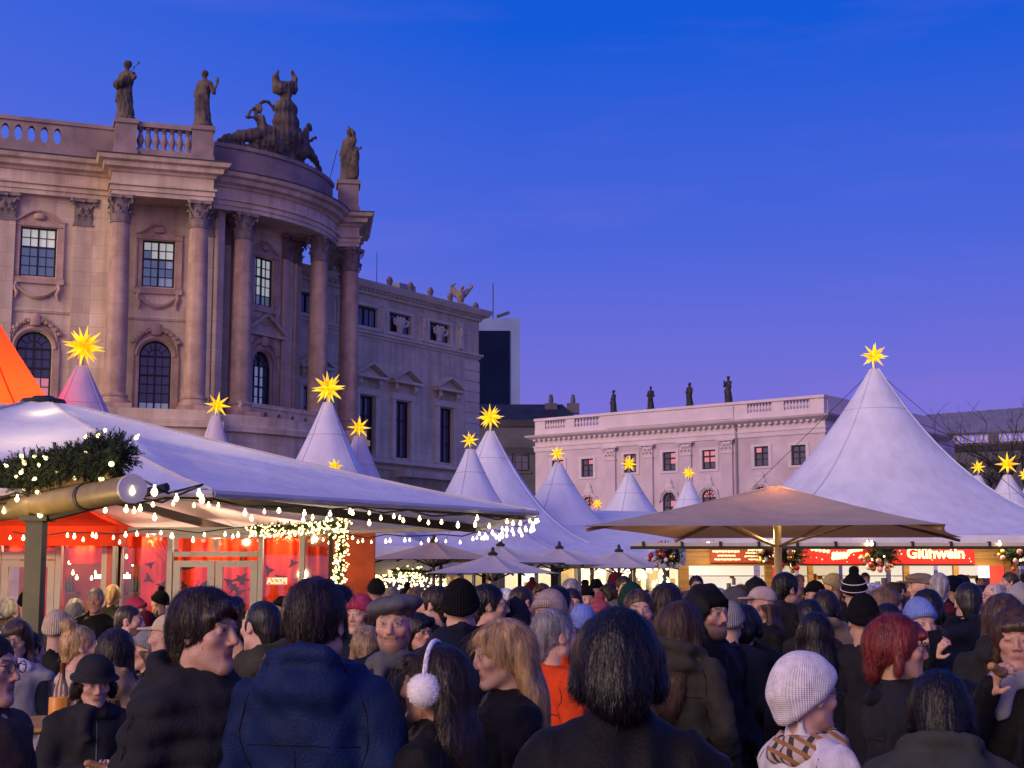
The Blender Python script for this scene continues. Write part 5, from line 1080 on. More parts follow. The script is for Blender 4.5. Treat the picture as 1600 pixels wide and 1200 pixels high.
# ---------------------------------------------------------------- glass pavilion behind the small parasols
GY = 37.0; gp = empty('glass_pavilion', (xat(875, 900, GY), GY, 0), 0, 'brightly lit glass pavilion with white frames behind the small parasols', 'pavilion')
gx = lambda px: xat(px, 890, GY) - gp.location.x
gz1 = zat(872, GY); rg = random.Random(8); edges_ = [690, 722, 756, 778, 812, 838, 866, 900, 925, 952, 985, 1012, 1040, 1066]
MB().b2((gx(688), -.08, gz1 - .05), (gx(1070), .08, gz1 + .1)).build('head_beam', M_WHITEM, gp)
for i, px in enumerate(edges_): MB().b2((gx(px) - (.05 if i % 3 else .09), -.06, 0), (gx(px) + (.05 if i % 3 else .09), .06, gz1 - .052)).build('mullion', M_WHITEM if i % 2 else M_DARKM, gp)
gm = [glow_mat('hall_cream', (1, .86, .52), .95, True), glow_mat('hall_gold', (.9, .62, .22), .55, True), mat('hall_wood', (.3, .16, .05), .6, var=.3, vscale=4, emit=(.55, .28, .07), estr=.35), glow_mat('hall_white', (1, .95, .78), 1.3, True)]
for i, (a, b) in enumerate(zip(edges_, edges_[1:])):
    MB().b2((gx(a) + .09, -.008, .1), (gx(b) - .09, .008, gz1 - .06)).build('pane', M_CLEAR, gp)
    MB().b2((gx(a), .5, 0), (gx(b), .55, gz1)).build('interior_panel', gm[(2, 1, 2, 0, 3, 0, 1, 0, 0, 3, 0, 1, 0)[i]], gp)
    if i % 2 == 0: MB().b2((gx(a) + .1, .3, 1.55), (gx(b) - .15, .36, 1.55 + rg.uniform(.1, .4))).build('wall_picture', gm[rg.choice((1, 2))], gp)
for k in range(70): mobj('hall_bulb', BULB, None, gp, loc=(gx(rg.uniform(900, 1045)), -.15 + rg.uniform(-.1, .2), zat(rg.uniform(884, 915), GY)), scale=rg.uniform(1, 2.2))
for px in (786, 822, 884, 920): mobj('pendant_bulb', BULB, None, gp, loc=(gx(px), -.3, zat(874, GY)), scale=2.6)
# ---------------------------------------------------------------- mulled wine stall
KY = 28.0; ks = empty('wine_stall', (xat(1330, 900, KY), KY, 0), 0, 'wooden mulled wine stall with red signs and bright serving hatches', 'stall')
kx = lambda px: xat(px, 880, KY) - ks.location.x
kz = lambda py: zat(py, KY)
M_WOOD = mat('stall_wood', (.42, .23, .06), .55, var=.25, vscale=2.5, stretch=(.4, 1, 7), bump=.15, bscale=12); M_REDS = mat('sign_red', (.62, .02, .02), .45, var=.08, vscale=3, emit=(.6, .01, .01), estr=.25); M_BROWN = mat('menu_board', (.33, .05, .03), .5, var=.1, emit=(.3, .03, .01), estr=.15)
def kb(name, a, b, y0, y1, d0, d1, m_, par=None): return MB().b2((kx(a), d0, kz(y1)), (kx(b), d1, kz(y0))).build(name, m_, par or ks)
for k, (y0, y1) in enumerate(((853, 861.5), (862, 870.5), (871, 884))): kb('fascia_plank', 1072, 1640, y0, y1, 0 + .004 * (k % 2), .06, M_WOOD)
for a, b in ((1060, 1076), (1195, 1206), (1262, 1270), (1334, 1341), (1411, 1420), (1489, 1497), (1570, 1590)): MB().b2((kx(a), -.03, 0), (kx(b), .08, kz(884) - .002)).build('post', M_WOOD, ks)
MB().b2((kx(1072), -.35, 1.0), (kx(1640), .3, 1.08)).build('counter', M_WOOD, ks); MB().b2((kx(1072), .0, 0), (kx(1640), .06, .998)).build('counter_front', M_WOOD, ks)
kb('menu_board', 1110, 1206, 857, 879, -.05, -.004, M_BROWN); mb_ = ks.children[-1]
for i, (a, b, y, t_) in enumerate(((1113, 1156, 861.5, 2.2), (1121, 1149, 868, 1.6), (1116, 1157, 874, 1.6), (1168, 1196, 859.5, 2.0), (1165, 1199, 864, 1.5), (1163, 1203, 869, 1.6), (1169, 1200, 874, 1.5))):
    n_ = 9
    for j in range(n_):
        x0 = a + (b - a) * j / n_; MB().b2((kx(x0), -.056, kz(y + t_ * (.7 + .3 * ((i + j) % 2)))), (kx(x0 + (b - a) / n_ * .82), -.051, kz(y - t_ * .6))).build('menu_letter', M_CREAM, mb_)
kb('red_sign', 1250, 1367, 853, 881, -.05, -.004, M_REDS); sg1 = ks.children[-1]; kb('red_sign', 1392, 1522, 852, 881, -.05, -.004, M_REDS); sg2 = ks.children[-1]
mobj('lettering', text_me('Glühwein', .285, .006, .010), M_CREAM, sg2, loc=((kx(1420) + kx(1502)) / 2, -.058, kz(865)), rot=(R(90), 0, 0))
bl_ = MB()
for (x, y, w, h, rt) in ((1281, 860, 30, 6, -6), (1313, 866, 26, 8, 0), (1311, 871, 24, 7, 3), (1336, 860, 22, 6, 4)):
    for j in range(5): bl_.lathe([(.01, -.006), (h * .006, 0), (.01, .006)], (0, 0, 0), 8); nv = 24; bl_.v[-nv:] = [(kx(x) + (j - 2) * w / 5 / 81 + vx, -.056 + vz * .3, kz(y + (j - 2) * -rt * .15) + vy) for vx, vy, vz in bl_.v[-nv:]]
bl_.build('lettering', M_CREAM, sg1)
M_ORANGE = glow_mat('mug_orange', (.9, .28, .04), .6); MB().b2((kx(1343), -.058, kz(874)), (kx(1348), -.052, kz(866))).build('mug_print', M_ORANGE, sg1)
rk = random.Random(6); SNOW = MB().lathe([(.004, -.003), (.014, 0), (.004, .003)], n=6).me('snow_dot')
for k in range(34):
    a = rk.choice((sg1, sg2)); px = rk.uniform(1254, 1364) if a is sg1 else rk.uniform(1396, 1518); mobj('snow_dot', SNOW, M_CREAM, a, loc=(kx(px), -.055, kz(rk.uniform(855, 879))), rot=(R(90), 0, 0), scale=rk.uniform(.6, 1.3))
# inside the stall
M_IN = glow_mat('stall_light_wall', (1, .84, .52), .6, True); M_IN2 = glow_mat('stall_white_wall', (1, .93, .74), .75, True)  # stall lamplight put into the back walls as glow
for a, b, m_ in ((1076, 1195, M_IN2), (1206, 1262, M_IN), (1270, 1334, M_IN), (1341, 1411, M_IN2), (1420, 1489, M_IN2), (1497, 1570, M_IN2)):
    kb('back_panel', a, b, 883, 960, 1.3, 1.35, m_)
    for k in range(rk.randint(4, 8)):
        x = rk.uniform(a + 4, b - 6); w = rk.uniform(2, 9); y = rk.uniform(892, 915); kb('goods_box', x, x + w, y, y + rk.uniform(4, 14), .9, 1.2, mat('goods%d' % rk.randint(0, 5), [(.5, .1, .05), (.5, .35, .1), (.6, .5, .3), (.3, .15, .05), (.65, .2, .1), (.2, .2, .2)][rk.randint(0, 5)], .6, var=.15))
    kb('shelf', a, b, 899, 900.5, .85, 1.25, M_WOOD)
kb('red_poster', 1206, 1222, 886, 920, -.02, .02, mat('poster_red', (.75, .06, .04), .5, var=.2, emit=(.8, .08, .04), estr=.5)); kb('red_poster', 1546, 1568, 884, 930, -.02, .02, MATS['poster_red']); kb('pink_poster', 1528, 1545, 884, 903, -.02, .02, glow_mat('poster_pink', (1, .55, .75), 1.2))
for a in (1130, 1300, 1450, 1530): lamp('stall_lamp', 'AREA', (kx(a), -.55, kz(848)), 22, (1, .74, .38), (1.2, .3), ks)
# awning bar with brackets and lamps
ab_ = empty('awning_bar', (xat(1290, 850, 26.8), 26.8, 0), 0, 'long metal awning rail along the front of the wine stall', 'awning'); ax_ = lambda px: xat(px, 850, 26.8) - ab_.location.x
MB().b2((ax_(985), -.05, zat(858, 26.8)), (ax_(1640), .05, zat(853.5, 26.8))).build('rail', M_DARKM, ab_); MB().b2((ax_(990), -.04, zat(853.4, 26.8)), (ax_(1640), .0, zat(848, 26.8))).build('light_strip', mat('strip_metal', (.55, .5, .36), .4, var=.1), ab_)
for px in range(1003, 1640, 60): MB().b2((ax_(px), -.07, zat(855, 26.8)), (ax_(px + 4), .04, zat(846, 26.8))).build('bracket', M_DARKM, ab_)
for px in (1204, 1353, 1360, 1559): mobj('spot_bulb', BULB, None, ab_, loc=(ax_(px), -.1, zat(850, 26.8)), scale=1.5)
# wreaths with baubles
M_BAUB = [mat('bauble_red', (.5, .02, .02), .15, var=0, spec=.8), mat('bauble_pink', (.75, .35, .3), .15, var=0, spec=.8), mat('bauble_gold', (.7, .42, .1), .2, var=0, metal=.7), mat('bauble_white', (.8, .75, .7), .2, var=0, spec=.8)]
BAUB = MB().lathe([(.003, -.06)] + [(.06 * math.sin(q), -.06 * math.cos(q)) for q in np.linspace(.35, 2.7, 7)] + [(.014, .058), (.014, .072)], n=10).me('bauble', True); BAUB.materials.append(M_BAUB[0])
for i, (px, py, Y, rpx, nb, lab) in enumerate(((1234, 869, 27.6, 26, 16, 'fir bunch with baubles beside the menu board pole'), (1379, 868, 27.6, 27, 16, 'fir bunch with baubles between the two red signs'), (1588, 866, 27.6, 26, 15, 'fir bunch with baubles at the stall end post'), (1046, 868, 27.2, 23, 18, 'bauble garland hanging at the free end of the awning'), (1196, 866, 27.7, 14, 9, 'small cluster of red baubles over the menu board'))):
    c = P(px, py, Y); rr = rpx / F * Y; g_ = garland([c + Vector((-rr * .35, 0, 0)), c + Vector((rr * .35, 0, .02))], rr * .95, 150, 3, lab, 40 + i, 1.0, name='bauble_wreath')
    for k in range(nb):
        d = Vector((rk.gauss(0, 1), -abs(rk.gauss(0, 1)), rk.gauss(0, 1))).normalized(); b = mobj('bauble', BAUB, None, g_, loc=d * rr * rk.uniform(.6, 1.05), scale=rk.uniform(.6, 1.15)); b.material_slots[0].link = 'OBJECT'; b.material_slots[0].material = rk.choice(M_BAUB)
# birds far off are too small to matter; beer table by the post
tb0 = P(88, 1127, 7.0); tbl = empty('standing_table', (tb0.x, tb0.y, 0), 0, 'small wooden standing table by the dark post', 'table'); th = tb0.z
MB().lathe([(.02, -.03), (.31, -.03), (.33, -.015), (.33, 0), (.02, .002)], (0, 0, th), 24).build('table_top', M_WOOD, tbl, True); MB().tube([(0, 0, .02), (0, 0, th - .03)], .035, 8).build('leg', M_STEEL, tbl); MB().lathe([(.25, 0), (.25, .02), (.04, .04)], n=16).build('base', M_STEEL, tbl)
M_BEER = mat('beer', (.75, .30, .03), .1, var=.1, emit=(.8, .3, .03), estr=.12); M_GLASSY = mat('mug_glass', (.35, .33, .28), .08, var=0, spec=.9); gz_ = th + .004
mug = empty('beer_mug', (tb0.x + .02, tb0.y - .05, gz_), 0, 'glass beer mug half full of amber beer on the standing table', 'mug')
MB().lathe([(.04, 0), (.043, .01), (.042, .11), (.0405, .112)], n=14).build('beer', M_BEER, mug, True)
gm_ = MB(); gm_.lathe([(.045, 0), (.047, .004), (.047, .19), (.044, .19), (.044, .006)], n=16); gm_.build('glass', M_CLEAR, mug, True); MB().tube([(.045, 0, .15), (.08, 0, .14), (.085, 0, .07), (.047, 0, .04)], .008, 6).build('handle', M_GLASSY, mug, True)
tag(MB().lathe([(.03, 0), (.031, .01), (.031, .14), (.014, .19), (.013, .24), (.015, .245), (.015, .26)], n=12).build('beer_bottle', mat('brown_glass', (.16, .045, .01), .1, var=.1, spec=.8), None, True, loc=(tb0.x - .01, tb0.y + .1, gz_)), 'brown beer bottle standing behind the mug', 'bottle')
# ================================================================== people
def skin_material():
    m = bpy.data.materials.new('skin'); m.use_nodes = True; t = m.node_tree; b = t.nodes['Principled BSDF']; a = t.nodes.new('ShaderNodeAttribute'); a.attribute_name = 'col'; oi = t.nodes.new('ShaderNodeObjectInfo')
    mx = t.nodes.new('ShaderNodeMix'); mx.data_type = 'RGBA'; mx.blend_type = 'MULTIPLY'; mx.inputs['Factor'].default_value = 1; t.links.new(a.outputs['Color'], mx.inputs['A']); t.links.new(oi.outputs['Color'], mx.inputs['B'])
    c = t.nodes.new('ShaderNodeTexCoord'); n = t.nodes.new('ShaderNodeTexNoise'); n.inputs['Scale'].default_value = 45; n.inputs['Detail'].default_value = 4; t.links.new(c.outputs['Object'], n.inputs['Vector'])
    m2 = t.nodes.new('ShaderNodeMix'); m2.data_type = 'RGBA'; m2.blend_type = 'OVERLAY'; m2.inputs['Factor'].default_value = .22; t.links.new(mx.outputs['Result'], m2.inputs['A']); t.links.new(n.outputs['Fac'], m2.inputs['B']); t.links.new(m2.outputs['Result'], b.inputs['Base Color'])
    b.inputs['Roughness'].default_value = .5; b.inputs['Specular IOR Level'].default_value = .35; b.inputs['Subsurface Weight'].default_value = .25; b.inputs['Subsurface Scale'].default_value = .008; b.inputs['Subsurface Radius'].default_value = (1, .4, .25); return m
M_SKIN = skin_material()
def cloth(name, col, rough=.85, bump=.25, bscale=120, sheen=.02): return mat('cloth_' + name, col, rough, var=.2, vscale=9, bump=bump, bscale=bscale, spec=.12, sheen=sheen)
CC = {'black': (.008, .008, .010), 'navy': (.008, .011, .026), 'blue': (.006, .017, .075), 'olive': (.046, .043, .034), 'grey': (.10, .10, .11), 'dgrey': (.022, .022, .026), 'green_grey': (.045, .050, .047), 'brown': (.085, .055, .035), 'tan': (.34, .24, .15), 'cream': (.58, .47, .32), 'white': (.74, .71, .74), 'orange': (.72, .065, .012), 'maroon': (.11, .012, .02), 'pink': (.55, .06, .14), 'lblue': (.22, .32, .75), 'dgreen': (.01, .05, .035), 'beige': (.46, .36, .32), 'rose': (.45, .10, .13), 'ltgrey': (.30, .29, .30), 'denim': (.03, .045, .09), 'taupe': (.22, .17, .14)}
def cm(k): return cloth(k, CC[k], rough=.6 if k in ('black', 'blue') else .85)
def knit(k, fine=False):
    nm = 'knit_' + k
    if nm in MATS: return MATS[nm]
    m = mat(nm, CC[k], .95, var=.15, vscale=40, spec=.1); t = m.node_tree; b = t.nodes['Principled BSDF']; c = t.nodes.new('ShaderNodeTexCoord'); g_ = t.nodes.new('ShaderNodeTexGradient'); g_.gradient_type = 'RADIAL'; t.links.new(c.outputs['Object'], g_.inputs[0]); sp = t.nodes.new('ShaderNodeSeparateXYZ'); t.links.new(c.outputs['Object'], sp.inputs[0])
    def M(op, a, bb):
        n = t.nodes.new('ShaderNodeMath'); n.operation = op
        for i, q in enumerate((a, bb)):
            if q is None: continue
            if isinstance(q, (int, float)): n.inputs[i].default_value = q
            else: t.links.new(q, n.inputs[i])
        return n.outputs[0]
    ribs = M('SINE', M('MULTIPLY', g_.outputs['Fac'], 2 * math.pi * (54 if not fine else 90)), None); rows = M('SINE', M('MULTIPLY', sp.outputs['Z'], 700 if not fine else 900), None); h = M('ADD', M('MULTIPLY', ribs, 1.0), M('MULTIPLY', rows, .55))
    bp = t.nodes.new('ShaderNodeBump'); bp.inputs['Strength'].default_value = .45 if fine else .7; bp.inputs['Distance'].default_value = .003; t.links.new(h, bp.inputs['Height']); t.links.new(bp.outputs[0], b.inputs['Normal']); return m
HC = {'black': (.008, .007, .008), 'dark': (.022, .014, .010), 'brown': (.055, .030, .018), 'blonde': (.42, .27, .12), 'grey': (.26, .25, .26), 'red': (.16, .022, .018), 'lbrown': (.13, .075, .04), 'white': (.55, .54, .55), 'dblonde': (.24, .16, .09)}
def hairm(k):
    nm = 'hair_' + k
    if nm in MATS: return MATS[nm]
    c = HC[k]; return mat(nm, tuple(x * 1.25 for x in c), .42, var=.55, vscale=34, bump=.5, bscale=60, spec=.45, stretch=(1, 1, .16), hue=tuple(x * .4 for x in c))
HZ = 1.63
def sstep(x): x = np.clip(x, 0, 1); return x * x * (3 - 2 * x)
def headpose(me, yaw=0, pitch=0, roll=0):
    if not (yaw or pitch or roll): return me
    n = len(me.vertices); V = np.empty(n * 3, np.float32); me.vertices.foreach_get('co', V); V = V.reshape(-1, 3); w = sstep((V[:, 2] - 1.43) / .11) * sstep((.30 - np.abs(V[:, 0])) / .1)
    piv = np.array((0, -.02, 1.50)); Q = V - piv; out = Q.copy()
    for ang, ax in ((pitch, 0), (roll, 1), (yaw, 2)):
        if not ang: continue
        a = w * ang; c, s_ = np.cos(a), np.sin(a); i, j = [(1, 2), (2, 0), (0, 1)][ax]; u, v = out[:, i].copy(), out[:, j].copy(); out[:, i] = c * u - s_ * v; out[:, j] = s_ * u + c * v
    me.vertices.foreach_set('co', (out + piv).astype(np.float32).ravel()); me.update(); return me
ARMS = {'down': [((.245, -.03, 1.13), (.25, .05, .88))] * 2, 'pocket': [((.27, -.05, 1.13), (.19, .13, .95))] * 2, 'hold': [((.25, .03, 1.14), (.09, .27, 1.20))] * 2, 'phone': [((.25, .12, 1.16), (.10, .30, 1.46)), ((.25, .0, 1.13), (.15, .2, 1.05))], 'eat': [((.25, .10, 1.14), (.10, .22, 1.44)), ((.25, .0, 1.13), (.15, .24, 1.08))], 'face': [((.22, .14, 1.17), (.06, .20, 1.47)), ((.25, .02, 1.13), (.12, .2, 1.12))]}
def arms(pose):
    A = ARMS[pose]; out = []
    for sg, (e, w) in zip((1, -1), A): out.append((sg, (sg * e[0], e[1], e[2]), (sg * w[0], w[1], w[2])))
    return out
def hand(s, W, d, nrm, side, curl=.6):
    W = np.array(W); d = np.array(d) / np.linalg.norm(d); nrm = np.array(nrm, float); nrm = nrm - d * (nrm @ d); nrm /= np.linalg.norm(nrm); sd = np.cross(d, nrm) * side
    for o in (-.024, -.008, .008, .024): s.cone(W + sd * o * .7, W + d * .085 + sd * o, .017, .013, .012)
    for i, (o, L) in enumerate(((-.029, .058), (-.010, .072), (.010, .078), (.029, .070))):
        p = W + d * .085 + sd * o; cu = curl * (1.0 + .12 * i)
        for k, l in enumerate((.45, .32, .26)):
            a = cu * (k + .6); q = p + (d * math.cos(a) + nrm * math.sin(a)) * L * l; s.cone(p, q, .0098 - .001 * k, .009 - .001 * k, .004); p = q
    p = W + d * .025 + sd * .03; q = p + (d * .6 + sd * .75 + nrm * .35) * .038; s.cone(p, q, .014, .0115, .012); s.cone(q, q + (d * .85 + sd * .15 + nrm * .5) * .034, .0115, .009, .004)
def body_me(sex, pose, skin=(1, 1, 1), brow=(.03, .02, .015), beard=None, closed=False, hero=False, smile=False, age=0, hands=False):
    h = .0055 if hero else .0085; fz = [(1.495, 1.76, h)]; fx = [(-.09, .09, h)]; fy = [(-.12, .135, h)]; A = arms(pose)
    if hands:
        for sg, e, w in A: fz.append((w[2] - .07, w[2] + .15, .0085)); fx.append((w[0] - .10, w[0] + .10, .0085)); fy.append((w[1] - .03, w[1] + .16, .0085))
    s = SDF(axis_grid(-.42, .42, .045, fx), axis_grid(-.3, .48, .045, fy), axis_grid(-.02, 1.79, .05, fz), .12); f = sex == 'f'; z = HZ; jw = .86 if f else 1.0
    # trunk and limbs (hidden by clothing, one continuous surface)
    s.cone((0, 0, 1.36), (0, 0, 1.0), .14, .13, .05, flat=(1, 1.35, 1)); s.cone((-.13, -.01, 1.40), (.13, -.01, 1.40), .06, .06, .05)
    for sg in (-1, 1):
        s.cone((sg * .085, 0, .95), (sg * .095, .01, .52), .085, .06, .05); s.cone((sg * .095, .01, .52), (sg * .10, -.02, .08), .06, .045, .04); s.cone((sg * .10, -.02, .06), (sg * .105, .12, .04), .045, .038, .03)
    for sg, e, w in A:
        s.cone((sg * .17, -.01, 1.40), e, .05, .042, .03); s.cone(e, w, .042, .032, .03)
        d = np.array(w) - np.array(e)
        if hands: hand(s, w, d, (-sg * .4, -.4, .7) if pose in ('hold',) else (-sg, -.3, .1), -sg, .55)
        else: s.cone(w, np.array(w) + d / np.linalg.norm(d) * .1, .036, .025, .02)
    s.cone((0, -.022, z - .07), (0, -.03, 1.40), .050 if f else .058, .062, .03)
    # skull and face
    s.ell((0, -.014, z + .030), (.075, .094, .088), .02); s.ell((0, .022, z - .036), (.060 * (.96 if f else 1), .070, .082), .03)
    for sg in (-1, 1):
        s.cone((sg * .050 * jw, .012, z - .062), (sg * .018, .068, z - .102), .022, .018, .022); s.ell((sg * .043, .060, z - .018), (.024, .022, .022), .02); s.cone((sg * .014, .087, z + .030), (sg * .047, .072, z + .030), .010 if not f else .007, .008, .012)
    s.cone((0, .074, z - .106), (0, .076, z - .100), .019 if not f else .016, .018, .02)
    for sg in (-1, 1):
        s.ell((sg * .0315, .101, z + .009), (.019, .018, .0125), .010, 's'); s.ell((sg * .0315, .076, z + .009), (.0142, .0145, .0132), .002)
        s.cone((sg * .018, .0895, z + .0155), (sg * .045, .0825, z + .0148), .0052, .005, .004); s.cone((sg * .020, .0880, z + .0005), (sg * .043, .0820, z + .0008), .0040, .004, .004)
        if closed: s.ell((sg * .0315, .078, z + .008), (.0150, .0150, .0120), .003)
    s.cone((0, .088, z + .018), (0, .110 if not f else .106, z - .026), .0085, .0120 if not f else .0105, .010)
    for sg in (-1, 1): s.ell((sg * .0125, .098, z - .031), (.0085, .011, .008), .006)
    s.cone((-.021, .0800, z - .0605), (.021, .0800, z - .0605), .0060, .0060, .006); s.cone((0, .0850, z - .0600), (0, .0855, z - .0600), .006, .006, .008); s.cone((-.017, .0808, z - .0735), (.017, .0808, z - .0735), .0070, .0070, .006); s.cone((-.026, .092, z - .0668), (.026, .092, z - .0668), .0022, .0022, .003, 's')
    for sg in (-1, 1): s.ell((sg * .0765, -.008, z - .004), (.0085, .019, .031), .006, rot=(R(-12 * sg), 'Z')); s.ell((sg * .084, -.002, z), (.005, .010, .018), .004, 's')
    if beard is not None: s.ell((0, .050, z - .088), (.052, .048, .042), .02); s.cone((-.024, .092, z - .049), (.024, .092, z - .049), .007, .007, .008)
    base = np.array((.56, .345, .265)); lipc = np.array((.42, .15, .14)) if f else np.array((.44, .20, .17)); br = np.array(brow)
    def col(V):
        X, Y, Z = np.abs(V[:, 0]), V[:, 1], V[:, 2] - z; C = np.tile(base, (len(V), 1)); fr = Y > .03
        def mixc(m, c): C[:] = C * (1 - m[:, None]) + np.array(c) * m[:, None]
        mixc(.45 * np.exp(-(((X - .043) / .022) ** 2 + ((Z + .028) / .022) ** 2)) * fr, (.60, .24, .20)); mixc(.5 * np.exp(-((X / .016) ** 2 + ((Z + .026) / .014) ** 2)) * (Y > .09), (.58, .25, .21))
        if beard is not None: mixc(.72 * sstep((-.036 - Z) / .012) * sstep((Z + .16) / .03) * sstep((Y - .0) / .03) * (1 - np.exp(-((X / .022) ** 2 + ((Z + .067) / .009) ** 2))), beard)
        mixc(.85 * np.exp(-(X / .024) ** 4 - ((Z + .067) / .0125) ** 4) * (Y > .075), lipc); mixc(.8 * np.exp(-(X / .026) ** 4 - ((Z + .0668) / .0025) ** 2) * (Y > .07), (.10, .03, .03))
        bz = .0325 + .002 * (X - .03) / .02; mixc(.9 * np.exp(-((X - .031) / .018) ** 4 - ((Z - bz) / (.0055 if not f else .004)) ** 2) * (Y > .05), br)
        ey = np.sqrt((X - .0315) ** 2 + ((Z - .009) * 1.25) ** 2); on = (Y > .078) & (np.abs(Z - .0082) < .0062)
        if not closed:
            mixc(1.0 * sstep((.0145 - ey) / .003) * on, (.42, .37, .35)); mixc(1.0 * sstep((.0078 - ey) / .002) * on, (.035, .022, .018)); mixc(.8 * np.exp(-(((X - .0315) / .016) ** 4) - ((Z - .0180) / .003) ** 2) * (Y > .07), (.07, .04, .035))
        else: mixc(.85 * np.exp(-(((X - .0315) / .015) ** 4) - ((Z - .0025) / .0022) ** 2) * (Y > .07), (.07, .035, .03))
        mixc(.35 * np.exp(-((X - .0315) / .02) ** 2 - ((Z + .004) / .006) ** 2) * (Y > .06), (.36, .17, .16))
        if age: mixc(.35 * np.exp(-((X - .033 - (-.04 - Z) * .25) / .004) ** 2) * (Z < -.03) * (Z > -.065) * (Y > .06), (.33, .16, .14))
        return C
    me_ = s.mesh('body', col, 1); me_.materials.append(M_SKIN); return me_
def coat_me(kind, pose, hem, seed, hero=False, hood=None, puffy=False, fem=False, bulk=1.0):
    h = .0145 if hero else .026; s = SDF(lin(-.45, .45, h), lin(-.36, .46, h), lin(max(.1, hem - .06), 1.86 if hood == 'up' else 1.66, h), .12); b = bulk
    s.cone((0, -.005, 1.33), (0, 0, 1.06), .185 * b, (.165 if fem else .18) * b, .05, flat=(1, 1.28, 1)); s.cone((0, 0, 1.08), (0, 0, hem), .175 * b, (.215 if hem < .75 else .195) * b, .06, flat=(1, 1.22, 1))
    s.cone((-.155, -.012, 1.405), (.155, -.012, 1.405), .073, .073, .05); s.cone((-.09, -.015, 1.45), (.09, -.015, 1.45), .05, .05, .05)
    for sg, e, w in arms(pose):
        s.cone((sg * .18, -.012, 1.395), e, .076 * b, .064 * b, .03); s.cone(e, w, .064 * b, .054 * b, .025); d = np.array(w) - np.array(e); d /= np.linalg.norm(d); s.cone(w, np.array(w) + d * .02, .054 * b, .050, .01)
    s.cone((0, -.02, 1.44), (0, -.022, 1.525), .078, .070, .03); s.ell((0, -.012, 1.56), (.058, .064, .07), .012, 's')
    if hood == 'down':
        s.ell((0, -.115, 1.455), (.155, .085, .075), .04); s.torus((0, -.055, 1.515), .105, .030, k=.03, sc=(1.1, .95, 1), tilt=R(-22)); s.ell((0, -.035, 1.590), (.080, .070, .055), .02, 's'); s.ell((0, -.07, 1.48), (.12, .07, .055), .02); s.ell((0, -.06, 1.51), (.075, .05, .05), .02)
    if hood == 'up':
        s.ell((0, -.035, 1.66), (.118, .135, .145), .03); s.cone((0, -.06, 1.60), (0, -.06, 1.45), .105, .12, .04); s.ell((0, .085, 1.615), (.078, .13, .122), .015, 's'); s.torus((0, .035, 1.625), .088, .014, ax='y', k=.012, sc=(.95, 1, 1.3))
    if hood == 'fur': s.torus((0, -.03, 1.50), .11, .05, k=.03, sc=(1.15, 1, 1), tilt=R(-15)); s.ell((0, -.01, 1.57), (.075, .075, .06), .02, 's')
    if puffy: s.field(lambda X, Y, Z: (.010 - .026 * np.abs(np.sin(np.pi * (Z + .18 * np.maximum(0, np.abs(X) - .17)) / .078)) ** .8) * (Z < 1.46) + 0 * X + 0 * Y)
    s.folds(.015 if not puffy else .005, 19, seed, .9); s.wrinkle(.005, 44, seed + 1, .9); s.half(2, hem, -1)
    return s.mesh('coat', None, 1)
def trousers_me():
    s = SDF(lin(-.25, .25, .03), lin(-.2, .25, .03), lin(.03, 1.05, .035), .1)
    for sg in (-1, 1): s.cone((sg * .085, 0, .95), (sg * .095, .01, .52), .105, .08, .04); s.cone((sg * .095, .01, .52), (sg * .10, -.02, .07), .08, .065, .03)
    s.wrinkle(.006, 30, 5).half(2, .05, -1); return s.mesh('trousers')
def shoes_me():
    s = SDF(lin(-.2, .2, .018), lin(-.13, .24, .018), lin(-.02, .16, .018), .08)
    for sg in (-1, 1): s.cone((sg * .10, -.04, .05), (sg * .105, .14, .035), .05, .042, .02); s.cone((sg * .10, -.03, .05), (sg * .10, -.03, .12), .052, .055, .02)
    s.half(2, 0, -1); return s.mesh('shoes')
TROU = trousers_me(); SHOE = shoes_me()
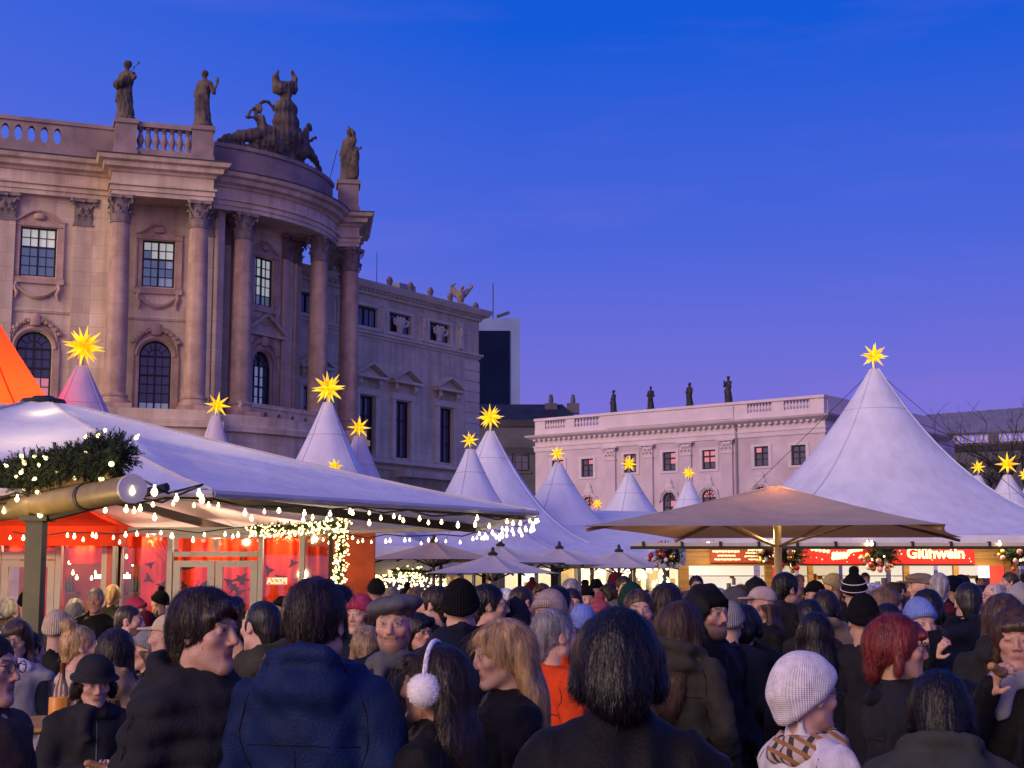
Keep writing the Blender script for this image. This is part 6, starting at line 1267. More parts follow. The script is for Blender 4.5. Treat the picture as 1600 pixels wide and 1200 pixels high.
def hair_me(style, seed=0, hero=False, hat=False):
    h = .009 if hero else .0125; low = {'long': 1.20, 'bob': 1.44, 'bun': 1.50, 'back': 1.22}.get(style, 1.50); s = SDF(lin(-.18, .18, h), lin(-.24, .2, h), lin(low, 1.86, h), .1); z = HZ; wf = .0
    if style in ('short', 'fade', 'balding'):
        t = {'short': .0, 'fade': -.004, 'balding': -.006}[style]; s.ell((0, -.020, z + .036), (.083 + t, .103 + t, .094 + t), .01); s.cone((0, -.07, z - .03), (0, -.07, z - .065), .052, .045, .03)
        for sg in (-1, 1): s.cone((sg * .070, .018, z + .02), (sg * .072, .022, z - .012), .012, .008, .012)
        s.ell((0, .105, z - .028), (.069, .085, .088), .012, 's'); s.ell((0, .0, z - .14), (.1, .1, .065), .01, 's')
        for sg in (-1, 1): s.ell((sg * .088, -.005, z - .012), (.02, .026, .036), .006, 's')
        if style == 'balding': s.ell((0, .03, z + .125), (.066, .115, .045), .01, 's')
    elif style == 'tousled':
        s.ell((0, -.018, z + .040), (.088, .108, .099), .01); s.cone((0, -.068, z - .02), (0, -.062, z - .062), .052, .042, .03); s.cone((-.05, .075, z + .092), (.05, .07, z + .085), .03, .03, .03)
        s.ell((0, .112, z - .028), (.066, .075, .082), .012, 's'); s.ell((0, .0, z - .15), (.1, .1, .065), .01, 's'); wf = .006
        for sg in (-1, 1): s.ell((sg * .092, -.008, z - .014), (.024, .030, .042), .006, 's'); s.cone((sg * .072, .02, z + .03), (sg * .076, .024, z - .018), .016, .010, .012)
    elif style == 'fringe':
        s.ell((0, -.016, z + .040), (.094, .112, .102), .01); s.cone((0, -.075, z - .02), (0, -.07, z - .085), .062, .05, .03)
        for sg in (-1, 1): s.cone((sg * .072, .0, z + .04), (sg * .074, -.008, z + .0), .022, .012, .02)
        s.ell((0, .112, z - .030), (.068, .082, .084), .012, 's'); s.cone((-.060, .072, z + .088), (.01, .090, z + .075), .024, .014, .02); s.cone((.02, .085, z + .086), (.062, .070, z + .050), .018, .009, .02); s.cone((.0, .092, z + .072), (-.028, .100, z + .048), .012, .005, .012); s.ell((0, .0, z - .16), (.1, .1, .06), .01, 's'); wf = .006
    elif style in ('bob', 'long', 'pixie', 'back'):
        k = 1.0 if style != 'pixie' else .97; s.ell((0, -.018, z + .038), (.096 * k, .112 * k, .102), .01); drop = {'bob': -.045, 'long': -.30, 'pixie': -.075, 'back': -.28}[style]; fw = {'bob': .044, 'long': .040, 'pixie': .026, 'back': .04}[style]
        for sg in (-1, 1):
            yo = {'long': -.018, 'back': -.055}.get(style, 0); s.cone((sg * .076, yo, z + .02), (sg * (.088 if style not in ('long', 'back') else .098), -.015 + yo, z + max(drop, -.16)), fw * .8, fw * .75, .03)
            if style == 'long': s.cone((sg * .10, -.015, z - .15), (sg * .115, .045, z - .33), .040, .022, .03)
        s.cone((0, -.075, z), (0, -.095, z + drop), .085, .080 if style != 'pixie' else .05, .04, flat=(1, 1.35, 1))
        if style in ('long', 'back'): s.cone((0, -.10, z - .2), (0, -.135, z - .38), .115, .07, .05, flat=(1, 1.8, 1))
        s.ell((0, .108, z - .045), (.060, .080, .090) if style != 'back' else (.072, .098, .104), .012, 's'); s.cone((-.05, .07, z + .085), (.045, .085, z + .055), .024, .012, .02); wf = .007 if style != 'pixie' else .005
        if style == 'pixie': s.cone((-.04, .095, z + .06), (.04, .095, z + .055), .016, .014, .02)
    elif style == 'bun':
        s.ell((0, -.020, z + .036), (.084, .104, .094), .01); s.cone((0, -.07, z - .02), (0, -.07, z - .06), .05, .04, .03); s.ell((0, .105, z - .028), (.069, .085, .088), .012, 's'); s.ell((0, -.075, z + .125), (.055, .052, .045), .012); s.ell((0, .0, z - .14), (.1, .1, .065), .01, 's'); wf = .004
    if hat: s.ell((0, -.016, z + .075), (.3, .3, .075), .0, 's')
    if wf: s.wrinkle(wf * .55, 62, seed, .18)
    s.wrinkle(.002, 120, seed + 3, .2); return s.mesh('hair', None, 1)
def add_strands(me, n, L, seed, width=.0022, wave=0.0):
    rs = np.random.RandomState(seed); nv = len(me.vertices); co = np.empty(nv * 3, np.float32); me.vertices.foreach_get('co', co); co = co.reshape(-1, 3); no = np.empty(nv * 3, np.float32); me.vertices.foreach_get('normal', no); no = no.reshape(-1, 3)
    front = (co[:, 1] > .035) & (co[:, 2] < HZ + .075) | (co[:, 1] > .075); ok = np.flatnonzero(~front); idx = ok[rs.randint(0, len(ok), n)]; p = co[idx].astype(float); N = no[idx].astype(float); cen = np.array((0, -.02, HZ + .02)); up_ = np.array((0, -.03, HZ + .13)); away = p - up_; away /= np.linalg.norm(away, axis=1)[:, None]
    g = away * .7 + np.array((0, 0, -.75)) + rs.normal(0, .28, (n, 3)); t = g - N * (g * N).sum(1)[:, None] * .92; t /= np.linalg.norm(t, axis=1)[:, None]; sd = np.cross(t, N); sd /= np.maximum(1e-6, np.linalg.norm(sd, axis=1))[:, None]
    K = 5; ln = L * rs.uniform(.5, 1.2, n); vs = []; ph = rs.uniform(0, 6.28, n); lift = rs.uniform(.0005, .006, n) + (rs.rand(n) < .06) * rs.uniform(.004, .016, n)
    for k in range(K):
        f = k / (K - 1); q = p + t * (ln * f)[:, None] + N * (lift * (math.sin(math.pi * min(1, f * 1.1)) + .25) - ln * .25 * f * f)[:, None] + sd * (wave * np.sin(ph + f * 7))[:, None]; w = width * (1 - .75 * f); vs.append(q - sd * w / 2); vs.append(q + sd * w / 2)
    V = np.stack(vs, 1).reshape(-1, 3); base = np.arange(n)[:, None] * (2 * K); F_ = np.concatenate([np.stack([base[:, 0] + 2 * k, base[:, 0] + 2 * k + 1, base[:, 0] + 2 * k + 3, base[:, 0] + 2 * k + 2], 1) for k in range(K - 1)])
    fo = np.empty(len(me.loops), np.int32); me.loops.foreach_get('vertex_index', fo); fo = fo.reshape(-1, 4); AV = np.concatenate([co, V]); AF = np.concatenate([fo, F_ + nv]); m = bpy.data.meshes.new('hair'); m.vertices.add(len(AV)); m.vertices.foreach_set('co', AV.astype(np.float32).ravel()); m.loops.add(len(AF) * 4); m.loops.foreach_set('vertex_index', AF.astype(np.int32).ravel()); m.polygons.add(len(AF)); m.polygons.foreach_set('loop_start', np.arange(len(AF), dtype=np.int32) * 4); m.polygons.foreach_set('use_smooth', np.ones(len(AF), bool)); m.update(calc_edges=True); return m
def hat_me(kind, seed=0):
    h = .0095; s = SDF(lin(-.2, .2, h), lin(-.22, .24, h), lin(1.5, 1.92, h), .1); z = HZ
    if kind in ('beanie', 'pom', 'tall'):
        s.ell((0, -.016, z + .040), (.090, .110, .108 if kind != 'tall' else .125), .01); s.plane((0, .28, -.96), -.96 * (z + .020)); s.torus((0, -.012, z + .034), .088, .014, k=.010, sc=(.96, 1.2, 1.6), tilt=R(16))
        if kind == 'pom': s.ell((0, -.02, z + .165), (.040, .040, .036), .008)
    elif kind == 'knit':    # soft white slouchy hat pulled low
        s.ell((0, -.025, z + .045), (.100, .128, .118), .01); s.cone((0, -.085, z + .0), (0, -.080, z - .06), .07, .055, .05); s.plane((0, .62, -.785), -.785 * (z - .004)); s.torus((0, -.02, z + .012), .092, .013, k=.014, sc=(.98, 1.32, 1.5), tilt=R(36)); s.wrinkle(.003, 22, 3)
    elif kind == 'beret':
        s.ell((0, -.01, z + .088), (.128, .138, .048), .02, rot=(R(9), 'Y')); s.ell((0, -.016, z + .050), (.086, .106, .07), .02); s.plane((0, .16, -.987), -.987 * (z + .036)); s.field(lambda X, Y, Z: .003 * np.cos(np.arctan2(Y, X) * 8)); s.wrinkle(.002, 35, 2)
    elif kind == 'bucket':
        s.ell((0, -.014, z + .055), (.091, .110, .088), .01); s.cone((0, -.012, z + .03), (0, -.012, z + .033), .128, .124, .0, flat=(1, .86, 9)); s.cone((0, -.012, z + .05), (0, -.012, z + .02), .098, .125, .02, flat=(1, .87, 1)); s.plane((0, .06, -.997), -.997 * (z + .020)); s.wrinkle(.003, 30, 6)
    elif kind in ('cap', 'flatcap'):
        s.ell((0, -.016, z + .046), (.088, .108, .086 if kind == 'cap' else .074), .01)
        if kind == 'flatcap': s.ell((0, .02, z + .082), (.095, .115, .038), .02)
        s.plane((0, .12, -.99), -.99 * (z + .030)); s.ell((0, .105, z + .046), (.070, .085, .010), .008)
    s.wrinkle(.0012, 70, seed + 2); return s.mesh('hat', None, 1)
def scarf_me(seed, big=1.0):
    s = SDF(lin(-.2, .2, .012), lin(-.2, .22, .012), lin(1.3, 1.62, .012), .1); s.torus((0, -.012, 1.455), .092 * big, .034, k=.02, sc=(1.1, 1.0, 1), tilt=R(10)); s.torus((0, -.012, 1.492), .080 * big, .024, k=.02, tilt=R(8)); s.cone((.05, .09, 1.47), (.06, .13, 1.36), .036, .03, .02); s.wrinkle(.009, 48, seed); return s.mesh('scarf')
def glasses_me():
    m = MB(); z = HZ + .009
    for sg in (-1, 1):
        m.tube([(sg * .033 + .023 * math.cos(q), .108 - abs(.023 * math.cos(q)) * .06, z + .019 * math.sin(q)) for q in np.linspace(0, 2 * math.pi, 17)], .0021, 5, caps=False); m.tube([(sg * .055, .106, z + .006), (sg * .075, .07, z + .008), (sg * .080, -.005, z + .006)], .002, 5)
    m.tube([(-.011, .109, z + .004), (0, .112, z + .007), (.011, .109, z + .004)], .002, 5); return m.me('glasses', 'all')
GLS = glasses_me(); M_GL = mat('glasses_frame', (.02, .018, .018), .3, var=0, spec=.6)
def plaid():
    m = bpy.data.materials.new('plaid'); m.use_nodes = True; t = m.node_tree; b = t.nodes['Principled BSDF']; c = t.nodes.new('ShaderNodeTexCoord'); cols = []
    base = None
    for ax, sc, cc in (((1, 0, .3), 34, (.05, .04, .04)), ((.2, .6, 1), 30, (.30, .15, .05))):
        d = t.nodes.new('ShaderNodeVectorMath'); d.operation = 'DOT_PRODUCT'; d.inputs[1].default_value = ax; t.links.new(c.outputs['Object'], d.inputs[0]); ml = t.nodes.new('ShaderNodeMath'); ml.operation = 'MULTIPLY'; ml.inputs[1].default_value = sc * 4.5; t.links.new(d.outputs['Value'], ml.inputs[0]); sn = t.nodes.new('ShaderNodeMath'); sn.operation = 'SINE'; t.links.new(ml.outputs[0], sn.inputs[0]); gt = t.nodes.new('ShaderNodeMath'); gt.operation = 'GREATER_THAN'; gt.inputs[1].default_value = .35; t.links.new(sn.outputs[0], gt.inputs[0]); mx = t.nodes.new('ShaderNodeMix'); mx.data_type = 'RGBA'; t.links.new(gt.outputs[0], mx.inputs['Factor']); mx.inputs['B'].default_value = (*cc, 1)
        if base is None: mx.inputs['A'].default_value = (.52, .42, .38, 1)
        else: t.links.new(base, mx.inputs['A'])
        base = mx.outputs['Result']
    t.links.new(base, b.inputs['Base Color']); b.inputs['Roughness'].default_value = .9; return m
CACHE = {}
def cached(key, fn):
    if key not in CACHE: CACHE[key] = fn()
    return CACHE[key]
PN = [0]
SKINS = [(1, 1, 1), (.95, .92, .9), (1.06, 1.02, 1.0), (.86, .80, .76)]
def person(px, top, Y, phi, sex, head, coat, label, hero=False, pose=None, height=None, hy=0, hp=0, hr=0, beard=None, closed=False, glasses=False, scarf=None, hem=.78, hood=None, puffy=False, age=0, hands=False, trouser='black', skin=None, bulk=1.0, hat=None, hatc=None, strands=None, group=None, wave=0):
    """head = (hair style or None, hair colour); hat = kind; top = picture row of the top of head or hat"""
    i = PN[0]; PN[0] += 1; rs = random.Random(100 + i); pose = pose or rs.choice(('pocket', 'pocket', 'hold', 'down')); ztop = P(px, top, Y).z
    full = 1.75 + {'beanie': .035, 'tall': .05, 'pom': .08, 'knit': .045, 'beret': .028, 'bucket': .03, 'cap': .015, 'flatcap': .015, None: .012}.get(hat, .012) + (.025 if hood == 'up' else 0) + (.012 if head[0] in ('tousled', 'fringe', 'bob', 'long') and not hat else 0) + (.035 if head[0] == 'bun' else 0)
    sc_ = ztop / full; base = P(px, top, Y); root = empty('person', (base.x, base.y, 0), -R(phi), label, 'person', group or 'people in the market crowd'); root.scale = (sc_,) * 3
    hcol = HC[head[1]] if head[1] else HC['dark']; bcol = HC[beard] if beard else None; tilt = (R(hy), R(hp), R(hr)); posed = any(tilt); sd = i if hero else i % 3
    mk = lambda key, fn: (headpose(fn(), *tilt) if (hero or posed) else cached(key, fn))
    b = mobj('body', mk(('body', sex, pose, beard, closed, head[1] if head[1] in ('blonde', 'grey', 'white') else 'dark', hands, age), lambda: body_me(sex, pose, brow=tuple(x * .8 for x in hcol), beard=bcol, closed=closed, hero=hero, age=age, hands=hands)), None, root); b.color = (*(skin or rs.choice(SKINS)), 1)
    c = mobj('coat', (coat_me(0, pose, hem, 10 + i, True, hood, puffy, sex == 'f', bulk) if hero else cached(('coat', pose, hem, hood, puffy, sex, sd), lambda: coat_me(0, pose, hem, 10 + sd, False, hood, puffy, sex == 'f', bulk))), cm(coat), root)
    if hero:      # stitched seams laid on the coat surface
        from mathutils.bvhtree import BVHTree
        me_ = c.data; bv = BVHTree.FromPolygons([v.co for v in me_.vertices], [p.vertices for p in me_.polygons])
        def seam(nm, pts, dr, r_, m_):
            q = []
            for p_ in pts:
                h_ = bv.ray_cast(Vector(p_), Vector(dr))[0]
                if h_ is not None: q.append(h_)
            if len(q) > 2: MB().tube(q, r_, 4).build(nm, m_, c, True)
        sm_ = cm('black') if coat != 'black' else cm('dgrey')
        seam('yoke_seam', [(x, -.8, 1.30 - .25 * x * x) for x in np.linspace(-.17, .17, 15)], (0, 1, 0), .0022, sm_); seam('back_seam', [(0, -.8, z_) for z_ in np.linspace(hem + .03, 1.29, 16)], (0, 1, 0), .0020, sm_); seam('zip', [(0, .8, z_) for z_ in np.linspace(hem + .03, 1.44, 18)], (0, -1, 0), .0042, cm('dgrey') if coat != 'dgrey' else cm('grey'))
        for sx in (-1, 1): seam('side_seam', [(sx * .9, -.02, z_) for z_ in np.linspace(1.12, 1.40, 8)], (-sx, 0, 0), .002, sm_); seam('armhole_seam', [(sx * (.165 + .03 * math.sin((z_ - 1.22) * 14)), -.8, z_) for z_ in np.linspace(1.22, 1.44, 9)], (0, 1, 0), .0022, sm_)
    mobj('trousers', TROU, cm(trouser), root); mobj('shoes', SHOE, cm('black'), root)
    if head[0]:
        def hm(): m = hair_me(head[0], sd, hero, bool(hat)); return add_strands(m, strands or (5000 if hero else 900), {'long': .12, 'back': .12, 'bob': .042, 'fringe': .04, 'tousled': .055}.get(head[0], .035), sd + 5, .0015 if hero else .0035, wave) if (hero or head[0] not in ('fade', 'balding')) else m
        mobj('hair', mk(('hair', head[0], sd, bool(hat)), hm), hairm(head[1]), root)
    if hat: mobj('hat', mk(('hat', hat, 0), lambda: hat_me(hat)), (knit(hatc or 'black', hat == 'knit') if hat in ('beanie', 'tall', 'pom', 'knit') else cm(hatc or 'black')), root)
    if scarf: mobj('scarf', cached(('scarf', scarf == 'plaid', sd), lambda: scarf_me(sd, 1.15 if scarf == 'plaid' else 1.0)), plaid() if scarf == 'plaid' else cm(scarf), root)
    if glasses: mobj('glasses', headpose(GLS.copy(), *tilt) if posed else GLS, M_GL, root)
    return root
# ---- near figures
person(322, 914, 4.4, 122, 'm', ('fringe', 'dark'), 'dgrey', 'young man in black quilted puffer jacket with dark fringe', hero=True, pose='pocket', puffy=True, hood='down', hy=8, bulk=1.06)
person(497, 898, 4.3, 14, 'm', ('tousled', 'dark'), 'blue', 'man seen from behind in blue hooded jacket with tousled dark hair', hero=True, pose='pocket', hood='down', bulk=1.08, hem=.75)
person(617, 925, 6.3, 180, 'm', (None, 'grey'), 'navy', 'bearded man in grey beret and dark navy coat', hero=True, pose='pocket', hat='beret', hatc='grey', beard='lbrown', scarf='grey', hy=-6, age=1)
em = person(678, 1008, 4.3, 285, 'f', ('back', 'dark'), 'black', 'dark haired woman in black coat wearing white fluffy earmuffs', hero=True, pose='pocket', hood=None, wave=.012, hem=.6)
person(790, 967, 5.1, 256, 'f', ('back', 'blonde'), 'black', 'blonde woman in black coat holding a white tissue to her nose', hero=True, pose='face', hands=True, hp=-8)
person(868, 950, 6.3, 62, 'm', ('short', 'grey'), 'orange', 'grey haired man in bright orange jacket seen from behind', hero=True, pose='pocket', age=1)
person(965, 946, 3.4, 4, 'f', ('bob', 'black'), 'black', 'person with thick black bob seen from behind in dark jacket', hero=True, pose='pocket', bulk=1.05)
person(1066, 936, 7.0, 40, 'f', ('long', 'brown'), 'olive', 'woman with brown hair in long olive hooded coat, turned away', hero=True, pose='pocket', hood='down', hem=.45)
person(1108, 906, 7.4, 142, 'm', (None, 'dark'), 'black', 'bearded man with black hood up over a black beanie', hero=True, pose='pocket', hat='beanie', hatc='black', hood='up', beard='dark', hem=.55)
wl = person(1262, 1015, 4.5, 66, 'f', (None, 'brown'), 'white', 'woman in white knit hat, white coat and checked scarf', hero=True, pose='hold', hat='knit', hatc='white', scarf='plaid', glasses=True)
person(1402, 961, 5.3, 96, 'f', ('pixie', 'red'), 'dgrey', 'woman with short dyed red hair and dark framed glasses', hero=True, pose='pocket', glasses=True, age=1, scarf='black')
person(1466, 1044, 4.3, 14, 'f', ('bob', 'black'), 'green_grey', 'dark haired person in grey green puffer with bulky hood, from behind', hero=True, pose='hold', hood='down', puffy=True, bulk=1.12)
ea = person(1588, 948, 5.5, 202, 'f', ('pixie', 'brown'), 'black', 'woman with brown fringe and closed eyes eating from her raised hand', hero=True, pose='eat', hands=True, closed=True, scarf='ltgrey', age=1)
bk = person(148, 1020, 6.3, 152, 'f', ('bob', 'dark'), 'dgrey', 'woman in dark bucket hat holding a snack in both hands', hero=True, pose='hold', hands=True, hat='bucket', hatc='dgrey', scarf='dgrey', hp=-10, age=1)
person(-14, 985, 4.6, 104, 'm', ('short', 'dark'), 'brown', 'man in brown jacket with glasses cut by the picture edge', hero=True, pose='pocket', glasses=True, age=1)
person(1437, 930, 8.0, 168, 'f', ('long', 'dblonde'), 'black', 'woman in light blue beanie holding up a black phone', pose='phone', hat='tall', hatc='lblue', hands=True)
# ---- small props of the near figures
def fluff(name, loc, r, n, mat_, parent, seed):
    rs = random.Random(seed); m = MB(); m.lathe([(.01, -r * .9)] + [(r * .93 * math.sin(q), -r * .93 * math.cos(q)) for q in np.linspace(.3, 2.85, 9)] + [(.01, r * .9)], n=16)
    for k in range(n):
        d = Vector((rs.gauss(0, 1), rs.gauss(0, 1), rs.gauss(0, 1))).normalized(); u = d.orthogonal().normalized() * .0016; e = (d + Vector((rs.gauss(0, .4), rs.gauss(0, .4), rs.gauss(0, .4)))).normalized(); m.add([d * r * .9 - u, d * r * .9 + u, d * r * .9 + e * r * .13], [(0, 1, 2)])
    return m.build(name, mat_, parent, 'all', loc=loc)
M_FLUFF = mat('fluff_white', (.80, .78, .82), .9, var=.08, vscale=30)
mu = empty('earmuffs', em.location, em.rotation_euler.z, 'white fluffy earmuffs worn over long dark hair', 'earmuffs'); mu.scale = em.scale
for sg in (-1, 1): fluff('ear_pad', (sg * .112, -.005, HZ - .005), .058, 900, M_FLUFF, mu, 3 + sg)
MB().tube([(.112 * math.cos(q), -.005, HZ + .02 + .125 * math.sin(q)) for q in np.linspace(.1, math.pi - .1, 15)], .009, 8).build('headband', M_FLUFF, mu, True)
def held(owner, local): return owner.matrix_basis @ Vector(local)
def crumpled(name, w, h, seed, m_, loc, rot, label, cat):
    rs = np.random.RandomState(seed); n = 9; vs = []; fs = []
    for i in range(n):
        for j in range(n): vs.append(((i / (n - 1) - .5) * w + rs.normal(0, .004), rs.normal(0, .008), (j / (n - 1) - .5) * h + rs.normal(0, .004)))
    for i in range(n - 1):
        for j in range(n - 1): q = i * n + j; fs.append((q, q + 1, q + n + 1, q + n))
    me_ = bpy.data.meshes.new(name); me_.from_pydata(vs, [], fs); o = mobj(name, me_, m_, None, loc=loc, rot=rot); md = o.modifiers.new('thickness', 'SOLIDIFY'); md.thickness = .002; return tag(o, label, cat)
bpy.context.view_layer.update()
M_PAPER = mat('paper_white', (.82, .80, .82), .8, var=.05)
bl0 = [o for o in COL.objects if o.get('label', '').startswith('blonde woman')][0]
crumpled('paper_tissue', .10, .12, 5, M_PAPER, held(bl0, (.045, .20, 1.575)), (R(20), R(25), bl0.rotation_euler.z), 'white paper tissue held to the blonde woman nose', 'tissue')
o = MB().b2((-.037, -.004, -.075), (.037, .004, .075)).build('mobile_phone', mat('phone_black', (.01, .01, .012), .2, var=0), None); ph = [q for q in COL.objects if q.get('label', '').startswith('woman in light blue')][0]; o.location = held(ph, (.085, .34, 1.53)); o.rotation_euler = (0, R(8), ph.rotation_euler.z); tag(o, 'black mobile phone raised in front of the light blue beanie', 'phone')
M_BREAD = mat('bread', (.42, .22, .09), .8, var=.3, vscale=30, bump=.4, bscale=60)
def bread(name, loc, rz, L, label):
    s = SDF(lin(-.1, .1, .007), lin(-.05, .05, .007), lin(-.05, .05, .007), .05); s.cone((-L / 2, 0, 0), (L / 2, 0, .006), .02, .016, .01); s.wrinkle(.003, 80, 4); return tag(mobj(name, s.mesh(name), M_BREAD, None, loc=loc, rot=(0, R(-15), rz)), label, 'snack')
bread('pastry', held(bk, (.05, .37, 1.24)), bk.rotation_euler.z, .08, 'piece of pastry in the bucket hat woman hand'); crumpled('paper_napkin', .14, .06, 8, M_PAPER, held(bk, (-.07, .39, 1.235)), (R(70), R(10), bk.rotation_euler.z + .4), 'white paper napkin in the bucket hat woman hand', 'napkin')
bread('snack_stick', held(ea, (.06, .33, 1.53)), ea.rotation_euler.z + 1.2, .09, 'brown snack stick at the eating woman mouth')
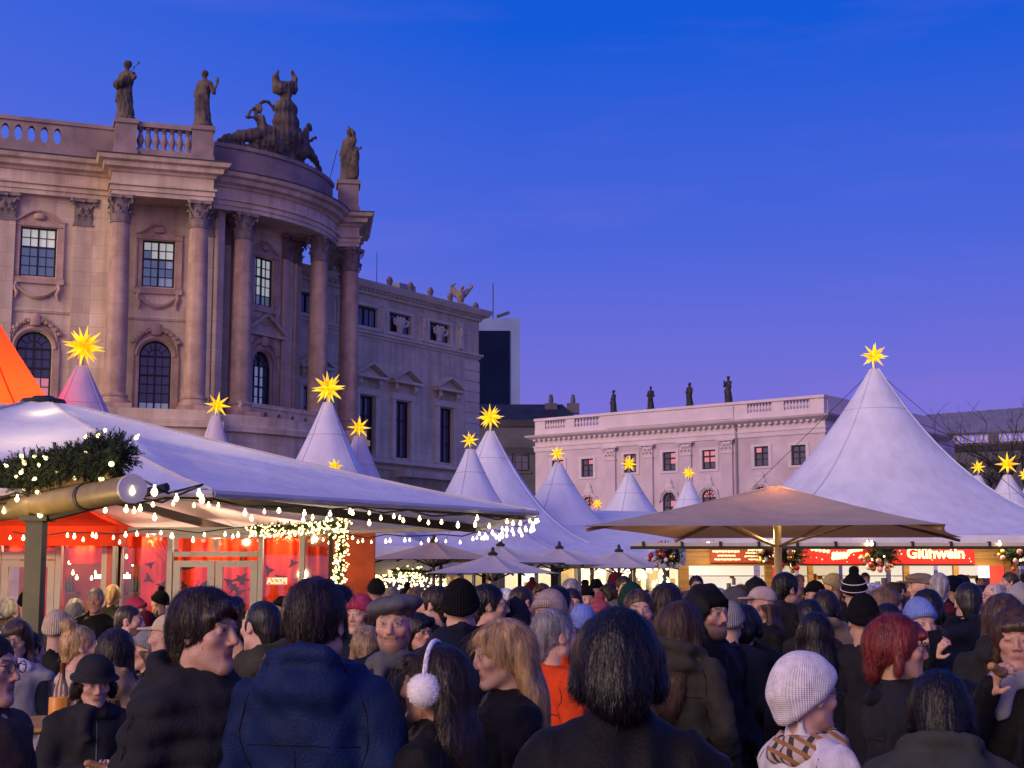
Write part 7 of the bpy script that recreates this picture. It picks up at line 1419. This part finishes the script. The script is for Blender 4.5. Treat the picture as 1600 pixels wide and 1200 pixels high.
# ---- middle rows: (px, top, Y, phi, sex, (hair, colour), coat, label, options)
MID = [
 (128, 966, 7.4, 62, 'f', ('bun', 'blonde'), 'cream', 'blonde woman with a top bun and cream coat', dict(scarf='cream', pose='pocket')),
 (184, 979, 7.0, 10, 'f', ('long', 'dark'), 'tan', 'dark haired person with pale hood seen from behind by the bucket hat', dict(hood='down', pose='pocket', scarf='cream')),
 (232, 979, 8.0, 262, 'f', ('bob', 'lbrown'), 'black', 'older woman in light grey beanie looking aside', dict(hat='beanie', hatc='ltgrey', age=1)),
 (92, 950, 8.8, 8, 'm', (None, 'dark'), 'black', 'person in cream beanie and black coat behind the dark post', dict(hat='beanie', hatc='cream')),
 (26, 966, 8.2, 172, 'f', ('long', 'brown'), 'ltgrey', 'woman with glasses and white scarf', dict(glasses=True, scarf='white')),
 (48, 985, 8.3, 30, 'm', ('short', 'dark'), 'navy', 'man in dark navy jacket half hidden by the post', dict(pose='pocket')),
 (204, 944, 10.0, 92, 'm', ('fade', 'dark'), 'black', 'man with short dark hair in profile before the tavern pane', dict(beard='dark')),
 (229, 952, 11.2, 5, 'f', (None, 'dark'), 'black', 'person in maroon beanie seen from behind by the tavern', dict(hat='beanie', hatc='maroon')),
 (214, 931, 13.2, 100, 'f', ('long', 'brown'), 'dgrey', 'person in bright red beanie at the tavern front', dict(hat='beanie', hatc='pink')),
 (264, 957, 7.4, 275, 'm', (None, 'dark'), 'grey', 'person in a pale peaked cap behind the puffer jacket', dict(hat='cap', hatc='cream')),
 (408, 936, 6.6, 312, 'm', ('fade', 'black'), 'olive', 'man with cropped black hair in olive jacket, hand at his face', dict(pose='face', hood='down', hands=True)),
 (562, 925, 9.2, 205, 'f', ('bob', 'brown'), 'navy', 'woman in bright pink beanie', dict(hat='beanie', hatc='pink')),
 (574, 978, 7.6, 350, 'f', ('pixie', 'dblonde'), 'ltgrey', 'short person with ash blonde hair behind the blue jacket', dict()),
 (720, 901, 7.2, 4, 'm', (None, 'black'), 'navy', 'tall person in bulky black beanie and navy coat from behind', dict(hat='tall', hatc='black', scarf='black', hood='down')),
 (676, 914, 9.2, 285, 'm', ('short', 'dark'), 'black', 'man in profile with short dark hair beside the bulky beanie', dict()),
 (655, 955, 8.8, 140, 'f', ('long', 'black'), 'black', 'woman with long black hair and glasses behind the beret man', dict(glasses=True)),
 (765, 911, 8.2, 84, 'm', ('short', 'black'), 'black', 'man with glasses in profile beside the black beanie', dict(glasses=True)),
 (806, 936, 8.4, 12, 'm', (None, 'dark'), 'navy', 'person with navy hood pulled up from behind', dict(hood='up')),
 (818, 914, 10.4, 60, 'm', ('fade', 'dark'), 'dgrey', 'man with faded haircut turned away', dict()),
 (791, 918, 11.0, 170, 'f', ('long', 'white'), 'ltgrey', 'person with pale hair near the glass pavilion', dict()),
 (858, 917, 7.6, 202, 'f', ('long', 'brown'), 'taupe', 'woman in beige beanie and tan fur collar', dict(hat='beanie', hatc='beige', hood='fur')),
 (874, 914, 9.3, 60, 'm', ('short', 'black'), 'black', 'man with black hair directly behind the beige beanie', dict()),
 (892, 903, 12.2, 184, 'm', ('short', 'grey'), 'dgrey', 'grey haired man with glasses facing the square', dict(glasses=True, age=1)),
 (893, 918, 10.2, 172, 'm', ('short', 'dark'), 'black', 'pale faced man with dark hair facing the square', dict()),
 (936, 925, 9.4, 190, 'f', ('bob', 'brown'), 'maroon', 'person in rose beanie with pale pompom', dict(hat='pom', hatc='rose')),
 (911, 941, 9.0, 10, 'f', (None, 'dark'), 'navy', 'person in sky blue beanie seen from behind', dict(hat='beanie', hatc='lblue')),
 (987, 907, 9.6, 8, 'm', (None, 'dark'), 'black', 'person in dark green beanie seen from behind', dict(hat='tall', hatc='dgreen')),
 (998, 919, 8.0, 178, 'm', ('short', 'brown'), 'navy', 'brown haired man facing the camera over the black bob', dict()),
 (1022, 926, 11.0, 20, 'f', (None, 'dark'), 'ltgrey', 'person in pale grey hood from behind', dict(hood='up')),
 (1043, 908, 9.6, 30, 'f', ('long', 'dark'), 'navy', 'woman with long dark hair in navy coat', dict()),
 (1074, 921, 11.5, 340, 'f', ('long', 'brown'), 'dgrey', 'long haired person between the hooded man and the navy coat', dict()),
 (1145, 914, 11.0, 280, 'm', ('short', 'dark'), 'black', 'man in grey beanie turned towards the stall', dict(hat='beanie', hatc='grey')),
 (1140, 936, 8.6, 15, 'f', (None, 'dark'), 'navy', 'person in taupe beanie low beside the hooded man', dict(hat='beanie', hatc='ltgrey')),
 (1164, 942, 8.8, 20, 'f', ('bob', 'black'), 'black', 'dark bobbed head low beside the cap wearer', dict()),
 (1188, 915, 10.2, 250, 'f', ('long', 'brown'), 'black', 'person in pale pink cap touching her face', dict(hat='cap', hatc='beige', pose='face', hands=True)),
 (1183, 903, 12.5, 30, 'm', (None, 'dark'), 'black', 'person in black hood near the parasol pole', dict(hood='up')),
 (1162, 912, 14.0, 95, 'm', ('short', 'brown'), 'tan', 'bearded man in pale jacket lit by the stall', dict(beard='brown')),
 (1230, 893, 10.8, 66, 'm', ('short', 'black'), 'dgrey', 'tall man in long dark parka beside the parasol pole', dict(hood='down', hem=.5, pose='pocket')),
 (1272, 905, 13.0, 215, 'f', ('bob', 'dark'), 'dgrey', 'woman with both hands at her mouth in a black hat', dict(hat='beanie', hatc='black', pose='face', hands=True)),
 (1264, 934, 10.0, 10, 'f', ('bob', 'black'), 'dgrey', 'black haired head low beside the parka man', dict()),
 (1290, 920, 10.6, 30, 'f', ('bob', 'dark'), 'taupe', 'dark haired person with pale collar turned to the stall', dict(hood='fur')),
 (1272, 954, 7.8, 5, 'f', ('long', 'black'), 'dgrey', 'woman with very long black hair seen from behind', dict()),
 (1334, 884, 11.2, 14, 'm', (None, 'dark'), 'black', 'person in black bobble hat with white stripes', dict(hat='pom', hatc='black')),
 (1347, 924, 7.8, 4, 'm', (None, 'black'), 'dgrey', 'broad person in plain black beanie and charcoal coat from behind', dict(hat='tall', hatc='black', bulk=1.08)),
 (1362, 909, 11.5, 230, 'f', ('bob', 'white'), 'ltgrey', 'white haired woman with grey scarf near the stall', dict(scarf='ltgrey')),
 (1386, 917, 10.0, 80, 'f', ('pixie', 'lbrown'), 'dgrey', 'person with short light brown hair looking to the stall', dict()),
 (1386, 941, 9.0, 10, 'f', ('bob', 'black'), 'black', 'dark head in front of the red haired woman', dict()),
 (1409, 905, 15.0, 96, 'm', ('balding', 'black'), 'black', 'balding bearded man lit by the stall', dict(beard='dark')),
 (1438, 893, 13.0, 272, 'm', (None, 'grey'), 'dgrey', 'man in brown flat cap looking left at the stall', dict(hat='flatcap', hatc='taupe')),
 (1467, 893, 12.4, 16, 'm', ('fade', 'grey'), 'black', 'cropped grey haired man with red collar from behind', dict(scarf='maroon')),
 (1512, 907, 8.6, 10, 'm', ('fade', 'black'), 'navy', 'broad man in navy jacket with blue collar from behind', dict(hood='down', bulk=1.1, pose='pocket', scarf='denim')),
 (1566, 924, 7.2, 12, 'f', ('long', 'brown'), 'dgrey', 'woman with long brown hair seen from behind near the frame edge', dict(hood='down')),
 (1552, 908, 12.0, 262, 'm', ('balding', 'grey'), 'dgrey', 'balding grey haired man with glasses in profile', dict(glasses=True, age=1)),
 (1592, 912, 9.8, 20, 'm', (None, 'dark'), 'ltgrey', 'person in pale blue hood at the frame edge', dict(hood='up')),
 (1448, 918, 9.4, 8, 'f', ('bob', 'black'), 'black', 'dark head just above the light blue beanie', dict()),
]
for r in MID: person(*r[:8], **r[8])
bh = [o for o in COL.objects if o.get('label', '').startswith('person in black bobble hat')][0]
for dz, rr in ((.030, 1.0), (.085, .9)): MB().tube([(.1035 * rr * math.cos(q), -.014 + .128 * rr * math.sin(q), HZ + dz + .03 * math.sin(q)) for q in np.linspace(0, 2 * math.pi, 25)], .0035, 5, caps=False).build('hat_stripe', cm('white'), bh, True)
# ---- far rows in front of the stalls
rf2 = random.Random(77); FAR = []
hatsF = [None, None, 'beanie', None, 'beanie', 'tall', None, 'cap', 'pom', None]; spots = [12, 44, 118, 150, 178, 250, 286, 352, 372, 440, 462, 536, 588, 606, 636, 650, 700, 742, 780, 830, 846, 915, 932, 950, 962, 975, 1008, 1030, 1058, 1088, 1125, 1205, 1250, 1300, 1318, 1356, 1394, 1424, 1486, 1500, 1534, 1576, 1598]
coatw = {'black': 'black', 'navy': 'navy', 'dgrey': 'charcoal', 'brown': 'brown', 'olive': 'olive', 'grey': 'grey', 'tan': 'tan', 'maroon': 'maroon'}
for k, px in enumerate(spots):
    Y = rf2.uniform(13.5, 20.0) if px > 560 else rf2.uniform(13, 17.5); sex = rf2.choice('mf'); hh = rf2.gauss(1.75 if sex == 'm' else 1.66, .05) - (.14 if px < 540 else 0); hat = rf2.choice(hatsF); hc = rf2.choice(('black', 'dgrey', 'navy', 'maroon', 'ltgrey', 'olive')); hair = rf2.choice(('short', 'fade', 'short')) if sex == 'm' else rf2.choice(('long', 'bob', 'long')); hcol = rf2.choice(('dark', 'black', 'brown', 'brown', 'grey', 'lbrown', 'blonde')); ct = rf2.choice(('black', 'navy', 'dgrey', 'black', 'brown', 'olive', 'grey')); phi = rf2.choice((0, 10, 20, 350, 330, 60, 90, 270, 300, 180, 170, 200))
    if hat and sex == 'm': hair = None
    where = 'by the tavern front' if px < 540 else ('before the light garland' if px < 700 else ('before the glass pavilion' if px < 1070 else 'queueing at the wine stall'))
    top = 905 + (1.75 - hh - .02) / Y * F
    face = 'facing away' if phi in (0, 10, 20, 350, 330) else ('facing the square' if phi in (180, 170, 200) else 'in profile')
    person(px, top, Y, phi, sex, (hair, hcol), ct, 'distant %s in %s coat %s%s, %s' % ('man' if sex == 'm' else 'woman', coatw[ct], ('with %s %s ' % ({'black': 'black', 'dgrey': 'charcoal', 'navy': 'navy', 'maroon': 'maroon', 'ltgrey': 'pale grey', 'olive': 'olive'}[hc], {'beanie': 'beanie', 'tall': 'high beanie', 'cap': 'cap', 'pom': 'bobble hat'}[hat])) if hat else 'with %s hair ' % {'dark': 'dark', 'black': 'black', 'brown': 'brown', 'grey': 'grey', 'lbrown': 'light brown', 'blonde': 'blonde'}[hcol], where, face), hat=hat, hatc=hc, group='distant people at the stalls')
# vendors behind the hatches
for px, Y, hcx in ((1300, 28.9, 'dark'), (1352, 28.9, 'brown'), (1531, 28.9, 'black'), (1250, 28.9, 'grey')): person(px, 893 + (px % 7), Y, 180, 'f' if px % 2 else 'm', ('short', hcx), 'white' if px != 1531 else 'black', 'vendor with %s hair inside the bright stall hatch' % hcx, pose='hold', group='vendors in the wine stall')
